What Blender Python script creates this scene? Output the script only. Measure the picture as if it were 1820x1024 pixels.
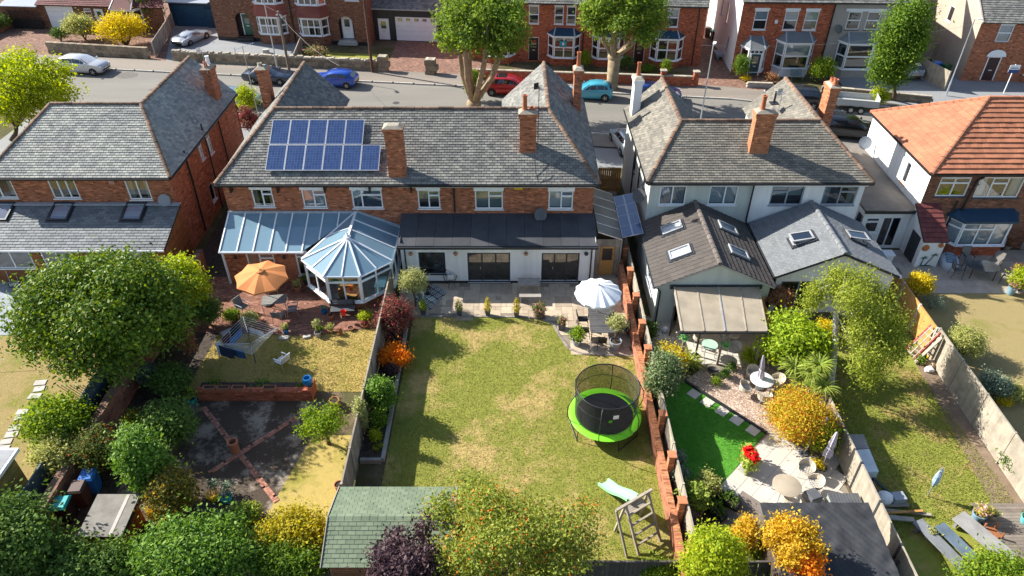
import bpy, math, random
import numpy as np
from mathutils import Vector, Matrix
R = math.radians
random.seed(7)
for o in list(bpy.data.objects): bpy.data.objects.remove(o)
SC = bpy.context.scene
COL = SC.collection
# ------------------------------------------------------------------ camera
CH, CF, CT = 24.6, 1275.0, R(37.1)            # height, focal length in photo pixels, downward pitch
cam = bpy.data.cameras.new('camera'); camo = bpy.data.objects.new('camera', cam); COL.objects.link(camo)
cam.sensor_width = 36.0; cam.lens = 36.0*CF/1820.0; cam.clip_start = 0.5; cam.clip_end = 2000
camo.location = (0, 0, CH); camo.rotation_euler = (math.pi/2-CT, 0, 0)
SC.camera = camo
# ------------------------------------------------------------------ sky, sun, exposure
SUN = Vector((1.42, -0.60, -1.0)).normalized()   # direction the light travels
EL = math.asin(-SUN.z); AZ = math.atan2(-SUN.x, -SUN.y)
W = bpy.data.worlds.new('World'); SC.world = W; W.use_nodes = True
nt = W.node_tree; sky = nt.nodes.new('ShaderNodeTexSky'); sky.sky_type = 'NISHITA'; sky.sun_disc = False
sky.sun_elevation = EL; sky.sun_rotation = AZ; sky.air_density = 1.0; sky.dust_density = 1.0; sky.ozone_density = 1.0
nt.links.new(sky.outputs[0], nt.nodes['Background'].inputs[0]); nt.nodes['Background'].inputs[1].default_value = 0.094
sl = bpy.data.lights.new('sun', 'SUN'); sl.energy = 5.0; sl.angle = R(0.5); sl.color = (1.0, 0.955, 0.87)
so = bpy.data.objects.new('sun', sl); COL.objects.link(so); so.rotation_euler = SUN.to_track_quat('-Z', 'Y').to_euler(); so.location = (-40, 60, 60)
SC.view_settings.view_transform = 'Standard'; SC.view_settings.look = 'None'; SC.view_settings.gamma = 1; SC.view_settings.exposure = 1.16
SC.cycles.max_bounces = 6; SC.cycles.transparent_max_bounces = 12; SC.cycles.diffuse_bounces = 3; SC.cycles.glossy_bounces = 3
# ------------------------------------------------------------------ picking points of the place
cs, sn = math.cos(CT), math.sin(CT)
def ray(u, v): a = (u-910)/CF; b = (v-512)/CF; return Vector((a, cs-b*sn, -sn-b*cs))
def G(u, v, z=0.0): d = ray(u, v); t = (z-CH)/d.z; return Vector((d.x*t, d.y*t, z))
def WY(u, v, Y): d = ray(u, v); t = Y/d.y; return Vector((d.x*t, Y, CH+d.z*t))
def WX(u, v, X): d = ray(u, v); t = X/d.x; return Vector((X, d.y*t, CH+d.z*t))
def scale_at(p): return CF/(p.y*cs-(p.z-CH)*sn)
# ------------------------------------------------------------------ materials
MATS = {}
def nodes(name):
    m = bpy.data.materials.new(name); m.use_nodes = True; n = m.node_tree.nodes; l = m.node_tree.links
    return m, n, l, n['Principled BSDF']
def c4(c): return (c[0], c[1], c[2], 1)
def mixc(n, l, a, b, f, mode='MIX'):
    x = n.new('ShaderNodeMix'); x.data_type = 'RGBA'; x.blend_type = mode; x.clamp_factor = True
    for s, v in ((x.inputs[6], a), (x.inputs[7], b), (x.inputs[0], f)):
        if hasattr(v, 'is_linked') or hasattr(v, 'links'): l.new(v, s)
        elif isinstance(v, (int, float)): s.default_value = v
        else: s.default_value = c4(v)
    return x.outputs[2]
def ramp(n, l, src, lo, hi):
    r = n.new('ShaderNodeMapRange'); r.clamp = True; l.new(src, r.inputs[0]); r.inputs[1].default_value = lo; r.inputs[2].default_value = hi
    return r.outputs[0]
def noise(n, l, vec, sc, det=3.0, rough=.6, sxyz=None):
    if sxyz:
        mp = n.new('ShaderNodeMapping'); mp.inputs['Scale'].default_value = sxyz; l.new(vec, mp.inputs[0]); vec = mp.outputs[0]
    t = n.new('ShaderNodeTexNoise'); l.new(vec, t.inputs['Vector']); t.inputs['Scale'].default_value = sc
    t.inputs['Detail'].default_value = det; t.inputs['Roughness'].default_value = rough; return t.outputs[0]
def pos(n): return n.new('ShaderNodeNewGeometry').outputs['Position']
def uvs(n): u = n.new('ShaderNodeUVMap'); u.uv_map = 'UVMap'; return u.outputs[0]
def attr(n, nm='rnd', out='Fac'): a = n.new('ShaderNodeAttribute'); a.attribute_name = nm; return a.outputs[out]
def bump(n, l, h, bs, st=.3, d=.02):
    b = n.new('ShaderNodeBump'); b.inputs['Strength'].default_value = st; b.inputs['Distance'].default_value = d
    l.new(h, b.inputs['Height']); l.new(b.outputs[0], bs.inputs['Normal'])
def M(name, col, rough=.7, col2=None, sc=1.5, metal=0, rnd=0, dirt=0, bst=0, bsc=20, spec=.4, streak=None, coat=0):
    """plain painted or mineral surface: colour, slow blotches towards col2, piece to piece variation, fine relief"""
    if name in MATS: return MATS[name]
    m, n, l, b = nodes(name); p = pos(n); c = None
    c2 = col2 or tuple(x*.72 for x in col)
    f = noise(n, l, p, sc, 4, .65, streak)
    c = mixc(n, l, col, c2, ramp(n, l, f, .38, .66))
    if dirt:
        f2 = noise(n, l, p, sc*4.3, 5, .7)
        c = mixc(n, l, c, tuple(x*.35 for x in col), mixf(n, l, ramp(n, l, f2, .55, .75), dirt))
    if rnd:
        a = attr(n); hs = n.new('ShaderNodeHueSaturation'); l.new(c, hs.inputs['Color'])
        mr = n.new('ShaderNodeMapRange'); l.new(a, mr.inputs[0]); mr.inputs[3].default_value = 1-rnd; mr.inputs[4].default_value = 1+rnd; l.new(mr.outputs[0], hs.inputs['Value']); c = hs.outputs[0]
    l.new(c, b.inputs['Base Color']); b.inputs['Roughness'].default_value = rough; b.inputs['Metallic'].default_value = metal
    b.inputs['Specular IOR Level'].default_value = spec; b.inputs['Coat Weight'].default_value = coat
    if bst: bump(n, l, noise(n, l, p, bsc, 4, .7), b, bst, .02)
    MATS[name] = m; return m
def mixf(n, l, a, k):
    x = n.new('ShaderNodeMath'); x.operation = 'MULTIPLY'; l.new(a, x.inputs[0]); x.inputs[1].default_value = k; return x.outputs[0]
def brickmat(name, c1, c2, mortar, bw=.225, bh=.075, patch=None, pf=.5):
    m, n, l, b = nodes(name); u = uvs(n); p = pos(n)
    t = n.new('ShaderNodeTexBrick'); l.new(u, t.inputs['Vector']); t.inputs['Color1'].default_value = c4(c1); t.inputs['Color2'].default_value = c4(c2)
    t.inputs['Mortar'].default_value = c4(mortar); t.inputs['Scale'].default_value = 1; t.inputs['Mortar Size'].default_value = .006; t.inputs['Brick Width'].default_value = bw
    t.inputs['Row Height'].default_value = bh; t.inputs['Bias'].default_value = -.1; t.inputs['Mortar Smooth'].default_value = .3
    c = mixc(n, l, t.outputs[0], tuple(x*.45 for x in c1), mixf(n, l, ramp(n, l, noise(n, l, u, 1.6, 5, .75), .52, .75), .35))
    # single burnt and single pale bricks
    wn = n.new('ShaderNodeTexVoronoi'); wn.inputs['Scale'].default_value = 1; mp = n.new('ShaderNodeMapping'); mp.inputs['Scale'].default_value = (1/bw, 1/bh, 1); l.new(u, mp.inputs[0]); l.new(mp.outputs[0], wn.inputs['Vector'])
    sp = n.new('ShaderNodeSeparateColor'); l.new(wn.outputs['Color'], sp.inputs[0])
    c = mixc(n, l, c, tuple(min(1, x*1.9+.03) for x in c1), mixf(n, l, ramp(n, l, sp.outputs[0], .8, .95), .55))
    c = mixc(n, l, c, tuple(x*.35 for x in c2), mixf(n, l, ramp(n, l, sp.outputs[1], .78, .9), .6))
    if patch: c = mixc(n, l, c, patch, mixf(n, l, ramp(n, l, noise(n, l, u, .9, 6, .8), .56, .74), pf))
    l.new(c, b.inputs['Base Color']); b.inputs['Roughness'].default_value = .9; b.inputs['Specular IOR Level'].default_value = .2
    bump(n, l, t.outputs[1], b, -.5, .012); MATS[name] = m; return m
def glassmat(name, tint=(.75, .85, .9), refl=.12, rough=.02, tr=.75):
    m, n, l, b = nodes(name); n.remove(b); out = n['Material Output']
    tb = n.new('ShaderNodeBsdfTransparent'); tb.inputs[0].default_value = c4(tint); gl = n.new('ShaderNodeBsdfGlossy'); gl.inputs['Roughness'].default_value = rough; gl.inputs[0].default_value = (.95, .97, 1, 1)
    fr = n.new('ShaderNodeFresnel'); fr.inputs[0].default_value = 1.5; mx = n.new('ShaderNodeMixShader'); ad = n.new('ShaderNodeMath'); ad.operation = 'ADD'; ad.use_clamp = True
    l.new(fr.outputs[0], ad.inputs[0]); ad.inputs[1].default_value = refl; l.new(ad.outputs[0], mx.inputs[0]); l.new(tb.outputs[0], mx.inputs[1]); l.new(gl.outputs[0], mx.inputs[2]); l.new(mx.outputs[0], out.inputs[0])
    MATS[name] = m; return m
def leafmat(name, dark, mid, light, accent=None, af=.0, trans=.35, rough=.7):
    """leaf colour differs leaf by leaf and clump by clump; leaves let light through"""
    dark, mid, light = [tuple(min(.85, x*k) for x in c) for c, k in ((dark, 1.5), (mid, 1.35), (light, 1.15))]
    m, n, l, b = nodes(name); a = n.new('ShaderNodeAttribute'); a.attribute_name = 'Col'; s = n.new('ShaderNodeSeparateColor'); l.new(a.outputs['Color'], s.inputs[0])
    c = mixc(n, l, dark, mid, ramp(n, l, s.outputs[1], .05, .75)); c = mixc(n, l, c, light, mixf(n, l, ramp(n, l, s.outputs[0], .35, 1.0), .75))
    if accent: c = mixc(n, l, c, accent, ramp(n, l, s.outputs[2], 1-af-.001, 1-af))
    l.new(c, b.inputs['Base Color']); b.inputs['Roughness'].default_value = max(.5, rough); b.inputs['Specular IOR Level'].default_value = .18
    t = n.new('ShaderNodeBsdfTranslucent'); hs = n.new('ShaderNodeHueSaturation'); hs.inputs['Value'].default_value = 1.5; hs.inputs['Saturation'].default_value = 1.1; hs.inputs['Hue'].default_value = .492; l.new(c, hs.inputs['Color']); l.new(hs.outputs[0], t.inputs[0])
    mx = n.new('ShaderNodeMixShader'); mx.inputs[0].default_value = trans; l.new(b.outputs[0], mx.inputs[1]); l.new(t.outputs[0], mx.inputs[2]); l.new(mx.outputs[0], n['Material Output'].inputs[0])
    MATS[name] = m; return m
# ------------------------------------------------------------------ mesh builder
RN = np.random.default_rng(11)
FRAME = {}      # object -> (location, z rotation) of the frame its mesh is written in
def inv(o, p):
    loc, rz = FRAME[o]; d = Vector(p)-loc; c, s = math.cos(-rz), math.sin(-rz); return Vector((d.x*c-d.y*s, d.x*s+d.y*c, d.z))
def I(v): return v
def FY(Y): return lambda v: (v[0], Y-v[1], v[2])            # wall plane looking to -y: (along, out, up)
def FYb(Y): return lambda v: (v[0], Y+v[1], v[2])
def FXp(X): return lambda v: (X+v[1], v[0], v[2])
def FXn(X): return lambda v: (X-v[1], v[0], v[2])
class MB:
    def __init__(s, tf=None): s.v = []; s.f = []; s.m = []; s.r = []; s.tf = tf or I; s.mi = 0; s.seed = random.random()
    def new(s): s.seed = random.random(); return s
    def add(s, pts, faces):
        k = len(s.v); s.v += [tuple(s.tf(p)) for p in pts]
        for f in faces: s.f.append([i+k for i in f]); s.m.append(s.mi); s.r.append(s.seed)
        return s
    def poly(s, pts): s.new(); return s.add(pts, [list(range(len(pts)))])
    def box(s, x0, x1, y0, y1, z0, z1):
        s.new(); return s.add([(x0,y0,z0),(x1,y0,z0),(x1,y1,z0),(x0,y1,z0),(x0,y0,z1),(x1,y0,z1),(x1,y1,z1),(x0,y1,z1)], [(0,3,2,1),(4,5,6,7),(0,1,5,4),(1,2,6,5),(2,3,7,6),(3,0,4,7)])
    def cbox(s, x, y, z, sx, sy, sz, rz=0):   # centred in x and y, from z upward
        s.new(); c, q = math.cos(rz), math.sin(rz); P = []
        for dz in (0, sz):
            for dx, dy in ((-1,-1),(1,-1),(1,1),(-1,1)): a, b = dx*sx/2, dy*sy/2; P.append((x+a*c-b*q, y+a*q+b*c, z+dz))
        return s.add(P, [(0,3,2,1),(4,5,6,7),(0,1,5,4),(1,2,6,5),(2,3,7,6),(3,0,4,7)])
    def beam(s, p, q, w, h=None, up=(0,0,1)):
        s.new(); h = h or w; p = Vector(p); q = Vector(q); d = (q-p); d.normalize(); u = Vector(up)
        if abs(d.dot(u)) > .98: u = Vector((0,1,0))
        r = d.cross(u).normalized(); u = r.cross(d); P = []
        for e in (p, q):
            for a, b in ((-1,-1),(1,-1),(1,1),(-1,1)): P.append(e+r*a*w/2+u*b*h/2)
        return s.add(P, [(0,1,2,3),(4,7,6,5),(0,4,5,1),(1,5,6,2),(2,6,7,3),(3,7,4,0)])
    def tube(s, pts, r, n=6, cap=True):
        s.new(); pts = [Vector(p) for p in pts]; rs = r if isinstance(r, (list, tuple)) else [r]*len(pts); P = []; F = []; ref = Vector((.3,.8,.5)).normalized()
        for i, p in enumerate(pts):
            d = (pts[min(i+1, len(pts)-1)]-pts[max(i-1, 0)]).normalized()
            if abs(d.dot(ref)) > .95: ref = Vector((1,0,0))
            a = d.cross(ref).normalized(); b = d.cross(a)
            for k in range(n): t = 2*math.pi*k/n; P.append(p+(a*math.cos(t)+b*math.sin(t))*rs[i])
        for i in range(len(pts)-1):
            for k in range(n): F.append((i*n+k, i*n+(k+1)%n, (i+1)*n+(k+1)%n, (i+1)*n+k))
        if cap: F.append(tuple(range(n))[::-1]); F.append(tuple(range((len(pts)-1)*n, len(pts)*n)))
        return s.add(P, F)
    def ring(s, c, R_, r, n=32, m=6):   # torus in the xy plane
        s.new(); P = []; F = []
        for i in range(n):
            t = 2*math.pi*i/n
            for k in range(m): q = 2*math.pi*k/m; rr = R_+r*math.cos(q); P.append((c[0]+rr*math.cos(t), c[1]+rr*math.sin(t), c[2]+r*math.sin(q)))
        for i in range(n):
            for k in range(m): F.append((i*m+k, ((i+1)%n)*m+k, ((i+1)%n)*m+(k+1)%m, i*m+(k+1)%m))
        return s.add(P, F)
    def lathe(s, prof, c=(0,0,0), n=14, sx=1, sy=1):
        s.new(); P = []; F = []
        for r, z in prof:
            for k in range(n): t = 2*math.pi*k/n; P.append((c[0]+r*sx*math.cos(t), c[1]+r*sy*math.sin(t), c[2]+z))
        for i in range(len(prof)-1):
            for k in range(n): F.append((i*n+k, i*n+(k+1)%n, (i+1)*n+(k+1)%n, (i+1)*n+k))
        F.append(tuple(range(n))[::-1]); F.append(tuple(range((len(prof)-1)*n, len(prof)*n)))
        return s.add(P, F)
    def prism(s, poly, z0, z1):   # poly in xy
        s.new(); n = len(poly); P = [(p[0], p[1], z0) for p in poly]+[(p[0], p[1], z1) for p in poly]
        return s.add(P, [tuple(range(n))[::-1], tuple(range(n, 2*n))]+[(i, (i+1)%n, n+(i+1)%n, n+i) for i in range(n)])
    def extr(s, pts, d):          # any planar loop swept along d
        s.new(); n = len(pts); d = Vector(d); P = [Vector(p) for p in pts]; P += [p+d for p in P]
        return s.add(P, [tuple(range(n))[::-1], tuple(range(n, 2*n))]+[(i, (i+1)%n, n+(i+1)%n, n+i) for i in range(n)])
    def ell(s, c, rx, ry, rz, n=12, m=8):
        return s.lathe([(max(.001, math.sin(math.pi*i/m)), -math.cos(math.pi*i/m)) for i in range(m+1)], (0,0,0), n) if False else s._ell(c, rx, ry, rz, n, m)
    def _ell(s, c, rx, ry, rz, n, m):
        s.new(); P = []; F = []
        for i in range(m+1):
            q = math.pi*i/m
            for k in range(n): t = 2*math.pi*k/n; P.append((c[0]+rx*math.sin(q)*math.cos(t), c[1]+ry*math.sin(q)*math.sin(t), c[2]-rz*math.cos(q)))
        for i in range(m):
            for k in range(n): F.append((i*n+k, i*n+(k+1)%n, (i+1)*n+(k+1)%n, (i+1)*n+k))
        return s.add(P, F)
    def build(s, name, mats, parent=None, world=False, smooth=False, bev=0):
        if not isinstance(mats, (list, tuple)): mats = [mats]
        V = np.array(s.v, dtype=np.float64).reshape(-1, 3)
        if parent is not None and world:
            loc, rz = FRAME[parent]; V = V-np.array(loc); c, q = math.cos(-rz), math.sin(-rz); V = np.stack([V[:,0]*c-V[:,1]*q, V[:,0]*q+V[:,1]*c, V[:,2]], 1)
        base = None
        if parent is None and len(V):      # own origin at the base of the thing
            base = Vector(((V[:,0].min()+V[:,0].max())/2, (V[:,1].min()+V[:,1].max())/2, V[:,2].min())); V = V-np.array(base)
        me = bpy.data.meshes.new(name); me.from_pydata(V.tolist(), [], s.f)
        for m in mats: me.materials.append(m)
        if len(mats) > 1: me.polygons.foreach_set('material_index', s.m)
        a = me.attributes.new('rnd', 'FLOAT', 'FACE'); a.data.foreach_set('value', s.r)
        me.update()
        np_ = len(me.polygons); N = np.empty(np_*3); me.polygons.foreach_get('normal', N); N = N.reshape(-1, 3)
        tot = np.empty(np_, dtype=np.int32); me.polygons.foreach_get('loop_total', tot); Nl = np.repeat(N, tot, 0)
        vi = np.empty(len(me.loops), dtype=np.int32); me.loops.foreach_get('vertex_index', vi); P = V[vi]
        if base is not None: P = P+np.array(base)
        flat = np.abs(Nl[:,2]) > .97; T = np.stack([-Nl[:,1], Nl[:,0], 0*Nl[:,0]], 1); T[flat] = (1, 0, 0); T /= np.maximum(1e-9, np.linalg.norm(T, axis=1))[:,None]
        B = np.cross(Nl, T); uv = np.stack([(P*T).sum(1), (P*B).sum(1)], 1)
        me.uv_layers.new(name='UVMap').data.foreach_set('uv', uv.ravel())
        if smooth: me.polygons.foreach_set('use_smooth', [True]*np_)
        o = bpy.data.objects.new(name, me); COL.objects.link(o)
        if parent is not None: o.parent = parent; FRAME[o] = FRAME[parent]
        else: o.location = base or (0,0,0); FRAME[o] = (Vector(o.location), 0)
        if smooth and smooth != 'all':
            e = o.modifiers.new('split', 'EDGE_SPLIT'); e.split_angle = R(40)
        if bev:
            b = o.modifiers.new('bevel', 'BEVEL'); b.width = bev; b.segments = 2; b.limit_method = 'ANGLE'
        return o
def tag(o, label=None, cat=None, group=None, kind=None):
    if label: o['label'] = label
    if cat: o['category'] = cat
    if group: o['group'] = group
    if kind: o['kind'] = kind
    return o
def T(name, label, cat, loc, rz=0, group=None, kind=None):
    o = bpy.data.objects.new(name, None); COL.objects.link(o); o.location = loc; o.rotation_euler = (0, 0, rz); o.empty_display_size = .2
    FRAME[o] = (Vector(loc), rz); return tag(o, label, cat, group, kind)
def dup(root, loc, rz=0, label=None, group=None):
    def cp(o, par):
        c = o.copy(); COL.objects.link(c); c.parent = par; FRAME[c] = FRAME.get(o)
        for ch in [x for x in o.children]: cp(ch, c)
        return c
    r = cp(root, None); r.location = loc; r.rotation_euler = (0, 0, rz); FRAME[r] = (Vector(loc), rz)
    return tag(r, label, None, group)
def struct(name, mb, mats): return tag(mb.build(name, mats), kind='structure')
# ------------------------------------------------------------------ foliage
def leaves(name, parent, blobs, n, size, mat, seed=0, clump=10, spread=.3, hollow=.6, upb=.35, narrow=.55, droop=0, zmin=.03, gap=.25):
    """blobs: (centre, radii) in world space. n leaves in clumps spread through the outer volume of the blobs; each leaf a folded pair of triangles"""
    g = np.random.default_rng(seed+5); nb = len(blobs); C = np.array([list(b[0]) for b in blobs]); A = np.array([list(b[1]) for b in blobs])
    w = (A.prod(1))**.62; w = w/w.sum(); nc = max(3, n//clump)
    bi = g.choice(nb, nc, p=w); d = g.normal(size=(nc, 3)); d /= np.linalg.norm(d, axis=1)[:,None]
    rr = hollow+(1-hollow)*g.random(nc)**.6; rr *= 1+.16*g.normal(size=nc)*.6
    # sparse patches so that outlines break up
    ph = g.random(6)*6.28; q = np.sin(d[:,0]*3.1+ph[0]+bi)+np.sin(d[:,1]*3.7+ph[1]+bi*1.7)+np.sin(d[:,2]*4.3+ph[2]+bi*.6); rr *= 1-gap*.4*(q > .9)
    cc = C[bi]+d*rr[:,None]*A[bi]
    # drop clumps buried deep inside a neighbouring blob
    dd = np.linalg.norm((cc[:,None,:]-C[None])/A[None], axis=2); dd[np.arange(nc), bi] = 9; keep = (dd.min(1) > hollow*.72); cc = cc[keep]; d = d[keep]; nc = len(cc)
    cg = g.random(nc); k = g.integers(0, nc, n); ctr = cc[k]; out = d[k]
    sp = spread*(.5+g.random(n))[:,None]
    P = ctr+g.normal(size=(n, 3))*sp*np.array([1, 1, .75]); 
    if droop: P[:,2] -= g.random(n)**1.3*droop
    P[:,2] = np.maximum(P[:,2], zmin+g.random(n)*.06)
    nr = out*.75+g.normal(size=(n, 3))*.65+np.array([0, 0, upb]); nr /= np.linalg.norm(nr, axis=1)[:,None]
    t = g.normal(size=(n, 3)); 
    if droop: t = t*.4+np.array([0, 0, -1.])
    t -= nr*(t*nr).sum(1)[:,None]; t /= np.maximum(1e-6, np.linalg.norm(t, axis=1))[:,None]; b = np.cross(nr, t)
    L = (size*(.6+.8*g.random(n)))[:,None]; Wd = L*narrow
    v0 = P-t*L*.5; v1 = P+b*Wd*.5-nr*L*.10; v2 = P+t*L*.5; v3 = P-b*Wd*.5-nr*L*.10
    V = np.stack([v0, v1, v2, v3], 1).reshape(-1, 3)
    if parent is not None:
        loc, rz = FRAME[parent]; V = V-np.array(loc)
    me = bpy.data.meshes.new(name); me.vertices.add(4*n); me.vertices.foreach_set('co', V.ravel())
    i0 = np.arange(n)*4; tri = np.stack([i0, i0+1, i0+2, i0, i0+2, i0+3], 1).reshape(-1)
    me.loops.add(6*n); me.loops.foreach_set('vertex_index', tri); me.polygons.add(2*n); me.polygons.foreach_set('loop_start', np.arange(2*n)*3); me.polygons.foreach_set('loop_total', np.full(2*n, 3))
    me.update(calc_edges=True)
    ca = me.attributes.new('Col', 'FLOAT_COLOR', 'POINT'); cl = np.stack([g.random(n), .75*cg[k]+.25*g.random(n), g.random(n), np.ones(n)], 1); ca.data.foreach_set('color', np.repeat(cl, 4, 0).ravel())
    me.materials.append(mat); o = bpy.data.objects.new(name, me); COL.objects.link(o)
    if parent is not None: o.parent = parent; FRAME[o] = FRAME[parent]
    return o
def lumps(c, a, ay, b, k=9, seed=0, fr=(.34, .5), squash=1.0, low=-.5):
    g = random.Random(seed); c = Vector(c); B = [(c, (a*.74, ay*.74, b*.74))]
    for i in range(k):
        t = i*2.399+g.random()*.8; z = low+(1-low)*((i+.5)/k); z = min(.95, z); r = math.sqrt(max(0, 1-z*z)); f = g.uniform(*fr)
        B.append((c+Vector((a*(1-f*.85)*r*math.cos(t), ay*(1-f*.85)*r*math.sin(t), b*(1-f*.85)*z)), (a*f, ay*f, b*f*squash)))
    return B
def fitbox(u0, v0, u1, v1, z0=0.0, asp=1.0):
    """ellipsoid standing on z0 that fills the picture box: centre, half width, half depth, half height"""
    z = z0+1.0; uc, vc = (u0+u1)/2, (v0+v1)/2
    for _ in range(12):
        c = G(uc, vc, z); s = scale_at(c); a = (u1-u0)/2/s; hh = (v1-v0)/2/s
        dn = math.atan2(CH-z, c.y); ay = min(a*asp, hh/max(.2, math.sin(dn))*.86); b = math.sqrt(max(.01, hh*hh-(ay*math.sin(dn))**2))/math.cos(dn); z = z0+b
    return c, a, ay, b
BARK = None
def stems(mb, base, tips, r0, wob=.12, seed=0):
    g = random.Random(seed); base = Vector(base)
    for t in tips:
        t = Vector(t); pts = []; rs = []
        for i in range(5):
            f = i/4; p = base.lerp(t, f); 
            if 0 < i < 4: p += Vector((g.uniform(-1,1), g.uniform(-1,1), g.uniform(-.4,.6)))*wob*(t-base).length*.5
            pts.append(p); rs.append(max(.008, r0*(1-.78*f)))
        mb.tube(pts, rs, 6)
def shrub(name, label, cat, box, mat, n=1500, size=.16, seed=1, group=None, z0=0, k=8, asp=1.0, clump=10, spread=None, hollow=.6, low=-.5, fr=(.34,.5), narrow=.55, stem=None, droop=0, gap=.25):
    c, a, ay, b = fitbox(*box, z0=z0, asp=asp); t = T(name, label, cat, (c.x, c.y, z0), 0, group); sp = spread or a*.11+.04; a, ay, b = [max(.55*q, q-sp*1.15) for q in (a, ay, b)]; n = int(n*2.3); size *= .84
    leaves('foliage', t, lumps(c, a, ay, b, k, seed, fr, low=low), n, size, mat, seed, clump, sp, hollow, narrow=narrow, droop=droop, zmin=z0+.02, gap=gap)
    m = MB(); g = random.Random(seed)
    stems(m, (c.x, c.y, z0), [c+Vector((a*.6*math.cos(i*2.1+seed), ay*.6*math.sin(i*2.1+seed), b*g.uniform(-.1,.5))) for i in range(5)], max(.02, a*.05), seed=seed)
    m.build('stem', stem or BARK, t, True, True); return t
# ------------------------------------------------------------------ palette
BRICK = brickmat('brick_red', (.40,.135,.062), (.30,.095,.046), (.30,.23,.17), patch=(.42,.20,.12), pf=.35)
BRICK_D = brickmat('brick_brown', (.215,.09,.05), (.155,.066,.04), (.22,.17,.13))
BRICK_O = brickmat('brick_orange', (.42,.15,.065), (.34,.11,.05), (.4,.3,.2))
BRICK_W = brickmat('brick_old_garden', (.36,.12,.06), (.25,.085,.05), (.38,.30,.22), patch=(.5,.4,.32), pf=.55)
BRICK_P = brickmat('brick_paving', (.24,.11,.075), (.18,.085,.06), (.16,.10,.075), .2, .1)
BRICK_R = brickmat('brick_bright', (.40,.10,.045), (.32,.075,.035), (.34,.22,.15))
def slatemat(name, c1, c2, c3, rough=.85):
    m, n, l, b = nodes(name); p = pos(n); a = attr(n)
    c = mixc(n, l, tuple(x*.92 for x in c1), tuple(x*.82 for x in c2), ramp(n, l, a, .05, .95)); c = mixc(n, l, c, c3, mixf(n, l, ramp(n, l, noise(n, l, p, .55, 5, .72), .42, .68), .6))
    c = mixc(n, l, c, tuple(x*.4 for x in c3), mixf(n, l, ramp(n, l, noise(n, l, p, 2.6, 5, .8), .52, .75), .55))
    c = mixc(n, l, c, (.34,.34,.28), mixf(n, l, ramp(n, l, noise(n, l, p, 9, 4, .8), .62, .74), .5))
    l.new(c, b.inputs['Base Color']); b.inputs['Roughness'].default_value = rough; b.inputs['Specular IOR Level'].default_value = .12
    bump(n, l, noise(n, l, p, 30, 3), b, .25, .01); MATS[name] = m; return m
SLATE_A = slatemat('slate_pale', (0.47, 0.466, 0.409), (0.302, 0.307, 0.289), (0.219, 0.216, 0.219))
SLATE_B = slatemat('slate_grey', (0.299, 0.291, 0.258), (0.174, 0.172, 0.165), (0.132, 0.13, 0.127))
SLATE_C = slatemat('slate_brown', (0.286, 0.26, 0.213), (0.178, 0.168, 0.145), (0.146, 0.135, 0.119))
SLATE_N = slatemat('slate_new', (.26,.275,.28), (.18,.19,.20), (.18,.19,.2), .55)
TILE_DK = slatemat('tile_charcoal', (.115,.10,.09), (.105,.092,.083), (.095,.085,.078))
SHINGLE = slatemat('shingle_grey', (.22,.23,.24), (.20,.21,.22), (.19,.20,.21), .9)
TILE_OR = M('tile_orange', (.41,.165,.088), .8, (.33,.13,.07), .8, rnd=.12, bst=.2)
TILE_MR = M('tile_maroon', (.16,.045,.04), .75, (.12,.03,.03), .8, rnd=.2)
TILE_RD = M('tile_red', (.25,.075,.05), .7, (.2,.05,.04), .8, rnd=.2)
RIDGE = M('ridge_clay', (.21,.125,.08), .9, (.12,.09,.07), 3, rnd=.35, dirt=.6)
CLAY = M('chimney_pot_clay', (.42,.14,.06), .8, (.34,.10,.05), 4)
POTCL = M('terracotta', (.42,.17,.085), .85, (.35,.14,.08), 4, rnd=.1)
CEMENT = M('cement_flaunching', (.36,.32,.25), .95, (.24,.21,.17), 5, dirt=.4, bst=.4)
LEAD = M('lead_flashing', (.42,.45,.48), .5, (.3,.32,.35), 6)
WHITE = M('white_frame', (.82,.83,.84), .4, (.76,.77,.78), 3)
WHITE2 = M('white_gloss', (.85,.86,.88), .25, (.8,.8,.82), 2, coat=.3)
REND_W = M('render_white', (.81,.81,.80), .9, (.70,.695,.67), .9, bst=.08, bsc=60, streak=(2.2,2.2,.3))
REND_G = M('render_sage', (.54,.57,.52), .9, (.46,.485,.44), .9, bst=.08, bsc=60, streak=(2.2,2.2,.3))
REND_T = M('render_tan', (.42,.34,.27), .95, (.36,.29,.23), .6, bst=.4, bsc=50)
REND_B = M('render_beige', (.40,.36,.33), .95, (.34,.305,.28), .6, bst=.3, bsc=50)
ANTH = M('anthracite', (.035,.04,.047), .4, (.03,.034,.04), 2)
BLACK = M('black_plastic', (.018,.018,.02), .45, (.025,.025,.027), 3)
FELT = M('roof_felt', (.055,.058,.065), .85, (.04,.043,.05), 1.3, rnd=.15, bst=.3, bsc=25)
FELT_B = M('shed_felt_black', (.04,.042,.046), .7, (.026,.027,.03), 1.6, dirt=.5, bst=.5, bsc=12, spec=.35)
GREYP = M('grey_paint', (.30,.33,.37), .5, (.26,.29,.33), 2)
STEEL = M('galvanised', (.5,.52,.54), .4, (.4,.42,.44), 4, metal=.6)
ALU = M('aluminium', (.65,.66,.68), .35, (.55,.56,.58), 4, metal=.7)
WOODN = M('timber_new', (.55,.30,.09), .75, (.42,.21,.06), 2.5, rnd=.15, streak=(1,1,6))
WOODG = M('timber_grey', (.34,.29,.23), .9, (.24,.20,.16), 2.2, rnd=.2, bst=.3)
WOODP = M('timber_pale', (.38,.33,.255), .9, (.26,.225,.175), 1.6, rnd=.12, dirt=.25, bst=.2)
WOODB = M('timber_brown', (.22,.10,.05), .8, (.15,.07,.035), 2.5, rnd=.2)
WOODC = M('cladding_cedar', (.28,.105,.03), .7, (.19,.07,.022), 3, rnd=.25)
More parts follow.
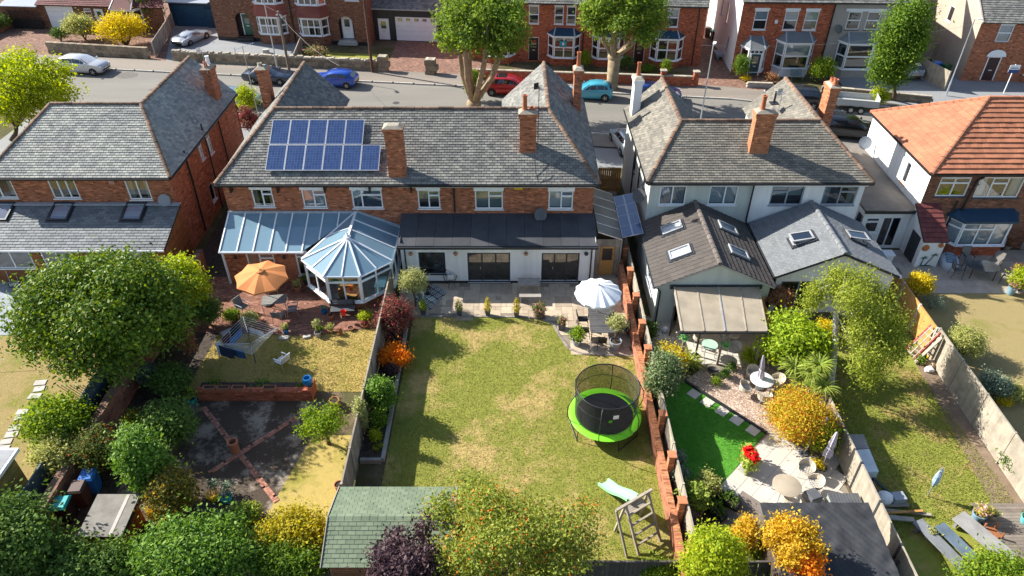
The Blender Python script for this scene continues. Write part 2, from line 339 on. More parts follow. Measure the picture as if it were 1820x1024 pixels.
WOODD = M('decking', (.21,.175,.145), .85, (.15,.125,.105), 2, rnd=.2)
TEAK = M('teak_silver', (.36,.33,.29), .85, (.28,.25,.22), 3, rnd=.12)
BLUEP = M('fence_slate_blue', (.085,.125,.155), .8, (.06,.09,.115), 2, rnd=.12)
CONC = M('concrete', (.46,.44,.40), .95, (.36,.34,.31), 2.5, rnd=.08, dirt=.2)
SAND = M('sandstone_slab', (.46,.375,.275), .9, (.38,.30,.22), 2.2, rnd=.2, dirt=.15, bst=.15)
PORC = M('pale_porcelain', (.53,.485,.425), .7, (.47,.43,.375), 1.2, rnd=.05)
GSLAB = M('grey_slab', (.30,.335,.36), .9, (.25,.275,.30), 2, rnd=.12, bst=.15)
BSLAB = M('buff_slab', (.42,.355,.30), .9, (.35,.295,.25), 2, rnd=.1, bst=.15)
STONEW = M('stone_wall', (.30,.24,.165), .95, (.19,.15,.11), 3.2, rnd=.3, dirt=.5, bst=.5)
COPE = M('stone_coping', (.42,.37,.29), .95, (.30,.26,.2), 4, rnd=.2, dirt=.4)
DKGREEN = M('paint_green', (.03,.12,.08), .4); TEAL = M('paint_teal', (.03,.08,.09), .4)
NAVY = M('paint_navy', (.012,.045,.085), .55, (.016,.055,.10), 3); MAROOND = M('paint_maroon', (.045,.015,.015), .4)
ORANGEF = M('canvas_orange', (.62,.235,.075), .85, (.56,.2,.06), 1.5); CANVW = M('canvas_white', (.78,.80,.82), .85, (.72,.74,.77), 1.2)
LILAC = M('canvas_lilac_grey', (.52,.48,.53), .9, (.44,.40,.46), 3)
LIME = M('pad_lime', (.20,.62,.02), .5, (.17,.56,.02), 1.5); MINT = M('plastic_mint', (.30,.78,.38), .35, (.27,.72,.34), 2)
REDP = M('plastic_red', (.65,.03,.02), .4); BLUEB = M('plastic_blue', (.02,.16,.52), .35, (.02,.13,.45), 2); TEALP = M('plastic_teal', (.01,.33,.33), .4); BROWNP = M('plastic_brown', (.085,.045,.035), .45)
YELP = M('plastic_yellow', (.75,.50,.02), .4); GREYPL = M('plastic_grey', (.10,.105,.115), .5); POTB = M('pot_blue', (.20,.34,.42), .35); POTT = M('pot_turquoise', (.12,.42,.44), .35); BLUEG = M('glaze_blue', (.01,.17,.42), .15)
RATTAN = M('rattan_cream', (.55,.48,.38), .8, (.46,.40,.31), 6, rnd=.1); RATTANG = M('rattan_grey', (.42,.40,.37), .8, (.34,.32,.3), 6)
CLOTHS = [M('cloth_'+n, c, .9) for n, c in (('pale_blue', (.40,.52,.66)), ('navy', (.02,.03,.07)), ('maroon', (.11,.015,.03)), ('denim', (.025,.09,.20)), ('white', (.7,.7,.74)), ('black', (.015,.015,.02)), ('blue', (.06,.16,.4)))]
SOIL = M('soil', (.075,.055,.042), .95, (.03,.022,.018), 4, bst=.8, bsc=14); COMPOST = M('compost', (.045,.03,.02), .95, (.03,.02,.015), 8)
GLASS = glassmat('window_glass'); GLASSC = glassmat('roof_glass', (.36,.62,.80), .20, .03); GLASSR = glassmat('rooflight_glass', (.85,.88,.92), .16, .02)
GLASSA = glassmat('skylight_glass', (.95,.95,.97), .12, .02)
GLASSD = glassmat('door_glass', (.55,.6,.62), .10)
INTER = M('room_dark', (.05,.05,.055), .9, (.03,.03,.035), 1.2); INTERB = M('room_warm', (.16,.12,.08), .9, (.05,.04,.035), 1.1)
BLIND = M('blind_white', (.62,.64,.66), .8, (.5,.53,.56), 4, streak=(.3,.3,9)); CURT = M('curtain_cream', (.55,.48,.38), .9, (.38,.33,.27), 5, streak=(7,7,.3)); BLINDG = M('blind_grey_green', (.30,.36,.37), .8, (.24,.29,.30), 3)
def polycarb(name, col, op=.75):
    m, n, l, b = nodes(name); p = pos(n); b.inputs['Base Color'].default_value = c4(col); b.inputs['Roughness'].default_value = .35
    f = noise(n, l, p, 1.3, 4, .6); l.new(mixc(n, l, col, tuple(x*.75 for x in col), ramp(n, l, f, .4, .65)), b.inputs['Base Color'])
    t = n.new('ShaderNodeBsdfTranslucent'); t.inputs[0].default_value = c4(col); tr = n.new('ShaderNodeBsdfTransparent'); m1 = n.new('ShaderNodeMixShader'); m2 = n.new('ShaderNodeMixShader')
    m1.inputs[0].default_value = .5; l.new(b.outputs[0], m1.inputs[1]); l.new(t.outputs[0], m1.inputs[2]); m2.inputs[0].default_value = op; l.new(tr.outputs[0], m2.inputs[1]); l.new(m1.outputs[0], m2.inputs[2]); l.new(m2.outputs[0], n['Material Output'].inputs[0]); MATS[name] = m; return m
POLYC = polycarb('polycarbonate_cream', (.66,.58,.46), .86); POLYG = polycarb('polycarbonate_grey', (.42,.42,.38), .9)
def netmat():
    m, n, l, b = nodes('safety_net'); b.inputs['Base Color'].default_value = (.012,.012,.012,1); b.inputs['Roughness'].default_value = .8
    tr = n.new('ShaderNodeBsdfTransparent'); mx = n.new('ShaderNodeMixShader'); mx.inputs[0].default_value = .68; l.new(tr.outputs[0], mx.inputs[1]); l.new(b.outputs[0], mx.inputs[2]); l.new(mx.outputs[0], n['Material Output'].inputs[0]); return m
NET = netmat()
def solarmat():
    m, n, l, b = nodes('solar_cells'); u = uvs(n); t = n.new('ShaderNodeTexBrick'); l.new(u, t.inputs['Vector']); t.offset = 0; t.inputs['Scale'].default_value = 1; t.inputs['Brick Width'].default_value = .166; t.inputs['Row Height'].default_value = .166; t.inputs['Mortar Size'].default_value = .008
    t.inputs['Color1'].default_value = (.018,.04,.12,1); t.inputs['Color2'].default_value = (.028,.058,.16,1); t.inputs['Mortar'].default_value = (.085,.12,.21,1)
    l.new(t.outputs[0], b.inputs['Base Color']); b.inputs['Roughness'].default_value = .16; b.inputs['Coat Weight'].default_value = .6; return m
SOLAR = solarmat()
def lawnmat(name, straw, green, deep, sc=.35, bias=.5, bare=None):
    m, n, l, b = nodes(name); p = pos(n)
    f1 = noise(n, l, p, sc, 5, .62); f2 = noise(n, l, p, sc*5.5, 5, .75); f3 = noise(n, l, p, 13, 4, .85)
    ad = n.new('ShaderNodeMath'); ad.operation = 'MULTIPLY_ADD'; l.new(f2, ad.inputs[0]); ad.inputs[1].default_value = .38; l.new(f1, ad.inputs[2])
    k = ramp(n, l, ad.outputs[0], bias+.13, bias+.28); c = mixc(n, l, green, straw, k)
    c = mixc(n, l, c, deep, mixf(n, l, ramp(n, l, noise(n, l, p, sc*9, 4, .7), .55, .72), .5))
    c = mixc(n, l, c, tuple(x*.5 for x in green), mixf(n, l, ramp(n, l, f3, .5, .7), .3))
    c = mixc(n, l, c, tuple(min(1, x*1.5) for x in straw), mixf(n, l, ramp(n, l, noise(n, l, p, 22, 3, .8), .58, .72), .25))
    if bare: c = mixc(n, l, c, bare, mixf(n, l, ramp(n, l, noise(n, l, p, sc*2.2, 5, .7), .6, .7), .9))
    l.new(c, b.inputs['Base Color']); b.inputs['Roughness'].default_value = .95; b.inputs['Specular IOR Level'].default_value = .1
    bump(n, l, noise(n, l, p, 34, 5, .9), b, .8, .04); MATS[name] = m; return m
LAWN = lawnmat('lawn_dry', (.48,.36,.14), (.25,.26,.05), (.13,.17,.028), .33, .55)
LAWN_L = lawnmat('lawn_straw', (.46,.35,.115), (.31,.275,.06), (.2,.2,.04), .4, .42)
LAWN_A = lawnmat('lawn_brown', (.32,.24,.105), (.21,.205,.05), (.14,.14,.03), .4, .42)
LAWN_C = lawnmat('lawn_mixed', (.40,.30,.11), (.25,.27,.05), (.13,.16,.03), .5, .56, (.17,.12,.075))
LAWN_D = lawnmat('lawn_parched', (.32,.25,.115), (.24,.22,.065), (.2,.18,.05), .3, .36)
TURF = lawnmat('artificial_turf', (.10,.30,.035), (.075,.25,.025), (.055,.19,.02), .8, .5)
GROUND = lawnmat('garden_earth', (.16,.12,.075), (.09,.085,.035), (.05,.045,.03), .5, .5)
EARTH = lawnmat('veg_bed', (.34,.28,.22), (.085,.064,.048), (.045,.034,.027), .9, .55)
def gravelmat(name, c1, c2, c3, sc=38):
    m, n, l, b = nodes(name); p = pos(n); v = n.new('ShaderNodeTexVoronoi'); v.inputs['Scale'].default_value = sc; l.new(p, v.inputs['Vector']); s = n.new('ShaderNodeSeparateColor'); l.new(v.outputs['Color'], s.inputs[0])
    c = mixc(n, l, c1, c2, ramp(n, l, s.outputs[0], .2, .7)); c = mixc(n, l, c, c3, ramp(n, l, s.outputs[1], .75, .85)); l.new(c, b.inputs['Base Color']); b.inputs['Roughness'].default_value = .95; bump(n, l, v.outputs[0], b, -.8, .03); return m
GRAVEL = gravelmat('gravel_pink', (.40,.29,.22), (.24,.16,.12), (.6,.5,.4), 24)
def asphalt(name, c, c2):
    m, n, l, b = nodes(name); p = pos(n); k = mixc(n, l, c, c2, ramp(n, l, noise(n, l, p, .25, 5, .6, (.25, 1.5, 1)), .4, .65)); k = mixc(n, l, k, tuple(x*.7 for x in c), mixf(n, l, ramp(n, l, noise(n, l, p, 2, 5, .8), .55, .7), .5)); k = mixc(n, l, k, tuple(x*1.6 for x in c), mixf(n, l, ramp(n, l, noise(n, l, p, 60, 2, .8), .55, .7), .5))
    l.new(k, b.inputs['Base Color']); b.inputs['Roughness'].default_value = .9; bump(n, l, noise(n, l, p, 60, 3), b, .3, .01); return m
ROAD = asphalt('asphalt', (.20,.185,.16), (.165,.155,.135)); PAVE = asphalt('footway', (.23,.195,.16), (.17,.15,.125)); DRIVE = asphalt('concrete_drive', (.24,.245,.25), (.20,.205,.21))
BLOCK = brickmat('block_paving', (.24,.135,.095), (.19,.105,.08), (.13,.09,.07), .2, .1)
# foliage colours: dark, mid, light
LF_HOLLY = leafmat('leaf_dark_green', (.026,.06,.009), (.08,.145,.014), (.23,.27,.025), trans=.22, rough=.35)
LF_PLANE = leafmat('leaf_plane', (.038,.075,.014), (.10,.165,.02), (.28,.34,.05), trans=.4)
LF_LIME = leafmat('leaf_lime', (.10,.15,.012), (.24,.30,.015), (.46,.48,.03), trans=.42)
LF_MID = leafmat('leaf_mid', (.03,.07,.01), (.085,.15,.016), (.20,.28,.03), trans=.33)
LF_DEEP = leafmat('leaf_deep', (.03,.06,.014), (.065,.12,.02), (.15,.22,.04), trans=.22)
LF_BAY = leafmat('leaf_bay', (.05,.10,.012), (.13,.21,.016), (.32,.37,.03), trans=.35)
LF_LAUREL = leafmat('leaf_laurel', (.03,.075,.012), (.085,.17,.02), (.22,.33,.05), trans=.28, rough=.4)
LF_YEL = leafmat('leaf_yellow', (.24,.20,.012), (.46,.36,.015), (.66,.55,.03), trans=.4)
LF_VAR = leafmat('leaf_variegated', (.11,.14,.03), (.28,.29,.08), (.52,.48,.2), trans=.35)
LF_GOLD = leafmat('leaf_golden', (.24,.16,.015), (.46,.30,.025), (.66,.48,.05), trans=.4)
LF_ORANGE = leafmat('leaf_orange', (.38,.10,.008), (.62,.20,.010), (.78,.34,.03), trans=.42)
LF_PHOT = leafmat('leaf_orange_green', (.17,.16,.015), (.38,.29,.02), (.60,.46,.04), (.58,.17,.03), .16, trans=.38)
LF_RED = leafmat('leaf_red_plum', (.05,.02,.022), (.13,.05,.04), (.22,.15,.06), (.42,.05,.07), .2, trans=.3)
LF_PURP = leafmat('leaf_purple', (.018,.010,.014), (.045,.022,.03), (.12,.075,.075), trans=.18, rough=.4)
LF_BRONZE = leafmat('leaf_bronze', (.14,.055,.03), (.27,.13,.06), (.40,.25,.12), trans=.3)
LF_ROWAN = leafmat('leaf_rowan', (.06,.095,.016), (.17,.21,.03), (.38,.38,.08), trans=.36)
LF_BIRCH = leafmat('leaf_birch', (.07,.105,.014), (.20,.24,.025), (.42,.44,.08), trans=.4)
LF_OLIVE = leafmat('leaf_olive', (.13,.15,.05), (.27,.28,.10), (.44,.43,.18), trans=.3)
LF_HYD = leafmat('leaf_hydrangea', (.04,.075,.015), (.10,.15,.03), (.2,.25,.05), (.62,.25,.27), .28, trans=.3)
LF_GREYG = leafmat('leaf_grey_green', (.07,.10,.07), (.14,.18,.12), (.24,.29,.2), trans=.25)
LF_STRAP = leafmat('leaf_strap', (.06,.10,.015), (.18,.24,.03), (.40,.42,.10), trans=.3)
LF_BAMB = leafmat('leaf_bamboo', (.08,.13,.012), (.22,.31,.02), (.42,.48,.05), trans=.4)
LF_SEDUM = leafmat('leaf_sedum', (.09,.06,.06), (.2,.13,.13), (.33,.24,.22), trans=.2)
LF_VARH = leafmat('leaf_variegated_holly', (.03,.06,.02), (.08,.14,.05), (.38,.38,.2), trans=.25, rough=.35)
LF_REDF = leafmat('leaf_red_begonia', (.10,.17,.02), (.3,.36,.05), (.5,.5,.12), trans=.3)
LF_PETAL = leafmat('petal_red', (.45,.005,.005), (.7,.012,.01), (.85,.03,.02), trans=.2)
LF_BERRY = leafmat('berry_orange', (.5,.06,.01), (.7,.11,.015), (.85,.2,.03), trans=.1)
BARK = M('bark_brown', (.13,.095,.06), .95, (.08,.055,.04), 6, dirt=.3, bst=.8, bsc=18); BARKP = M('bark_plane', (.34,.26,.16), .95, (.22,.16,.10), 3, dirt=.4, bst=.7, bsc=12); BARKB = M('bark_birch', (.62,.58,.52), .85, (.30,.27,.24), 4, dirt=.7, bst=.3, bsc=10, streak=(1,1,4))
# ------------------------------------------------------------------ ground, street, garden surfaces
def sheet(name, pts, z, mat):
    m = MB(); m.poly([(p[0], p[1], z) for p in pts]); return struct(name, m, mat)
sheet('ground', [(-400,-200),(400,-200),(400,500),(-400,500)], 0.0, GROUND)
def ky(x, o): return o-.125*x if x < 19 else o-.125*19-(x-19)*.30      # the street runs slightly towards the viewer on the right
XS = [-95,-60,-30,-5,8,19,30,45,80]
def strip(o0, o1, z, name, mat):
    a = [(x, ky(x, o0)) for x in XS]; b = [(x, ky(x, o1)) for x in XS]; m = MB()
    for i in range(len(XS)-1): m.poly([(*a[i], z), (*a[i+1], z), (*b[i+1], z), (*b[i], z)])
    return struct(name, m, mat)
strip(53.5, 62.2, .004, 'road', ROAD)
def kerbed(o0, o1, name, side):
    m = MB(); z = .12; a = [(x, ky(x, o0)) for x in XS]; b = [(x, ky(x, o1)) for x in XS]
    for i in range(len(XS)-1):
        m.poly([(*a[i], z), (*a[i+1], z), (*b[i+1], z), (*b[i], z)])
    pv = struct(name, m, PAVE)
    e = a if side < 0 else b; d = .14*side
    for i in range(len(XS)-1):
        (x0, y0), (x1, y1) = e[i], e[i+1]; L = x1-x0; k = max(1, int(L/1.8))
        for j in range(k):
            f0, f1 = j/k, (j+1)/k-.006; xa, xb = x0+L*f0, x0+L*f1
            if xb < -46 or xa > 50: continue
            ya, yb = y0+(y1-y0)*f0, y0+(y1-y0)*f1; q = MB(); q.prism([(xa, ya), (xb, yb), (xb, yb+d), (xa, ya+d)] if d > 0 else [(xa, ya+d), (xb, yb+d), (xb, yb), (xa, ya)], .0, .125); q.build('kerb_stone', CONC, pv, True)
    return pv
for k, (x, o, w, d) in enumerate(((-31,58,3.2,1.1),(-19,60.5,5,.8),(-8,56.5,2.2,1.6),(1,58.6,6,.5),(10,55.2,2.6,1.3),(16,57.8,4,.7),(-36,61,2,1.4))):
    g = random.Random(k); c = ky(x, o); sheet('road_patch', [(x+w*.5*math.cos(a)*(1 if k % 2 else .8+.3*g.random()), c-.125*w*.5*math.cos(a)+d*.5*math.sin(a)*(1.2)) for a in [q*.524+.26 for q in range(12)]] if k % 3 == 0 else [(x-w/2,c-d/2+.06*w),(x+w/2,c-d/2-.06*w),(x+w/2,c+d/2-.06*w),(x-w/2,c+d/2+.06*w)], .008, M('asphalt_repair', (.12,.112,.10), .95, (.15,.14,.12), 3, dirt=.3, bst=.3))
kerbed(62.2, 64.9, 'pavement', -1); kerbed(51.2, 53.5, 'pavement_near', 1)
# front gardens and drives between the near houses and the footway
sheet('front_drive', [(-40,47),(30,47),(30,46.5),(80,46.5),(80,25),(120,25),(120,50),(19,51),(-40,55.6)], .006, DRIVE)
# far side forecourts
sheet('forecourt', [(-70,71.8),(-33,67.8),(-33,90),(-70,90)], .008, BLOCK)
sheet('concrete_forecourt', [(-33.6,68.5),(-21.6,67.2),(-21.6,80.5),(-37.5,81)], .012, DRIVE)
sheet('lawn_front', [(-20.6,67.3),(-12.2,66.4),(-12.2,71),(-20.6,72)], .016, LAWN)
sheet('block_drive', [(-12.0,66.0),(-2,64.9),(-2,80),(-12,80)], .020, BLOCK)
sheet('brick_alley', [(16.9,62.6),(24.2,61.2),(24.2,85),(16.9,85)], .012, BLOCK)
sheet('concrete_yard', [(30,60),(60,48),(60,90),(30,90)], .006, DRIVE)
# ---------------------------------------------- lawns
lawnA = sheet('lawn', [(-34,14),(-19,14),(-19,28.4),(-34,28.4)], .010, LAWN_A)
lawnBL = sheet('lawn_clothes_line', [(-15.6,24.4),(-6.8,24.3),(-6.8,29.0),(-10.2,28.4),(-15.3,28.6)], .012, LAWN_L)
sheet('lawn_corner', [(-9.9,17.0),(-6.8,17.0),(-6.8,21.6),(-8.9,21.6),(-9.4,19.5)], .012, LAWN_L)
sheet('vegetable_bed', [(-16.3,17.5),(-8.9,17.5),(-8.6,23.7),(-16.3,23.7)], .008, EARTH)
lawnB = sheet('lawn_main', [(-5.5,13),(6.2,13),(6.2,26.9),(5.6,26.85),(3.6,26.95),(2.9,27.35),(2.5,28.3),(2.2,29.3),(1.6,29.75),(.6,29.9),(-5.3,29.95)], .012, LAWN)
sheet('lawn_artificial', [(6.6,23.9),(8.3,25.0),(11.3,21.7),(8.75,18.9),(6.6,18.4)], .014, TURF)
sheet('lawn_birch', [(14.1,13),(20.9,13),(20.9,28),(14.1,28)], .010, LAWN_C)
sheet('lawn_parched', [(21.1,13),(40,13),(40,32.0),(21.1,32.0)], .010, LAWN_D)
sheet('gravel_bed', [(8.35,25.0),(10.2,26.6),(11.6,27.2),(14.0,27.2),(14.0,20),(11.4,21.7)], .010, GRAVEL)
sheet('soil_strip', [(19.5,18.0),(20.9,18.0),(20.9,27.5),(20.2,27.2),(19.9,23)], .016, M('bare_soil', (.23,.165,.115), .95, (.17,.12,.08), 2, dirt=.3, bst=.5, bsc=12))
# grass blades standing on the lawns
def turf(name, label, zone, n, mat, h=.042, w=.03, seed=3, hole=None):
    g = np.random.default_rng(seed); xs = [p[0] for p in zone]; ys = [p[1] for p in zone]
    P = np.stack([g.uniform(min(xs), max(xs), n), g.uniform(min(ys), max(ys), n)], 1); ins = np.zeros(n, bool); m = len(zone)
    for i in range(m):
        (xa, ya), (xb, yb) = zone[i], zone[(i+1)%m]; cond = (ya > P[:,1]) != (yb > P[:,1]); xx = (xb-xa)*(P[:,1]-ya)/(yb-ya+1e-12)+xa; ins ^= cond & (P[:,0] < xx)
    P = P[ins]; n = len(P); t = g.random(n)*6.28; H_ = h*(.4+g.random(n)); d = np.stack([np.cos(t), np.sin(t)], 1); lean = g.normal(size=(n, 2))*.05
    V = np.zeros((n, 3, 3)); V[:,0,:2] = P-d*w/2; V[:,1,:2] = P+d*w/2; V[:,2,:2] = P+lean; V[:,:2,2] = .01; V[:,2,2] = H_
    me = bpy.data.meshes.new(name); me.vertices.add(3*n); me.vertices.foreach_set('co', V.ravel()); me.loops.add(3*n); me.loops.foreach_set('vertex_index', np.arange(3*n)); me.polygons.add(n); me.polygons.foreach_set('loop_start', np.arange(n)*3); me.polygons.foreach_set('loop_total', np.full(n, 3)); me.update(calc_edges=True)
    me.materials.append(mat); o = bpy.data.objects.new(name, me); COL.objects.link(o); return tag(o, label, 'grass', kind='stuff')
turf('grass', 'sunburnt grass of the large middle lawn', [(-5.5,15),(6.2,15),(6.2,26.8),(3.2,26.9),(2.1,29.3),(.6,29.8),(-5.3,29.85)], 130000, LAWN)
turf('grass', 'straw coloured grass around the clothes dryer', [(-15.6,24.4),(-6.8,24.3),(-6.8,29.0),(-10.2,28.4),(-15.3,28.6)], 34000, LAWN_L, .05, seed=4)
turf('grass', 'patchy grass below the birch', [(14.1,16),(20.5,18),(20.0,26),(14.1,27)], 42000, LAWN_C, .07, seed=5)
turf('grass', 'bright artificial turf beside the slab path', [(6.6,23.9),(8.3,25.0),(11.3,21.7),(8.75,18.9),(6.6,18.4)], 12000, TURF, .05, seed=6)
# ---------------------------------------------- paved patios, every slab its own piece
def paved(name, x0, x1, y0, y1, mat, base, sizes, z=.03, clip=None, gap=.012, seed=1, rot=0, origin=None):
    g = random.Random(seed); c = clip or [(x0,y0),(x1,y0),(x1,y1),(x0,y1)]
    par = sheet(name, c, .014 if z < .05 else z-.02, base); ox, oy = origin or (x0, y0); cr, sr = math.cos(rot), math.sin(rot)
    def ok(px, py):
        r = False
        for i in range(len(c)):
            (xa, ya), (xb, yb) = c[i], c[(i+1)%len(c)]
            if (ya > py) != (yb > py) and px < (xb-xa)*(py-ya)/(yb-ya)+xa: r = not r
        return r
    if isinstance(sizes, tuple):
        w, d = sizes; cells = [(i*w+(w/2 if (j % 2 and d < 0) else 0), j*abs(d), w, abs(d)) for j in range(int((y1-y0)/abs(d))+1) for i in range(int((x1-x0)/w)+1)]
    else:
        cells = []; u = sizes[0]; nx, ny = int((x1-x0)/u)+1, int((y1-y0)/u)+1; occ = set(); shapes = [(3,2),(2,2),(2,3),(2,1),(1,1),(3,3)]
        for j in range(ny):
            for i in range(nx):
                if (i, j) in occ: continue
                g.shuffle(shapes)
                for a, b in shapes+[(1,1)]:
                    if all((i+p, j+q) not in occ and i+p < nx and j+q < ny for p in range(a) for q in range(b)):
                        occ |= {(i+p, j+q) for p in range(a) for q in range(b)}; cells.append((i*u, j*u, a*u, b*u)); break
    n = 0
    for (i, j, w, d) in cells:
        cx, cy = ox+(i+w/2)*cr-(j+d/2)*sr, oy+(i+w/2)*sr+(j+d/2)*cr
        if not ok(cx, cy): continue
        m = MB(); m.cbox(cx, cy, .0, w-gap, d-gap, z+g.uniform(-.003, .003), rot); m.build('paving_slab', mat, par, True); n += 1
    return par
paved('patio_sandstone', -6.3, 6.1, 26.9, 35.0, SAND, M('jointing', (.25,.21,.16), .95), [.3], .03, [(-5.3,29.97),(.6,29.92),(1.6,29.77),(2.2,29.32),(2.5,28.3),(2.9,27.37),(3.6,26.97),(6.05,26.87),(6.1,35.0),(4.75,35.0),(4.75,33.0),(-6.2,33.0),(-6.2,29.97)], .014, 2)
paved('patio_grey', -31, -22.5, 28.4, 33.2, GSLAB, MATS['jointing'], (.62, .62), .03)
paved('patio_buff', 22.4, 32, 32.0, 36.3, BSLAB, MATS['jointing'], (.75, -.62), .03)
paved('patio_pergola', 6.7, 13.2, 26.2, 30, PORC, MATS['jointing'], (.6, .6), .03, [(6.7,30),(6.7,27.6),(8.3,27.2),(9.4,25.7),(10.8,25.6),(12.0,26.8),(13.0,27.2),(13.0,30)])
paved('patio_porcelain', 8.0, 14.0, 15.2, 22.5, PORC, MATS['jointing'], (.9, .6), .03, [(11.4,21.7),(8.75,18.9),(10.2,16.6),(10.6,16.2),(13.9,16.2),(13.9,20.2),(12.8,21.2)], rot=R(45), origin=(11.2,14.6), seed=4)
sheet('patio_brick', [(-17.3,28.7),(-10.3,28.3),(-9.3,28.7),(-6.8,29.2),(-6.8,31.6),(-11,33.4),(-17.3,33.6)], .016, BRICK_P)
sheet('side_path', [(-18.0,17),(-16.3,17),(-15.4,28.6),(-16.4,36),(-18.2,46),(-19.2,46)], .006, SOIL)
sheet('flat_path', [(6.5,28),(7.2,28),(7.2,47),(6.5,47)], .012, BSLAB)
for name, r in (('decking', (18.6,24.5,12,17.9)), ('decking_shed', (6.9,10.5,13,17.4))):
    x0, x1, y0, y1 = r; par = sheet(name, [(x0,y0),(x1,y0),(x1,y1),(x0,y1)], .01, SOIL)
    k = 0; y = y0
    if name == 'decking':
        while y < y1-.1: m = MB(); m.box(x0, x1, y, y+.135, .06, .10); m.build('plank', WOODD, par, True); y += .145
    else:
        d = Vector((1, -1, 0)).normalized(); q = Vector((1, 1, 0)).normalized()
        for i in range(-12, 14):
            c = Vector((9.0, 16.2, .08))+q*i*.15; m = MB(); m.beam(c-d*1.3, c+d*1.9, .14, .04)
            if 15.2 < c.y < 17.6: m.build('plank', WOODD, par, True)
# ------------------------------------------------------------------ building kit
SKYF = M('skylight_frame', (.33,.34,.35), .5)
UNDER = M('roof_underlay', (.05,.047,.045), .95)
WD = [True]        # houses written in world coordinates (True) or in their own frame (False)
def B_(mb, name, mats, par, **k): return mb.build(name, mats, par, WD[0], **k)
def wallp(mb, a0, a1, z0, z1, ops=(), dep=.11, room=1):
    """wall face in (along, out, up) with real openings, reveals and a dark room behind them"""
    A = sorted({a0, a1, *[o[0] for o in ops], *[o[1] for o in ops]}); Z = sorted({z0, z1, *[o[2] for o in ops], *[o[3] for o in ops]}); k = mb.mi
    for i in range(len(A)-1):
        for j in range(len(Z)-1):
            ca, cz = (A[i]+A[i+1])/2, (Z[j]+Z[j+1])/2
            if not any(o[0] < ca < o[1] and o[2] < cz < o[3] for o in ops): mb.poly([(A[i],0,Z[j]),(A[i+1],0,Z[j]),(A[i+1],0,Z[j+1]),(A[i],0,Z[j+1])])
    for o in ops:
        b0, b1, y0, y1 = o[:4]
        mb.poly([(b0,0,y0),(b0,-dep,y0),(b0,-dep,y1),(b0,0,y1)]); mb.poly([(b1,0,y0),(b1,0,y1),(b1,-dep,y1),(b1,-dep,y0)]); mb.poly([(b0,0,y1),(b1,0,y1),(b1,-dep,y1),(b0,-dep,y1)]); mb.poly([(b0,0,y0),(b0,-dep,y0),(b1,-dep,y0),(b1,0,y0)])
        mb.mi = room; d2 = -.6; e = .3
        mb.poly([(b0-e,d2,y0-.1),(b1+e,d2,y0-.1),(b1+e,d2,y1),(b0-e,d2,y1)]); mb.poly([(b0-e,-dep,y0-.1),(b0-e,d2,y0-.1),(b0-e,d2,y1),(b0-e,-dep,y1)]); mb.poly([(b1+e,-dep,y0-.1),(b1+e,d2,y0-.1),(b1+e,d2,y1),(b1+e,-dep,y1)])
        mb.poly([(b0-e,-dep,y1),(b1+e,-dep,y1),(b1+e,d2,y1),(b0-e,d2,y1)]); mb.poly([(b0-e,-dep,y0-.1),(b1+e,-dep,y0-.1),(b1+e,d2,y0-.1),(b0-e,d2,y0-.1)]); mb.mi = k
    return mb
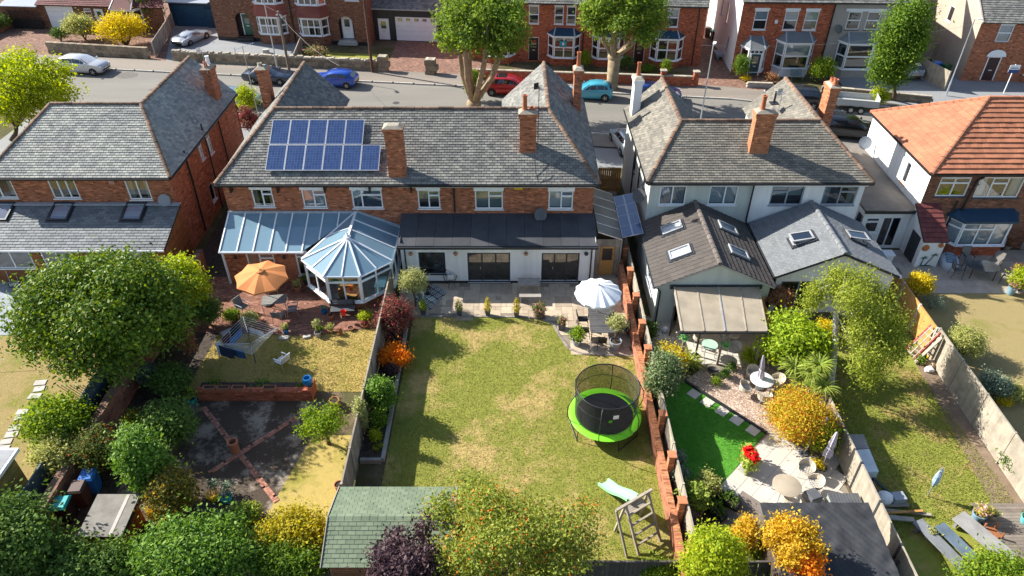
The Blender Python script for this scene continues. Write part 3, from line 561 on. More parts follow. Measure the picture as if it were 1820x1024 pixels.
def win(par, tf, a0, a1, z0, z1, cols=2, top=(), fm=None, lint=0, sill=True, cur=None, name='window', out=0, fw=.075, label=None, glass=None, bars=0, tfrac=.68, sashbar=False):
    """one window: frame and mullions, a pane for every light, sill, lintel, and what hangs behind the glass"""
    fm = fm or WHITE; glass = glass or GLASS; d0, d1 = out-.09, out-.03; m = MB(tf)
    m.box(a0, a1, d0, d1, z0, z0+fw); m.box(a0, a1, d0, d1, z1-fw, z1); m.box(a0, a0+fw, d0, d1, z0+fw, z1-fw); m.box(a1-fw, a1, d0, d1, z0+fw, z1-fw)
    cl = cols if isinstance(cols, (list, tuple)) else [1/cols]*cols; s = sum(cl); xs = [a0+fw/2]
    for c in cl: xs.append(xs[-1]+(a1-a0-fw)*c/s)
    for x in xs[1:-1]: m.box(x-fw/2, x+fw/2, d0, d1+.004, z0+fw, z1-fw)
    tz = z0+(z1-z0)*tfrac; P = []
    for i in range(len(cl)):
        x0, x1 = xs[i]+fw/2, xs[i+1]-fw/2
        if top == 'all' or i in top:
            m.box(x0, x1, d0, d1+.006, tz-fw/2, tz+fw/2); P += [(x0, x1, z0+fw, tz-fw/2), (x0, x1, tz+fw/2, z1-fw)]
            m.box(x0, x1, d0, d1+.02, tz+fw/2, tz+fw/2+.03); m.box(x0, x1, d0, d1+.02, z1-fw-.03, z1-fw)
        else: P.append((x0, x1, z0+fw, z1-fw))
        for b in range(bars): xb = x0+(x1-x0)*(b+1)/(bars+1); m.box(xb-.012, xb+.012, d0+.02, d1, z0+fw, z1-fw)
        if sashbar: zb = (z0+z1)/2; m.box(x0, x1, d0+.01, d1, zb-.02, zb+.02)
    w = B_(m, name, fm, par)
    if label: w['label'] = label
    for (x0, x1, y0, y1) in P:
        q = MB(tf); q.poly([(x0, out-.06, y0), (x1, out-.06, y0), (x1, out-.06, y1), (x0, out-.06, y1)]); B_(q, 'pane', glass, w)
    if sill: q = MB(tf); q.box(a0-.05, a1+.05, out-.1, out+.07, z0-.055, z0-.002); B_(q, 'sill', fm if sill is True else sill, w)
    if lint: q = MB(tf); q.box(a0-.06, a1+.06, out-.05, out+.025, z1+.002, z1+lint); B_(q, 'lintel', fm, w)
    if cur:
        q = MB(tf); kind, mt = cur
        if kind == 'blind': q.box(a0+fw, a1-fw, out-.2, out-.17, z0+(z1-z0)*.05, z1-.02)
        elif kind == 'half': q.box(a0+fw, a1-fw, out-.2, out-.17, z0+(z1-z0)*.45, z1-.02)
        elif kind == 'sides': wd = (a1-a0)*.22; [q.box(x, x+wd, out-.26, out-.18, z0, z1-.03) for x in (a0+.02, a1-.02-wd)]
        elif kind == 'slats':
            x = a0+fw
            while x < a1-fw-.05: q.box(x, x+.05, out-.22, out-.16, z0+.03, z1-.03); x += .085
        B_(q, 'blind', mt, w)
    return w
def tiles(par, pts, tw, th, mat, nsep=0, thick=.02, name='slate', gapx=.02, stag=.5, deck=None, lift=.02, jit=.004):
    """roof slope from its outline (first two points: the eave). Every slate is a wedge of its own; the lowest nsep whole ones are single objects"""
    P = [Vector(p) for p in pts]; u = (P[1]-P[0]).normalized(); n = Vector((0,0,0))
    for i in range(len(P)): a, b = P[i], P[(i+1)%len(P)]; n += Vector(((a.y-b.y)*(a.z+b.z), (a.z-b.z)*(a.x+b.x), (a.x-b.x)*(a.y+b.y)))
    n.normalize()
    if n.z < 0: n = -n
    v = n.cross(u)
    if v.z < 0: u = -u; v = n.cross(u)
    O = P[0]; Q = [((p-O).dot(u), (p-O).dot(v)) for p in P]; vm = max(q[1] for q in Q)
    dk = MB(); dk.extr([p-n*.01 for p in P], -n*.10); rf = B_(dk, 'roof_slope', deck or UNDER, par)
    g = random.Random(int(abs(O.x*37+O.y*11))); rows = max(1, int(vm/th)); th = vm/rows; rest = MB(); sep = []
    for r in range(rows):
        vb = r*th; vmid = vb+th*.5; xs = []
        for i in range(len(Q)):
            (ua, va), (ub, vb2) = Q[i], Q[(i+1)%len(Q)]
            if (va > vmid) != (vb2 > vmid): xs.append(ua+(ub-ua)*(vmid-va)/(vb2-va))
        if len(xs) < 2: continue
        x0, x1 = min(xs), max(xs); x = math.floor(x0/tw)*tw-(tw*stag if r % 2 else 0)
        while x < x1:
            l, rr = max(x, x0), min(x+tw, x1); full = (l == x and rr == x+tw); x += tw
            if rr-l < .04: continue
            if full and len(sep) < nsep: sep.append((l, vb)); continue
            t = thick*(1+g.uniform(-.25,.35)); a, b = l+gapx/2, rr-gapx/2; h0 = lift+t; h1 = lift*.3
            c = [O+u*a+v*(vb-.012+g.uniform(-jit,jit))+n*(h0), O+u*b+v*(vb-.012+g.uniform(-jit,jit))+n*(h0), O+u*b+v*(vb+th)+n*h1, O+u*a+v*(vb+th)+n*h1]
            rest.new(); f = [p-n*(t+.012) for p in c[:2]]; rest.add(c+f, [(0,1,2,3), (4,5,1,0)]); rest.add([c[0], c[3], f[0], c[1], c[2], f[1]], [(0,1,2), (3,5,4)])
    if rest.v: tag(B_(rest, name+'_courses', mat, par), kind='stuff')
    if sep:
        MS = []
        for k in range(8):
            s = MB(); t = thick*(.85+.5*k/8); h0 = lift+t; h1 = lift*.3; a, b = gapx/2, tw-gapx/2; s.seed = (k*.37+.06) % 1
            s.add([(a,-.012,h0),(b,-.012,h0),(b,th,h1),(a,th,h1),(a,-.012,h0-t-.012),(b,-.012,h0-t-.012)], [(0,1,2,3),(4,5,1,0),(0,3,4),(1,5,2)])
            o = s.build(name, mat, par); MS.append(o.data); bpy.data.objects.remove(o)
        rz = FRAME[par][1] if WD[0] else 0; R3 = Matrix((u, v, n)).transposed().to_4x4()
        for (l, vb) in sep:
            o = bpy.data.objects.new(name, MS[g.randrange(8)]); COL.objects.link(o); o.parent = par; p = O+u*l+v*vb
            if WD[0]: p = p-FRAME[par][0]
            o.matrix_basis = Matrix.Translation(p) @ R3
    return rf
RIDM = {}
def ridge(par, p, q, size=.125, mat=None, L=.45):
    """half-round ridge or hip tiles, one object each"""
    mat = mat or RIDGE; p, q = Vector(p), Vector(q); d = q-p; n = max(1, round(d.length/L)); l = d.length/n; d.normalize(); key = (round(l, 3), size, mat.name)
    if key not in RIDM:
        RIDM[key] = []
        for k in range(4):
            m = MB(); m.seed = k/3; pr = [(-size, -.05), (-size*.7, size*.45), (0, size*.62), (size*.7, size*.45), (size, -.05)]; V = [(0.0, a, b) for a, b in pr]+[(l-.025, a*.9, b*.9) for a, b in pr]; m.add(V, [(i, i+1, i+6, i+5) for i in range(4)]+[(0,1,2,3,4), (5,6,7,8,9)])
            o = m.build('ridge_tile', mat, par); RIDM[key].append(o.data); bpy.data.objects.remove(o)
    y = Vector((0,0,1)).cross(d).normalized(); z = d.cross(y); Rm = Matrix((d, y, z)).transposed().to_4x4(); g = random.Random(n)
    for i in range(n):
        o = bpy.data.objects.new('ridge_tile', RIDM[key][g.randrange(4)]); COL.objects.link(o); o.parent = par; c = p+d*l*i+Vector((0,0,.03+g.uniform(0,.012)))
        if WD[0]: c = c-FRAME[par][0]
        o.matrix_basis = Matrix.Translation(c) @ Rm
def chimney(par, x, y, w, d, zb, zt, mat=None, pots=(), corb=True, cap=None, flash=True):
    m = MB(); m.box(x-w/2, x+w/2, y-d/2, y+d/2, zb, zt-.35)
    if corb:
        m.box(x-w/2-.04, x+w/2+.04, y-d/2-.04, y+d/2+.04, zt-.35, zt-.25); m.box(x-w/2-.08, x+w/2+.08, y-d/2-.08, y+d/2+.08, zt-.25, zt-.08)
    else: m.box(x-w/2-.03, x+w/2+.03, y-d/2-.03, y+d/2+.03, zt-.35, zt-.08)
    m.mi = 1; e = .07 if corb else .02
    V = [(x+a*(w/2+e), y+b*(d/2+e), zt-.08) for a, b in ((-1,-1),(1,-1),(1,1),(-1,1))]+[(x+a*w*.32, y+b*d*.32, zt+.06) for a, b in ((-1,-1),(1,-1),(1,1),(-1,1))]; m.new(); m.add(V, [(4,5,6,7),(0,1,5,4),(1,2,6,5),(2,3,7,6),(3,0,4,7)])
    c = B_(m, 'chimney', [mat or BRICK, cap or CEMENT], par)
    for (px, py, h, r, mt) in pots:
        q = MB(); q.lathe([(r*1.15,0),(r*1.15,.06),(r,.08),(r*.8,h*.85),(r*1.02,h*.9),(r*1.02,h),(r*.65,h),(r*.65,h-.1)], (x+px, y+py, zt+.02), 10); B_(q, 'chimney_pot', mt, c, smooth=True)
    return c
def pipe(par, pts, r=.04, mat=None, name='downpipe'): m = MB(); m.tube(pts, r, 7); return B_(m, name, mat or BLACK, par, smooth=True)
def bar(par, name, mat, *boxes, tf=None, **k):
    m = MB(tf)
    for b in boxes: m.box(*b)
    return B_(m, name, mat, par, **k)
def rooflight(par, c, u, v, n, w, h, fm=None, tilt=0):
    """window set in a roof slope: raised frame, flashing and pane; c is the lower centre"""
    fm = fm or ANTH; c, u, v, n = Vector(c), Vector(u), Vector(v), Vector(n)
    P = lambda a, b, k: c+u*a+v*b+n*k
    def bx(m, a0, a1, b0, b1, k0, k1): m.new(); m.add([P(a0,b0,k0),P(a1,b0,k0),P(a1,b1,k0),P(a0,b1,k0),P(a0,b0,k1),P(a1,b0,k1),P(a1,b1,k1),P(a0,b1,k1)], [(0,3,2,1),(4,5,6,7),(0,1,5,4),(1,2,6,5),(2,3,7,6),(3,0,4,7)])
    m = MB(); f = .09; bx(m, -w/2-.1, w/2+.1, -.12, h+.12, .0, .045); m.mi = 1
    if tilt:
        v0, n0 = v, n; ca, sa = math.cos(tilt), math.sin(tilt); top = c+v*h
        bx(m, -w/2, -w/2+f, 0, h, .0, .1); bx(m, w/2-f, w/2, 0, h, .0, .1); bx(m, -w/2, w/2, 0, f, 0, .1); bx(m, -w/2, w/2, h-f, h, 0, .1)
        v = v0*ca-n0*sa; n = n0*ca+v0*sa; c = c+v0*(h*.5)-v*(h*.5)+n0*.12; P = lambda a, b, k: c+u*a+v*b+n*k; globals()['_P'] = P
    for b in ((-w/2, -w/2+f, 0, h), (w/2-f, w/2, 0, h), (-w/2+f, w/2-f, 0, f), (-w/2+f, w/2-f, h-f, h)): bx(m, *b, .04, .13)
    m.mi = 2; bx(m, -w/2+f, w/2-f, f, h-f, .03, .05)
    o = B_(m, 'rooflight', [ANTH, SKYF if fm is not ANTH else fm, WHITE if tilt == 0 else INTER], par); q = MB(); q.poly([P(-w/2+f, f, .1), P(w/2-f, f, .1), P(w/2-f, h-f, .1), P(-w/2+f, h-f, .1)]); B_(q, 'pane', GLASSA if fm is ANTH else GLASSR, o); return o
def dish(par, c, facing, r=.35, mat=None):
    c = Vector(c); f = Vector(facing).normalized(); a = f.cross(Vector((0,0,1))).normalized(); b = a.cross(f); m = MB(); n = 14; V = [c-f*.08]
    for k in range(n): t = 2*math.pi*k/n; V.append(c+(a*math.cos(t)+b*math.sin(t)*1.1)*r)
    V2 = [p-f*.015 for p in V]; m.add(V+V2, [(0, 1+k, 1+(k+1)%n) for k in range(n)]+[(n+1, n+2+(k+1)%n, n+2+k) for k in range(n)]+[(1+k, n+2+k, n+2+(k+1)%n, 1+(k+1)%n) for k in range(n)])
    m.tube([c-f*.08, c-f*.3-b*.1], .02, 5); m.tube([c-b*r, c+f*.3-b*.08], .012, 4); m.tube([c+f*.3-b*.12, c+f*.3], .03, 5); return B_(m, 'satellite_dish', mat or GREYPL, par, smooth=True)
def aerial(par, base, h, d=(1,.3,0), yag=.9, mat=None):
    m = MB(); b = Vector(base); m.tube([b, b+Vector((0,0,h))], .022, 5); d = Vector(d).normalized(); s = d.cross(Vector((0,0,1))); t = b+Vector((0,0,h-.08)); m.tube([t-d*yag*.4, t+d*yag*.6], .014, 4)
    for i in range(9): q = t+d*yag*(-.35+i*.11); L = .16+.02*(i < 2)*8; m.tube([q-s*L, q+s*L], .007, 4)
    m.beam(t-d*yag*.4-Vector((0,0,.18)), t-d*yag*.4+Vector((0,0,.18)), .3, .02, d); return B_(m, 'aerial', mat or ALU, par)
# ------------------------------------------------------------------ the row of houses seen from behind
def shell(t, xl, xr, ye, yr, ze, zr, sl, sr, wings, wall, slate, ops=(), nsep=300, tw=.3, th=.2, split=None, sops=(), side_mat=None, ridge_mat=None, lops=()):
    """two-storey house: rear wall with openings, side walls, hipped main roof, street wings with gables. sl, sr: how far the hips run in"""
    yf = 2*yr-ye; yw = ye+.3; zt = ze-.12
    m = MB(FY(yw)); wallp(m, xl+.25, (split[0] if split else xr-.25), 0, zt, [o for o in ops if not split or o[0] < split[0]]); B_(m, 'wall', [wall, INTER], t)
    if split: m = MB(FY(yw)); wallp(m, split[0], xr-.25, 0, zt, [o for o in ops if o[0] >= split[0]]); B_(m, 'wall', [split[1], INTER], t)
    m = MB(FXp(xr-.25)); gR = max([yf]+[w[2] for w in wings if w[1] == xr]); wallp(m, yw, gR-.05, 0, zt, sops); B_(m, 'side_wall', [side_mat or (split[1] if split else wall), INTER], t)
    m = MB(FXn(xl+.25)); gL = max([yf]+[w[2] for w in wings if w[0] == xl]); wallp(m, yw, gL-.05, 0, zt, lops); B_(m, 'side_wall', [side_mat or wall, INTER], t)
    m = MB(FYb(yf-.3)); wallp(m, xl+.25, xr-.25, 0, zt); B_(m, 'front_wall', [wall, INTER], t)
    a, b = xl+sl, xr-sr
    tiles(t, [(xl,ye,ze),(xr,ye,ze),(b,yr,zr),(a,yr,zr)], tw, th, slate, nsep)
    tiles(t, [(xr,yf,ze),(xl,yf,ze),(a,yr,zr),(b,yr,zr)], tw*2, th*2, slate, 0)
    for side, x, rx, g in ((0, xl, a, gL), (1, xr, b, gR)):
        w = [w for w in wings if w[side] == x]
        if w: tiles(t, [(x,ye,ze),(x,g,ze),(rx,g,zr),(rx,yr,zr)], tw, th, slate, 0); ridge(t, (rx,yr,zr), (rx,g,zr), mat=ridge_mat)
        else: tiles(t, [(x,ye,ze),(x,yf,ze),(rx,yr,zr)], tw, th, slate, 0); ridge(t, (x,yf,ze), (rx,yr,zr), mat=ridge_mat)
        ridge(t, (x,ye,ze), (rx,yr,zr), mat=ridge_mat)
        if w:
            ox = 2*rx-x; tiles(t, [(ox,g,ze),(ox,yr+.2,ze),(rx,yr+.2,zr),(rx,g,zr)], tw, th, slate, 0)
            gm = MB(); gm.extr([(min(x,ox)+.25,g-.2,0),(max(x,ox)-.25,g-.2,0),(max(x,ox)-.25,g-.2,ze-.1),(rx,g-.2,zr-.12),(min(x,ox)+.25,g-.2,ze-.1)], (0,.1,0)); B_(gm, 'gable_wall', wall, t)
            im = MB(FXp(ox-.25) if ox > x else FXn(ox+.25)); wallp(im, yf-.3, g-.1, 0, ze-.1); B_(im, 'side_wall', [wall, INTER], t)
    ridge(t, (a,yr,zr), (b,yr,zr), mat=ridge_mat)
    bar(t, 'gutter', BLACK, (xl, xr, ye-.14, ye+.02, ze-.12, ze-.02)); bar(t, 'gutter', BLACK, (xr-.02, xr+.08, ye, gR, ze-.12, ze-.03)); bar(t, 'gutter', BLACK, (xl-.08, xl+.02, ye, gL, ze-.12, ze-.03))
    bar(t, 'soffit', WHITE if split or wall is BRICK else wall, (xl+.1, xr-.1, ye+.03, yw+.02, ze-.2, ze-.11))
# ---------------------------------------------- house with cedar clad extension (left of the picture)
HA = T('brick_house', 'red brick house with pale hipped slate roof and cedar clad rear extension', 'house', (-24.5, 41, 0))
opA = [(-30.1,-28.4,3.83,5.03), (-26.34,-24.8,3.8,5.03), (-21.99,-20.7,3.72,5.0)]
sopA = [(40.6,41.15,3.85,5.1), (42.0,42.6,3.55,5.1), (40.5,41.2,.9,2.15)]
shell(HA, -29.7, -19.15, 35.75, 40.05, 5.3, 7.85, 2.65, 2.6, [(-24.5,-19.15,48.0)], BRICK, SLATE_A, opA, 300, .27, .165, sops=sopA)
for i, o in enumerate(opA): win(HA, FY(36.05), *o, cols=(3 if i == 1 else 2), cur=('sides', CURT) if i != 1 else None)
for o in sopA: win(HA, FXp(-19.4), *o, cols=1, top=(0,) if o[2] > 3.5 else ())
chimney(HA, -19.85, 46.0, .55, .95, 5.0, 7.95, BRICK, [(0,-.25,.35,.13,CLAY),(0,.25,.55,.13,WHITE)])
pipe(HA, [(-19.3,38.5,5.6),(-19.3,38.5,3.8),(-19.32,38.3,.2)], .055); pipe(HA, [(-19.3,44.2,5.2),(-19.3,44.2,.2)], .05)
pipe(HA, [(-19.3,41.6,5.9),(-19.25,41.6,4.2),(-19.25,41.3,.1)], .05)
bar(HA, 'vent_plate', M('vent_pink', (.55,.28,.22), .8), (-22.86,-22.55,36.02,36.045,4.72,5.0)); dish(HA, (-19.9,35.75,3.85), (.5,-1,.35), .33, GREYP)
aerial(HA, (-19.7,45.4,7.7), 1.5, (.8,-.6,.1)); 
# lean-to extension
XA0, XA1 = -31.0, -19.15
tiles(HA, [(XA0,32.75,2.45),(XA1,32.75,2.45),(XA1,36.0,3.5),(XA0,36.0,3.5)], .42, .2, SLATE_N, 160, .016)
opx = [(-29.2,-26.9,1.0,2.2), (-26.3,-24.6,.06,2.15), (-22.4,-20.4,.06,2.15)]
m = MB(FY(33.05)); wallp(m, XA0, XA1-.1, 0, 2.4, opx); B_(m, 'extension_wall', [WOODC, INTERB], HA)
for i in range(30):
    z = 2.38-i*.145
    if z < .1: break
    for a0, a1 in ((XA0, opx[0][0]-.04), (opx[0][1]+.04, opx[1][0]-.04), (opx[1][1]+.04, opx[2][0]-.04), (opx[2][1]+.04, XA1-.12)): m = MB(); m.box(a0, a1, 33.02, 33.047, z-.135, z); B_(m, 'cladding_board', WOODC, HA)
    m = MB(); m.box(XA1-.1, XA1-.075, 33.05, 36.0, z-.135, z); B_(m, 'cladding_board', WOODC, HA)
m = MB(); m.extr([(XA1-.13,33.06,0),(XA1-.13,36.0,0),(XA1-.13,36.0,3.4),(XA1-.13,33.06,2.4)], (.03,0,0)); B_(m, 'extension_side', WOODC, HA)
for i, o in enumerate(opx): win(HA, FY(33.05), *o, cols=(2,2,3)[i], cur=('sides', CURT) if i == 2 else None, sill=i == 0)
bar(HA, 'gutter', WHITE, (XA0, XA1, 32.66, 32.75, 2.36, 2.45)); bar(HA, 'flashing', LEAD, (XA0, XA1+.02, 35.75, 36.03, 3.5, 3.56))
uA, vA = Vector((1,0,0)), Vector((0,3.25,1.05)).normalized(); nA = uA.cross(vA)
for u in (-1, 106, 236): p = WY(u, 404, 33.5); q = G(u, 403, 2.72); rooflight(HA, (q.x, q.y, 2.45+(q.y-32.75)*.323), uA, vA, nA, 1.15, 1.35)
# ---------------------------------------------- semi-detached pair in the middle
HB = T('semi_detached_pair', 'wide red brick semi-detached pair with solar panels on its grey slate roof', 'house', (-5.8, 41, 0))
opB = [(-14.62,-13.45,3.69,4.86), (-11.81,-10.5,3.65,4.84), (-9.02,-7.31,3.6,4.84), (-5.31,-4.06,3.58,4.80), (-2.09,-.51,3.54,4.78), (2.06,3.45,3.54,4.76)]
shell(HB, -16.4, 4.85, 35.0, 39.3, 5.3, 7.88, 2.65, 2.75, [(-16.4,-11.1,46.9), (-.65,4.85,46.9)], BRICK, SLATE_B, opB, 300, .30, .172)
for i, o in enumerate(opB):
    a0, a1, z0, z1 = o; win(HB, FY(35.3), a0, a1, z0, z1-.02, cols=([1,1], [1,1], [.9,1.9], [1,1], [1,1], [1.1,1])[i], top=(1,), lint=.0, cur=[('sides', CURT), ('blind', BLIND), None, ('half', CURT), ('blind', BLINDG), ('blind', BLIND)][i])
    bar(HB, 'lintel', WHITE, (a0-.05, a1+.05, 35.20, 35.32, z1-.015, z1+.22))
for x in (-15.6,-13.0,-10.4,-7.9,-5.6): bar(HB, 'gutter_bracket', BLACK, (x-.04, x+.04, 34.92, 35.28, 4.78, 5.16)) if x < -5 else None
bar(HB, 'fascia', WHITE, (-6.3, 4.6, 35.06, 35.10, 5.05, 5.17))
chimney(HB, -6.33, 35.65, .95, .62, 3.2, 8.5, BRICK, [], True); chimney(HB, .88, 37.0, .92, .6, 6.2, 8.75, BRICK, [(-.18,0,.85,.14,CLAY), (.22,.05,.15,.16,CLAY)])
chimney(HB, 4.15, 44.0, .5, .8, 5.2, 8.6, BRICK, [(0,.1,.9,.13,CLAY)]); chimney(HB, -15.75, 44.4, .6, .75, 5.2, 8.5, BRICK, [(-.1,0,.2,.15,CEMENT)])
aerial(HB, (1.45,37.0,6.9), 3.2, (.5,-.8,.0), .7, BLACK); aerial(HB, (-16.0,42.6,6.0), 4.4, (.9,.3,.25), 1.2)
pipe(HB, [(1.2,36.55,6.7),(1.35,35.4,5.6),(1.5,35.0,5.3)], .018, name='cable'); pipe(HB, [(1.95,35.6,5.85),(1.9,35.3,5.6),(1.5,35.0,5.3)], .018, name='cable')
pipe(HB, [(-3.25,35.22,5.2),(-3.25,35.22,3.4)], .05); pipe(HB, [(.75,35.27,5.0),(.75,35.27,3.3)], .012, BRICK_D, 'cable')
bar(HB, 'alarm_box', YELP, (.12, .58, 35.18, 35.29, 4.86, 5.06)); dish(HB, (1.62,34.85,3.42), (.15,-1,.45), .36)
# solar array: every module a part
kB = 2.58/4.3; uB, vB = Vector((1,0,0)), Vector((0,1,kB)).normalized(); nB = uB.cross(vB)
def mod2(par, c, u, v, n, w, h):
    c = Vector(c); f = .035
    def mk(bs):
        q = MB()
        for a0, a1, b0, b1, k0, k1 in bs: q.new(); q.add([c+u*a+v*b+n*k for k in (k0, k1) for a, b in ((a0,b0),(a1,b0),(a1,b1),(a0,b1))], [(0,3,2,1),(4,5,6,7),(0,1,5,4),(1,2,6,5),(2,3,7,6),(3,0,4,7)])
        return q
    o = B_(mk([(0,w,0,f,0,.05),(0,w,h-f,h,0,.05),(0,f,f,h-f,0,.05),(w-f,w,f,h-f,0,.05)]), 'solar_panel', ALU, par); B_(mk([(f,w-f,f,h-f,0,.04)]), 'cells', SOLAR, o)
for i in range(6): mod2(HB, Vector((-13.66+i*1.05, 35.66, 5.3+.66*kB))+nB*.14, uB, vB, nB, 1.04, 1.66)
for i in range(5): mod2(HB, Vector((-13.64+i*1.05, 35.66, 5.3+.66*kB))+vB*1.69+nB*.14, uB, vB, nB, 1.04, 1.66)
m = MB(); [m.beam(Vector((-13.7,35.66,5.3+.66*kB))+vB*k+nB*.1, Vector((-7.3 if k < 1.6 else -8.4,35.66,5.3+.66*kB))+vB*k+nB*.1, .05, .05) for k in (.4,1.3,2.1,3.0)]; B_(m, 'mounting_rail', ALU, HB)
# white rendered extension
YE = 33.0; xe0, xe1 = -6.3, 4.72
opE = [(-5.22,-3.74,.66,2.13), (-2.5,-.1,.05,2.1), (1.66,3.78,.05,2.08)]
m = MB(FY(YE)); wallp(m, xe0+.12, xe1-.1, .16, 2.62, opE); wallp(m, xe0+.12, xe1-.1, 0.0, .16, [(o[0], o[1], .05, .16) for o in opE[1:]]); B_(m, 'extension_wall', [REND_W, INTERB], HB)
for x, k in ((xe0+.12, FXn), (xe1-.1, FXp)): m = MB(k(x)); wallp(m, YE, 35.3, 0, 2.9); B_(m, 'extension_side', [REND_W, INTER], HB)
bar(HB, 'plinth', BLACK, (xe0+.1, -2.52, YE-.02, YE+.02, 0.03, .15), (-.08, 1.64, YE-.02, YE+.02, .03, .15), (3.8, xe1-.08, YE-.02, YE+.02, .03, .15))
win(HB, FY(YE), *opE[0], cols=1, fm=ANTH, label='anthracite picture window', cur=None)
for o in opE[1:]:
    d = win(HB, FY(YE), *o, cols=3, fm=ANTH, name='bifold_door', sill=False, fw=.09, glass=GLASSD); x = o[0]+(o[1]-o[0])*.3; bar(d, 'handle', ALU, (x-.015, x+.015, YE-.03, YE+.03, 1.0, 1.12))
n = 11; vE = Vector((0, 2.3, .55)).normalized(); nE = Vector((1,0,0)).cross(vE)
for i in range(n):
    a, b = xe0+(xe1-xe0)*i/n, xe0+(xe1-xe0)*(i+1)/n-.012; m = MB(); e = Vector((0, YE-.22, 2.66)); f = Vector((0, 35.28, 3.22)); m.extr([(a,e.y,e.z),(b,e.y,e.z),(b,f.y,f.z),(a,f.y,f.z)], (0,0,.045+.006*(i % 2))); B_(m, 'felt_sheet', FELT, HB)
bar(HB, 'fascia', ANTH, (xe0, xe1, YE-.24, YE-.20, 2.46, 2.68)); bar(HB, 'gutter', ANTH, (xe0-.02, xe1+.02, YE-.34, YE-.245, 2.55, 2.66)); bar(HB, 'soffit', REND_W, (xe0+.1, xe1-.1, YE-.2, YE+.01, 2.47, 2.5))
pipe(HB, [(-5.95,YE-.27,2.5),(-5.95,YE-.07,2.3),(-5.95,YE-.07,.05)], .04); pipe(HB, [(4.42,YE-.27,2.5),(4.42,YE-.07,2.3),(4.42,YE-.07,.05)], .04)
COPPER = M('copper_lamp', (.45,.22,.13), .35, metal=.6)
for x in (-5.62,-3.13,.78,4.12): m = MB(); m.lathe([(.03,0),(.1,.03),(.13,.1),(.1,.17),(.04,.2)], (x, YE-.14, 2.02), 10); m.box(x-.03, x+.03, YE-.12, YE-.005, 2.1, 2.16); B_(m, 'wall_lamp', COPPER if x < 4 else ANTH, HB, smooth=True)
# ---------------------------------------------- pale rendered pair
HC = T('rendered_pair', 'pale rendered semi-detached pair, sage on one half and white on the other', 'house', (13.8, 40, 0))
opC = [(8.33,9.84,3.69,4.93), (11.13,12.75,3.69,4.93), (14.63,16.47,3.69,4.9), (17.56,19.48,3.69,4.9)]
lopC = [(37.0,37.6,3.9,5.0), (40.5,41.1,3.0,4.4)]
shell(HC, 7.5, 20.05, 35.2, 38.65, 5.3, 7.42, 2.2, 2.35, [(7.5,11.9,45.3), (15.35,20.05,45.3)], REND_G, SLATE_C, opC, 300, .30, .155, split=(13.58, REND_W), lops=lopC)
for i, o in enumerate(opC): win(HC, FY(35.5), *o, cols=[[1,1.05],[1.25,1],[1,1],[1,1]][i], top=((),(),(0,),(1,))[i], fm=WHITE if i < 2 else GREYP, cur=[('slats', BLIND), ('blind', BLIND), ('half', BLINDG), ('sides', BLINDG)][i])
for o in lopC: win(HC, FXn(7.75), *o, cols=1, fm=ANTH)
chimney(HC, 13.85, 37.05, 1.05, .6, 5.9, 8.75, BRICK_O, [(-.2,0,.8,.14,CLAY)], True); chimney(HC, 7.95, 44.0, .5, .9, 5.2, 8.0, REND_W, [(.0,.1,.85,.13,CLAY)], True); chimney(HC, 19.55, 42.3, .55, 1.0, 4.9, 8.2, BRICK_O, [(0,-.25,.35,.16,CLAY),(0,.25,.25,.16,CLAY)])
aerial(HC, (14.5,37.0,7.6), 2.2, (.3,-1,0), .5, STEEL); m = MB(); m.tube([(16.2,42.3,6.9),(16.2,42.3,7.7)], .07, 7); m.box(15.95,16.45,42.0,42.5,6.95,7.0); B_(m, 'flue', BLACK, HC)
pipe(HC, [(13.5,35.35,5.2),(13.5,35.35,2.7),(13.52,34.2,2.5)], .05); dish(HC, (7.3,36.2,3.9), (-.8,-1,.4), .4); pipe(HC, [(7.62,40.5,5.2),(7.62,40.5,.2)], .05); pipe(HC, [(7.66,38.6,4.9),(7.66,38.6,.2)], .05)
bar(HC, 'fascia', WHITE, (13.6, 19.85, 35.26, 35.3, 5.02, 5.17))
# sage extension with charcoal tiles
TJ = M('tile_joint', (.42,.39,.35), .9)
def gable_ext(xl, xr, ybk, yfr, ze, zr, wall, tile, tw, th, ns, stag, base=0):
    xm = (xl+xr)/2; tiles(HC, [(xl,yfr,ze),(xl,ybk,ze),(xm,ybk,zr),(xm,yfr,zr)], tw, th, tile, ns, .018, 'roof_tile', .022 if tile is TILE_DK else .01, stag, TJ if tile is TILE_DK else None); tiles(HC, [(xr,ybk,ze),(xr,yfr,ze),(xm,yfr,zr),(xm,ybk,zr)], tw, th, tile, ns, .018, 'roof_tile', .022 if tile is TILE_DK else .01, stag, TJ if tile is TILE_DK else None)
    ridge(HC, (xm,yfr,zr), (xm,ybk,zr), .13, M('ridge_dark', (.15,.125,.11), .85, rnd=.15) if tile is TILE_DK else SHINGLE); bar(HC, 'gutter', ANTH, (xl-.08, xl+.02, yfr, ybk, ze-.1, ze-.01)); bar(HC, 'gutter', ANTH if tile is TILE_DK else WHITE, (xr-.02, xr+.08, yfr, ybk, ze-.1, ze-.01))
    return xm
xm = gable_ext(7.3, 13.45, 35.4, 29.2, 2.55, 4.0, REND_G, TILE_DK, .33, .29, 75, 0)
m = MB(FY(29.4)); wallp(m, 7.5, 13.25, 0, 2.5, [(8.9,12.3,.05,2.15)]); m.poly([(7.5,0,2.5),(13.25,0,2.5),(xm,0,3.9)]); B_(m, 'extension_wall', [REND_G, INTERB], HC)
opS = [(30.4,32.3,1.0,2.2)]; m = MB(FXn(7.5)); wallp(m, 29.4, 35.5, 0, 2.5, opS); B_(m, 'extension_side', [REND_G, INTER], HC); win(HC, FXn(7.5), *opS[0], cols=2)
m = MB(FXp(13.25)); wallp(m, 29.4, 35.5, 0, 2.5); B_(m, 'extension_side', [REND_G, INTER], HC)
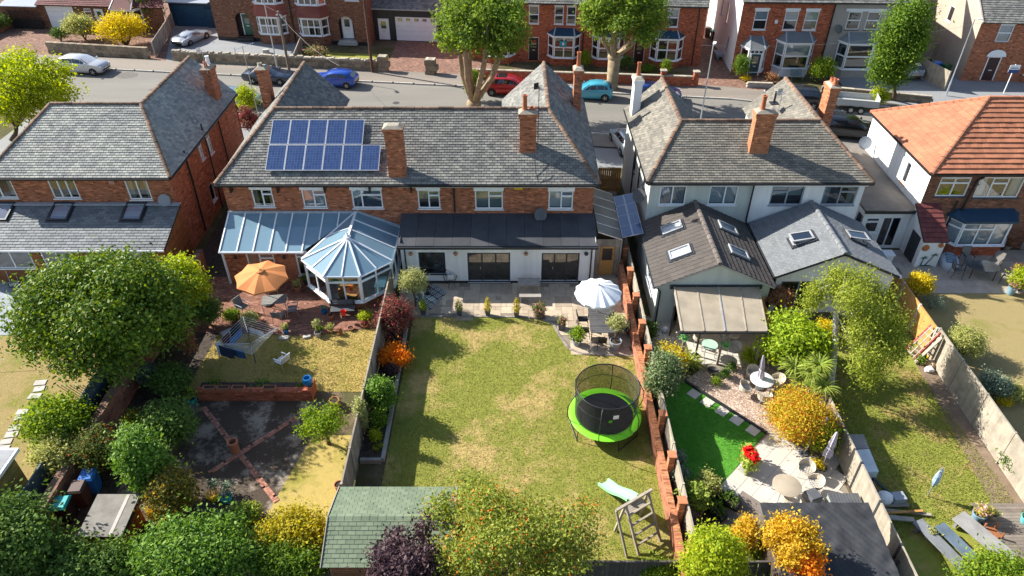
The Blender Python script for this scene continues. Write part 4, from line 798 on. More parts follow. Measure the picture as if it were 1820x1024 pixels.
m = MB(); m.cbox(8.45, 28.8, .08, .05, 1.15, 2.0, R(-28)); dd = B_(m, 'open_door', ANTH, HC); m = MB(); m.cbox(8.45, 28.8, .25, .065, .85, 1.65, R(-28)); B_(m, 'pane', GLASSD, dd)
win(HC, FY(29.4), 8.9, 12.3, .05, 2.15, cols=4, fm=ANTH, name='bifold_door', sill=False, fw=.08, glass=GLASSD); pipe(HC, [(7.45,29.25,2.45),(7.62,29.3,2.2),(7.62,29.3,.1)], .045)
uL, vL = Vector((0,-1,0)), Vector((3.075,0,1.45)).normalized(); nL = uL.cross(vL); uR, vR = Vector((0,1,0)), Vector((-3.075,0,1.45)).normalized(); nR = uR.cross(vR)
for y in (33.6, 31.2):
    rooflight(HC, Vector((7.3,y,2.55))+vL*1.15+nL*.02, uL, vL, nL, .8, 1.15, GREYP); rooflight(HC, Vector((13.45,y,2.55))+vR*1.15+nR*.02, uR, vR, nR, .8, 1.15, GREYP)
xm = gable_ext(13.7, 20.2, 35.4, 30.1, 2.55, 4.0, REND_W, SHINGLE, .3, .145, 110, .5)
m = MB(FY(30.35)); wallp(m, 13.9, 20.0, 0, 2.5, [(14.2,16.2,.06,2.1)]); m.poly([(13.9,0,2.5),(20.0,0,2.5),(xm,0,3.9)]); B_(m, 'extension_wall', [REND_W, INTER], HC); win(HC, FY(30.35), 14.2, 16.2, .06, 2.1, cols=2, fm=GREYP, name='patio_door', sill=False)
for x, k in ((13.9, FXn), (20.0, FXp)): m = MB(k(x)); wallp(m, 30.35, 35.5, 0, 2.5); B_(m, 'extension_side', [REND_W, INTER], HC)
rooflight(HC, Vector((13.7,32.3,2.55))+vL*1.5+nL*.02, uL, vL, nL, .8, 1.15, GREYP, R(14)); rooflight(HC, Vector((20.2,32.6,2.55))+vR*1.2+nR*.02, uR, vR, nR, .8, 1.15, GREYP, R(16))
bar(HC, 'fence_infill', BLACK, (13.47, 13.66, 30.2, 35.4, 2.2, 2.4))
# ---------------------------------------------- orange roofed house on the right
HD = T('orange_roofed_house', 'brick house with orange tiled hipped roof and white rendered side wall', 'house', (29, 40.6, 0))
x0, x1, ye, yr, yf, ze, zr = 23.75, 36.0, 36.3, 40.6, 44.95, 5.25, 8.0; sx = 4.4
tiles(HD, [(x0,ye,ze),(x1,ye,ze),(x1,yr,zr),(x0+sx,yr,zr)], .33, .34, TILE_OR, 220, .05, 'roof_tile', .004, .0, lift=.02); tiles(HD, [(x0,ye,ze),(x0,yf,ze),(x0+sx,yr,zr)], .33, .34, TILE_OR, 160, .03, 'roof_tile', .006, .5); tiles(HD, [(x1,yf,ze),(x0,yf,ze),(x0+sx,yr,zr),(x1,yr,zr)], .6, .5, TILE_OR)
for p in ((x0,ye,ze), (x0,yf,ze)): ridge(HD, p, (x0+sx,yr,zr), .14, TILE_OR)
ridge(HD, (x0+sx,yr,zr), (x1,yr,zr), .14, TILE_OR); bar(HD, 'gutter', BLACK, (x0, x1, ye-.1, ye+.02, ze-.12, ze-.02)); bar(HD, 'gutter', BLACK, (x0-.08, x0+.02, ye, yf, ze-.12, ze-.03))
opD = [(24.6,26.36,3.65,4.9), (26.85,29.44,3.57,4.9), (24.95,25.5,1.5,2.6)]
m = MB(FY(36.55)); wallp(m, x0+.2, x1, 0, ze-.1, opD); B_(m, 'wall', [BRICK_D, INTER], HD); opl = [(38.7,39.3,3.2,4.6)]; m = MB(FXn(x0+.2)); wallp(m, 36.55, yf-.2, 0, ze-.1, opl); B_(m, 'side_wall', [REND_W, INTER], HD)
win(HD, FXn(x0+.2), *opl[0], cols=1, sill=BRICK_O); win(HD, FY(36.55), *opD[0], cols=2, top='all', sill=NAVY); win(HD, FY(36.55), *opD[1], cols=[1,1.1,1.1], top=(1,), sill=NAVY, cur=('sides', BLIND)); win(HD, FY(36.55), *opD[2], cols=1)
pipe(HD, [(26.75,36.2,5.1),(26.6,36.4,4.8),(26.2,36.4,0.1)], .07); pipe(HD, [(26.0,36.42,3.4),(25.9,36.42,.1)], .06); m = MB(); m.lathe([(.16,0),(.16,.04),(.02,.05)], (26.7,36.5,4.45), 12); B_(m, 'vent', CEMENT, HD); dish(HD, (23.3,43.5,3.7), (-.4,-1,.4), .4, GREYP)
# bay window with dark lead roof
bx = [(25.9,36.55),(26.5,35.75),(29.3,35.75),(29.9,36.55)]
for i in range(3):
    (xa, ya), (xb, yb) = bx[i], bx[i+1]; L = math.hypot(xb-xa, yb-ya); dx, dy = (xb-xa)/L, (yb-ya)/L; tf = lambda v, xa=xa, ya=ya, dx=dx, dy=dy: (xa+dx*v[0]+dy*v[1], ya+dy*v[0]-dx*v[1], v[2])
    m = MB(tf); m.box(0, L, -.1, 0, 0, .75); B_(m, 'bay_wall', BRICK_R, HD); win(HD, tf, .02, L-.02, .78, 2.35, cols=3 if i == 1 else 1, top=(0, 1) if i == 1 else 'all', out=.05, cur=('blind', BLIND), name='bay_window', tfrac=.7)
m = MB(); m.prism([(25.75,36.54),(26.35,35.55),(29.45,35.55),(30.05,36.54)], 2.38, 2.52); m.add([(25.75,36.54,2.53),(26.35,35.55,2.53),(29.45,35.55,2.53),(30.05,36.54,2.53),(26.2,36.54,2.85),(29.6,36.54,2.85)], [(0,1,4),(1,2,5,4),(2,3,5)]); B_(m, 'bay_roof', NAVY, HD)
# flat roofed garage link and lean-to store with the palm mural
GF = M('flat_roof_bitumen', (.20,.175,.15), .9, (.15,.13,.11), 1.2, bst=.3); m = MB(); m.box(20.85, 23.9, 36.4, 45.2, 2.62, 2.78); B_(m, 'garage_roof', GF, HD); bar(HD, 'gutter', BLACK, (20.8, 23.92, 36.3, 36.4, 2.6, 2.8))
opg = [(21.15,22.0,1.1,2.2), (22.15,23.3,.1,2.2)]; m = MB(FY(36.6)); wallp(m, 20.95, 23.95, 0, 2.6, opg); B_(m, 'garage_wall', [REND_W, INTER], HD); win(HD, FY(36.6), *opg[0], cols=1, top='all'); win(HD, FY(36.6), *opg[1], cols=2, name='garage_door', sill=False); m = MB(FXn(20.95)); wallp(m, 36.6, 45.1, 0, 2.6); B_(m, 'garage_wall', [REND_W, INTER], HD)
m = MB(); m.extr([(23.75,34.6,0),(25.05,34.6,0),(25.05,34.6,1.85),(23.75,34.6,1.85)], (0,1.96,0)); m.extr([(23.75,34.6,1.85),(23.75,36.55,1.85),(23.75,36.55,3.1)], (1.3,0,0)); B_(m, 'store_wall', REND_W, HD)
tiles(HD, [(23.68,34.45,1.85),(25.12,34.45,1.85),(25.12,36.55,3.2),(23.68,36.55,3.2)], .27, .3, TILE_MR, 60, .03, 'roof_tile', .01, .5); bar(HD, 'store_door', ANTH, (23.70,23.745,34.95,35.9,.05,1.8))
mural = MB(FY(34.58))
def disc(m, cx, cz, r, k0=0, k1=360): m.poly([(cx+r*math.cos(R(k0+(k1-k0)*i/16)), .008, cz+r*math.sin(R(k0+(k1-k0)*i/16))) for i in range(17)])
disc(mural, 24.0, 1.35, .22); disc(mural, 24.85, 1.55, .18, 80, 330); mural.mi = 1
for px, pz, h, ln in ((24.1,.12,.55,.05), (24.35,.12,.75,.35)):
    mural.poly([(px-.04,.008,pz),(px+.04,.008,pz),(px+ln+.03,.008,pz+h),(px+ln-.03,.008,pz+h)])
    for k in range(7): a = R(-20+k*37); c = (px+ln+.28*math.cos(a), pz+h+.2*math.sin(a)-.04); mural.poly([(px+ln-.03*math.sin(a),.008+.001*k,pz+h+.03),(c[0],.008+.001*k,c[1]),(px+ln+.04*math.sin(a),.008+.001*k,pz+h-.04)])
mural.poly([(23.95,.008,.06),(24.9,.008,.06),(24.6,.008,.15),(24.1,.008,.15)]); B_(mural, 'mural', [M('mural_orange', (.45,.17,.06), .9), M('mural_green', (.07,.14,.10), .9)], HD)
# ------------------------------------------------------------------ conservatory
def conservatory_glass():
    m, n, l, b = nodes('conservatory_roof_glass'); b.inputs['Base Color'].default_value = (.32,.48,.58,1); b.inputs['Roughness'].default_value = .07; b.inputs['Coat Weight'].default_value = 1
    tr = n.new('ShaderNodeBsdfTransparent'); tr.inputs[0].default_value = (.55,.75,.85,1); mx = n.new('ShaderNodeMixShader'); mx.inputs[0].default_value = .5; l.new(tr.outputs[0], mx.inputs[1]); l.new(b.outputs[0], mx.inputs[2]); l.new(mx.outputs[0], n['Material Output'].inputs[0]); return m
CG = conservatory_glass()
CV = T('conservatory', 'white framed glass conservatory with octagonal end and lean-to beside the solar roof house', 'conservatory', (-10.5, 33, 0))
ap, bk = Vector((-8.9,32.6,3.35)), Vector((-8.9,35.26,3.38)); zE = 2.3
oc = [Vector((-11.44,32.05,zE)), Vector((-9.95,30.5,zE)), Vector((-7.99,30.5,zE)), Vector((-6.5,31.9,zE)), Vector((-6.5,35.26,zE))]
def pane(pts): m = MB(); m.extr(pts, (0,0,.02)); return B_(m, 'roof_pane', CG, CV)
def gbar(p, q, w=.07): m = MB(); m.beam(Vector(p)+Vector((0,0,.03)), Vector(q)+Vector((0,0,.03)), w, .07); return B_(m, 'glazing_bar', WHITE, CV)
lx = [-16.15,-15.2,-14.3,-13.4,-12.5,-11.6,-10.75,-9.85,-8.9]
def lt(x, z_only=False): return Vector((x, 35.26, 3.32))
def fr(x):     # where a bar running down from the wall meets the eave or the valley
    if x <= -11.5: return Vector((x, 32.8, zE))
    f = (x+11.5)/2.6; return Vector((-11.5,32.8,zE)).lerp(Vector((-8.9,35.26,3.32)), f)
for i in range(len(lx)-1):
    a, b = lx[i], lx[i+1]; p = [fr(a), fr(b), lt(b), lt(a)]; pane(p if (fr(b)-lt(b)).length > .05 else p[:2]+p[3:]); gbar(lt(a), fr(a))
for i in range(3):
    a, b = oc[i], oc[i+1]; mid = a.lerp(b, .5); pane([a, mid, ap]); pane([mid, b, ap]); gbar(mid, ap, .06)
for p in oc[:4]: gbar(p, ap, .09)
gbar(ap, bk, .12); rs = [oc[3], oc[3].lerp(oc[4], .36), oc[3].lerp(oc[4], .7), oc[4]]; tp = [ap, ap.lerp(bk, .3), ap.lerp(bk, .68), bk]
for i in range(3): pane([rs[i], rs[i+1], tp[i+1], tp[i]] ); gbar(rs[i+1], tp[i+1], .06)
pane([oc[0], ap, bk]); gbar(oc[0], bk, .1); q = oc[0].lerp(bk, .5); gbar(q, ap.lerp(bk, .35), .05)
m = MB(); m.lathe([(.17,0),(.19,.05),(.08,.1),(.05,.16),(.07,.2),(.02,.3),(.005,.48)], ap+Vector((0,0,.05)), 10); B_(m, 'finial', WHITE, CV, smooth=True)
m = MB(); m.tube([Vector((-16.2,32.75,zE-.03)), Vector((-11.5,32.75,zE-.03))], .06, 6); B_(m, 'gutter', WHITE, CV)
for i in range(4): m = MB(); m.tube([oc[i]-Vector((0,0,.04)), oc[i+1]-Vector((0,0,.04))], .055, 6); B_(m, 'gutter', WHITE, CV)
bar(CV, 'flashing', LEAD, (-16.2,-8.8,35.2,35.27,3.3,3.45)); m = MB(); m.beam((-8.85,35.24,3.42), (-6.4,35.24,2.4), .06, .14); B_(m, 'flashing', LEAD, CV)
inset = [Vector((p.x+(.1 if p.x < -9 else -.1)*(abs(p.x+9) > .9), p.y+.12, 0)) for p in oc]
for i in range(4):
    a, b = inset[i], inset[i+1]; L = (b-a).length; d = (b-a)/L; tf = lambda v, a=a, d=d: (a.x+d.x*v[0]+d.y*v[1], a.y+d.y*v[0]-d.x*v[1], v[2])
    m = MB(tf); m.box(0, L, -.12, 0, 0, .5); B_(m, 'dwarf_wall', BRICK_D, CV); win(CV, tf, .02, L-.02, .52, 2.24, cols=2 if i < 3 else 3, top='all', out=.06, tfrac=.74)
    m = MB(); m.beam(a+Vector((0,0,.5)), a+Vector((0,0,2.26)), .12); B_(m, 'corner_post', WHITE, CV)
opv = [(-14.85,-13.3,.1,2.1), (-12.1,-11.2,.55,2.1)]; m = MB(FY(33.0)); wallp(m, -16.05, -11.2, 0, 2.2, opv); B_(m, 'brick_panel', [BRICK, INTERB], CV)
win(CV, FY(33.0), *opv[0], cols=[1,1.1], top=(1,), sill=False, tfrac=.8); win(CV, FY(33.0), *opv[1], cols=1, top='all', tfrac=.8); m = MB(FXn(-16.05)); wallp(m, 33.0, 35.25, 0, 2.2); B_(m, 'brick_panel', [BRICK, INTER], CV)
m = MB(); m.beam((-16.1,32.95,0), (-16.1,32.95,2.25), .1); B_(m, 'corner_post', WHITE, CV); bar(CV, 'head_rail', WHITE, (-16.1,-11.4,32.9,32.99,2.12,2.24))
for x in (-15.4,-12.7): m = MB(); m.lathe([(.05,0),(.09,.05),(.09,.2),(.03,.26)], (x,32.88,1.75), 8); B_(m, 'wall_lamp', BLACK, CV)
m = MB(); m.prism([(p.x, p.y) for p in inset], .03, .05); B_(m, 'floor', M('conservatory_floor', (.30,.27,.24), .6), CV)
# things standing inside the conservatory
m = MB(); m.cbox(-9.0, 31.4, .05, 1.0, .5, .42); m.cbox(-9.0, 31.65, .47, 1.0, .12, .4); m.cbox(-9.55, 31.4, .47, .12, .5, .2); m.cbox(-8.45, 31.4, .47, .12, .5, .2); tag(m.build('sofa', M('sofa_ochre', (.5,.22,.05), .9), bev=.03), 'small ochre sofa seen through the conservatory glass', 'sofa')
m = MB(); m.cbox(-7.3, 32.0, .05, .5, .9, .75); m.box(-7.6,-7.0,31.5,32.5,.8,.84); tag(m.build('cabinet', M('cabinet_pale', (.42,.5,.5), .7), bev=.01), 'pale cabinet inside the octagonal conservatory end', 'cabinet')
# ------------------------------------------------------------------ pergola with polycarbonate roof
PG = T('pergola', 'timber pergola roofed with cream translucent sheets against the sage extension', 'pergola', (10.2, 27.8, 0))
px = [8.3, 9.45, 10.55, 11.65, 12.6]; fx = [8.1, 9.15, 10.15, 11.15, 12.15]; yb, yf_, zb, zf = 29.3, 26.0, 2.5, 2.35
for i in range(4): m = MB(); m.extr([(fx[i]+.02,yf_,zf),(fx[i+1]-.02,yf_,zf),(px[i+1]-.02,yb,zb),(px[i]+.02,yb,zb)], (0,0,.018)); B_(m, 'roof_sheet', POLYC, PG)
for i in range(5): m = MB(); m.beam((fx[i],yf_,zf+.03), (px[i],yb,zb+.03), .06, .04); B_(m, 'glazing_bar', ALU if i == 2 else WOODP, PG); m = MB(); m.beam((fx[i],yf_+.05,zf-.08), (px[i],yb,zb-.08), .05, .12); B_(m, 'rafter', WOODP, PG)
m = MB(); m.beam((8.0,26.1,2.2), (12.25,26.1,2.2), .08, .16); B_(m, 'front_beam', ANTH, PG); bar(PG, 'gutter', BLACK, (8.0,12.25,25.92,26.02,2.24,2.34)); bar(PG, 'wall_plate', ANTH, (8.1,12.8,29.28,29.37,2.38,2.6))
for x in (8.35, 10.2, 12.1):
    m = MB(); m.beam((x,26.2,0), (x,26.2,2.15), .11); B_(m, 'post', WOODG, PG)
    for s in (-1, 1): m = MB(); m.beam((x,26.2,1.65), (x+s*.45,26.2,2.12), .07); B_(m, 'brace', WOODG, PG)
# slatted screen at the end of the pergola
SL = T('slatted_screen', 'horizontal slatted timber screen at the end of the pergola', 'screen', (12.9, 27.7, 0))
for i in range(14): m = MB(); m.box(12.88, 12.91, 26.3, 29.2, .15+i*.125, .15+i*.125+.09); B_(m, 'slat', WOODN, SL)
for y in (26.3, 27.75, 29.2): m = MB(); m.beam((12.95,y,0), (12.95,y,1.95), .08); B_(m, 'post', WOODN, SL)
# ------------------------------------------------------------------ side lean-to and panels between the two middle houses
PV = T('side_canopy', 'grey ribbed polycarbonate canopy over the passage beside the middle house', 'canopy', (5.4, 35, 0))
for i in range(5):
    a = WY(1060+i*0, 310, 36)
for i in range(5): y0, y1 = 33.6+i*1.02, 33.6+(i+1)*1.02-.03; m = MB(); m.extr([(4.78,y0,3.05),(6.15,y0,2.55),(6.15,y1,2.55),(4.78,y1,3.05)], (0,0,.02)); B_(m, 'roof_sheet', POLYG, PV)
for i in range(6): y = 33.58+i*1.02; m = MB(); m.beam((4.78,y,3.08), (6.15,y,2.58), .05, .04); B_(m, 'glazing_bar', ALU, PV)
for y in (33.7, 36.1, 38.6): m = MB(); m.beam((6.15,y,0), (6.15,y,2.55), .09); B_(m, 'post', WOODG, PV)
opd = [(5.0,5.85,.05,2.0)]; m = MB(FY(33.75)); wallp(m, 4.75, 6.1, 0, 2.5, opd); B_(m, 'end_wall', [WOODG, INTER], PV); bar(PV, 'door', WOODN, (5.02,5.83,33.76,33.81,.06,1.05), (5.02,5.14,33.76,33.81,1.05,1.98), (5.71,5.83,33.76,33.81,1.05,1.98), (5.14,5.71,33.76,33.81,1.88,1.98)); m = MB(FY(33.79)); m.poly([(5.14,0,1.05),(5.71,0,1.05),(5.71,0,1.88),(5.14,0,1.88)]); B_(m, 'pane', GLASSD, PV)
SP = T('solar_canopy', 'tilted double row of blue solar panels above the passage by the sage house', 'solar panels', (6.9, 35.5, 0))
us, vs = Vector((0,1,0)), Vector((1.15,0,.28)).normalized(); ns = vs.cross(us)*-1
for i in range(4):
    for k in range(2):
        c = Vector((6.22,33.9,2.5))+us*(i*1.14)+vs*(k*.6); f = .02
        def mk(bs, nm, mt, par):
            q = MB()
            for a0, a1, b0, b1, k0, k1 in bs: q.new(); q.add([c+us*a+vs*b+Vector((0,0,kk)) for kk in (k0, k1) for a, b in ((a0,b0),(a1,b0),(a1,b1),(a0,b1))], [(0,3,2,1),(4,5,6,7),(0,1,5,4),(1,2,6,5),(2,3,7,6),(3,0,4,7)])
            return B_(q, nm, mt, par)
        o = mk([(0,1.12,0,.58,0,.03)], 'solar_panel', ALU, SP); mk([(f,1.12-f,f,.58-f,.031,.036)], 'cells', SOLAR, o)
for y in (34.1, 36.2, 38.2):
    for x in (6.35, 7.2): m = MB(); m.beam((x,y,0), (x,y,2.5+(x-6.3)*.25), .07); B_(m, 'post', ANTH, SP)
GT = T('timber_gate', 'tall honey coloured timber gate closing the passage to the street', 'gate', (6.6, 43.5, 0))
for i in range(11): m = MB(); m.box(5.85+i*.14, 5.85+i*.14+.125, 43.48, 43.5, .05, 1.9); B_(m, 'board', WOODN, GT)
for z in (.3, 1.0, 1.7): m = MB(); m.box(5.85, 7.38, 43.44, 43.48, z, z+.1); B_(m, 'rail', WOODN, GT)
m = MB(); m.beam((5.95,43.46,.35), (7.3,43.46,1.75), .1, .03, (0,1,0)); B_(m, 'brace', WOODN, GT)
# ------------------------------------------------------------------ boundaries
def panel_fence(name, label, pts, h, mat, post=None, bw=.12, pl=1.83, face=1, cap=True, pm=None, dz=0, gravel=0):
    """close-boarded panels between posts; boards overlap so every one casts its edge"""
    P0, P1 = Vector((*pts[0], 0)), Vector((*pts[1], 0)); d = (P1-P0); L = d.length; d.normalize(); q = Vector((-d.y, d.x, 0))*face; t = T(name, label, 'fence', P0); n = max(1, round(L/pl)); w = L/n; g = random.Random(int(L*10)); pm = pm or mat
    for i in range(n):
        a = P0+d*(i*w+.06); b = P0+d*((i+1)*w-.06); m = MB(); k = max(2, int((w-.12)/bw)); z0 = .05+gravel
        for j in range(k):
            s0 = a.lerp(b, j/k); s1 = a.lerp(b, (j+1)/k)+d*.012; m.new(); o0, o1 = q*.012, q*.026; hh = h+g.uniform(-.006,.006); m.add([s0+o1+Vector((0,0,z0)), s1+o0+Vector((0,0,z0)), s1+o0+Vector((0,0,hh)), s0+o1+Vector((0,0,hh)), s0-q*.006+Vector((0,0,z0)), s1-q*.006+Vector((0,0,z0)), s1-q*.006+Vector((0,0,hh)), s0-q*.006+Vector((0,0,hh))], [(0,1,2,3),(5,4,7,6),(3,2,6,7),(0,3,7,4),(1,5,6,2)])
        B_(m, 'panel', mat, t)
        if cap: m = MB(); m.beam(a+Vector((0,0,h+.02)), b+Vector((0,0,h+.02)), .07, .035); B_(m, 'capping', pm, t)
        if gravel: m = MB(); m.beam(a+Vector((0,0,gravel/2)), b+Vector((0,0,gravel/2)), .05, gravel); B_(m, 'gravel_board', CONC, t)
    for i in range(n+1): m = MB(); m.beam(P0+d*i*w, P0+d*i*w+Vector((0,0,h+.06)), .1); B_(m, 'post', post or pm, t)
    return t
panel_fence('panel_fence', 'weathered panel fence between the raised border and the clothes dryer garden', ((-6.62,31.8),(-6.62,17.6)), 1.75, WOODG, face=1)
f = panel_fence('panel_fence', 'honey brown close-boarded fence with concrete posts beside the grey shingle extension', ((20.95,36.2),(20.9,26.9)), 1.75, WOODN, post=CONC, face=-1)
panel_fence('panel_fence', 'pale weathered board fence behind the builders rubbish and bare soil', ((20.9,26.7),(20.75,13.4)), 1.9, WOODP, face=-1, pl=2.3)
panel_fence('panel_fence', 'bleached panel fence behind the closed lilac parasols', ((14.05,29.8),(14.05,13.2)), 1.6, WOODP, post=ANTH, face=-1)
panel_fence('panel_fence', 'slate blue painted fence under the big holly', ((-18.95,30.5),(-18.95,21.6)), 1.75, BLUEP, face=-1, bw=.17)
panel_fence('panel_fence', 'slate blue fence stretch beside the wheelie bins', ((-18.95,20.6),(-18.95,15.2)), 1.55, BLUEP, face=-1, bw=.17)
panel_fence('panel_fence', 'dark boarded fence closing the foot of the gardens', ((-19,14.75),(14,14.75)), 1.0, M('timber_dark', (.10,.085,.075), .9, rnd=.2), bw=.16)
panel_fence('panel_fence', 'grey concrete panel fence beside the patio bay window', ((31.2,36.5),(31.2,31)), 1.6, CONC, face=-1, bw=.3)
def brick_wall(name, label, x, y0, y1, w, h, mat, cope=None, lab='wall'):
    t = T(name, label, lab, (x, (y0+y1)/2, 0)); m = MB(); n = 12
    for i in range(n): a, b = y0+(y1-y0)*i/n, y0+(y1-y0)*(i+1)/n; m.box(x-w/2, x+w/2, a, b, 0, h)
    B_(m, 'brickwork', mat, t); y = y0
    while y < y1: m = MB(); m.box(x-w/2-.03, x+w/2+.03, y, min(y1, y+.3)-.01, h+.001, h+.07+random.uniform(-.006,.006)); B_(m, 'coping_brick', cope or mat, t); y += .3
    return t
brick_wall('brick_wall', 'old weathered brick garden wall under the big holly', -18.1, 15.5, 34.5, .32, 1.25, BRICK_W, M('coping_worn', (.22,.115,.08), .95, (.15,.1,.075), 3, rnd=.3, dirt=.4))
BW = T('brick_wall', 'long orange brick wall with capped piers beside the trampoline', 'wall', (6.3, 24, 0))
m = MB()
for i in range(20): a, b = 13.5+i*1.05, 13.5+(i+1)*1.05; h = .9; m.box(6.12, 6.35, a, b, 0, h)
B_(m, 'brickwork', BRICK_W, BW)
for i in range(66): y = 13.5+i*.318; m = MB(); m.box(6.10, 6.36, y, y+.305, .901, .97+random.uniform(-.01,.01)); B_(m, 'coping_brick', BRICK_O, BW)
PY_ = [34.2,32.0,29.7,27.5,25.6,23.6,21.35,19.1,16.9,15.0]
CAPM = M('pier_cap', (.50,.19,.085), .85, (.42,.15,.07), 4)
for y in PY_: m = MB(); m.box(6.365, 6.61, y-.14, y+.14, 0, 1.66); p = B_(m, 'pier', BRICK_O, BW); m = MB(); m.box(6.32, 6.66, y-.18, y+.18, 1.662, 1.73); B_(m, 'pier_cap', CAPM, p)
panel_fence('panel_fence', 'bleached board panels behind the orange brick piers', ((6.68,34.2),(6.68,13.6)), 1.6, WOODP, face=-1, pl=2.06, bw=.16, cap=True)
# raised border edging
RBD = T('raised_border', 'grey sleeper edging of the long planting border by the fence', 'border', (-6, 25, 0))
for i in range(4): y = 20.1+i*2.43; m = MB(); m.box(-5.62, -5.48, y, y+2.40, 0, .26); B_(m, 'sleeper', TEAK, RBD)
m = MB(); m.box(-6.5, -5.62, 20.0, 20.14, 0, .26); B_(m, 'sleeper', TEAK, RBD); m = MB(); m.box(-6.55, -5.63, 20.15, 29.8, 0, .2); B_(m, 'soil', SOIL, RBD)
# raised bed of brick in the dryer garden
RW = T('brick_bed_wall', 'low red brick retaining wall carrying clay troughs below the dryer lawn', 'wall', (-12.1, 23.9, 0)); m = MB(); m.box(-14.75, -9.6, 23.72, 23.98, 0, .55); B_(m, 'brickwork', BRICK_R, RW)
for i in range(24): x = -14.78+i*.216; m = MB(); m.box(x, x+.205, 23.68, 24.02, .552, .62); B_(m, 'coping_brick', BRICK_R, RW)
m = MB(); m.box(-9.75, -9.35, 23.7, 24.5, 0, .7); B_(m, 'end_pier', BRICK_R, RW); m = MB(); m.box(-14.75, -9.75, 23.98, 24.5, 0, .45); B_(m, 'soil', SOIL, RW)
# brick cross paths through the vegetable bed, brick by brick along each arm
CP = tag(MB().box(-12.3,-11.9,20.7,21.1,.009,.012).build('path', SOIL), kind='structure')
for p, q in ((G(362,725), G(492,892)), (G(528,742), G(372,842))):
    d = (q-p); L = d.length; d.normalize(); s = Vector((-d.y, d.x, 0)); n = int(L/.115); ang = math.atan2(d.y, d.x)
    for i in range(n):
        for k in (-1, 1):
            c = p+d*(i+.5)*L/n+s*k*.055*2*.55
            if (i*7+k) % 11 == 0: continue
            m = MB(); m.cbox(c.x, c.y, .0, L/n-.01, .115, .045+random.uniform(-.008,.008), ang); m.build('brick', M('path_brick', (.42,.19,.125), .95, (.30,.14,.10), 5, rnd=.3, dirt=.3), CP, True)
# curved brick edging of the patio
ED = T('lawn_edging', 'curved dark stone edging between patio and lawn', 'edging', (2.4, 28, 0)); cv = [(-5.3,29.96),(-3,29.95),(-1,29.93),(.6,29.9),(1.6,29.75),(2.2,29.3),(2.5,28.3),(2.9,27.35),(3.6,26.95),(5,26.87),(6.1,26.86)]; GREYSET = M('grey_setts', (.28,.245,.21), .95, (.2,.17,.15), 4, rnd=.25)
for i in range(len(cv)-1):
    a, b = Vector((*cv[i], 0)), Vector((*cv[i+1], 0)); L = (b-a).length; n = max(1, round(L/.2)); an = math.atan2((b-a).y, (b-a).x)
    for j in range(n): c = a.lerp(b, (j+.5)/n); m = MB(); m.cbox(c.x, c.y, 0, L/n-.012, .12, .055, an); B_(m, 'sett', GREYSET, ED)
m = MB(); m.beam((8.35,25.02,.06), (11.4,21.68,.06), .12, .12); tag(m.build('sleeper_edging', BLACK), 'black sleeper edging between gravel and artificial turf', 'edging')
# stepping slabs
for i, (u, v) in enumerate(((1233,701),(1257,716),(1283,732),(1309,748),(1338,766))): c = G(u, v); m = MB(); m.cbox(c.x, c.y, .014, .5, .5, .03, R(-47)); tag(m.build('stepping_stone', PORC), 'square white slab %s in the artificial turf path' % ('nearest the variegated shrub', 'second from the variegated shrub', 'third and middle', 'second from the pale patio', 'nearest the pale patio')[i], 'slab', 'slab path in the artificial turf')
c = G(1222, 688); 
for i, (u, v) in enumerate(((72,681),(70,692),(62,705),(40,733),(37,743),(27,761),(21,773),(11,786),(6,798))):
    c = G(u, v); m = MB(); g = random.Random(i); m.cbox(c.x, c.y, .01, .46+.1*g.random(), .30+.06*g.random(), .035, .3*g.random()); tag(m.build('stepping_stone', CONC), 'pale stepping stone in the left lawn, %s counted from the big tree' % 'first second third fourth fifth sixth seventh eighth ninth'.split()[i], 'slab', 'stepping stones across the left lawn')
# ------------------------------------------------------------------ sheds
def shed_planks(t, x0, x1, y0, y1, h, mat, zt=None):
    m = MB(); m.box(x0, x1, y0, y1, 0, h); B_(m, 'wall', mat, t); z = .06
    while z < h-.05:
        for b in ((x0-.02, x1+.02, y0-.025, y0-.002, z, z+.125), (x1+.002, x1+.025, y0, y1, z, z+.125), (x0-.025, x0-.002, y0, y1, z, z+.125)): m = MB(); m.box(*b); B_(m, 'board', mat, t)
        z += .14
GF2 = slatemat('green_felt_tile', (.20,.245,.165), (.16,.205,.14), (.16,.20,.135), .9)
SH = T('garden_shed', 'garden shed with green felt tile roof at the foot of the middle lawn', 'shed', (-4.3, 15.6, 0)); WD[0] = True; shed_planks(SH, -6.4, -2.3, 14.2, 17.1, 1.85, WOODB)
tiles(SH, [(-6.6,13.95,1.95),(-2.1,13.95,1.95),(-2.1,15.6,2.5),(-6.6,15.6,2.5)], .3, .15, GF2, 150, .008, 'felt_tile', .012, .5, lift=.012); tiles(SH, [(-2.1,17.3,1.95),(-6.6,17.3,1.95),(-6.6,15.6,2.5),(-2.1,15.6,2.5)], .3, .15, GF2, 150, .008, 'felt_tile', .012, .5, lift=.012)
m = MB(); m.extr([(-6.38,14.2,1.8),(-6.38,17.1,1.8),(-6.38,15.6,2.4)], (4.05,0,0)); B_(m, 'gable', WOODB, SH)
for x in (-6.62, -2.1):
    for a, b in (((x,13.93,1.93),(x,15.6,2.49)), ((x,17.32,1.93),(x,15.6,2.49))): m = MB(); m.beam(a, b, .03, .12); B_(m, 'barge_board', TEAK, SH)
for i in range(15): x = -6.6+i*.3; m = MB(); m.add([(x,15.42,2.455),(x+.285,15.42,2.455),(x+.285,15.6,2.53),(x,15.6,2.53),(x,15.78,2.455),(x+.285,15.78,2.455)], [(0,1,2,3),(3,2,5,4)]); B_(m, 'ridge_cap', GF2, SH)
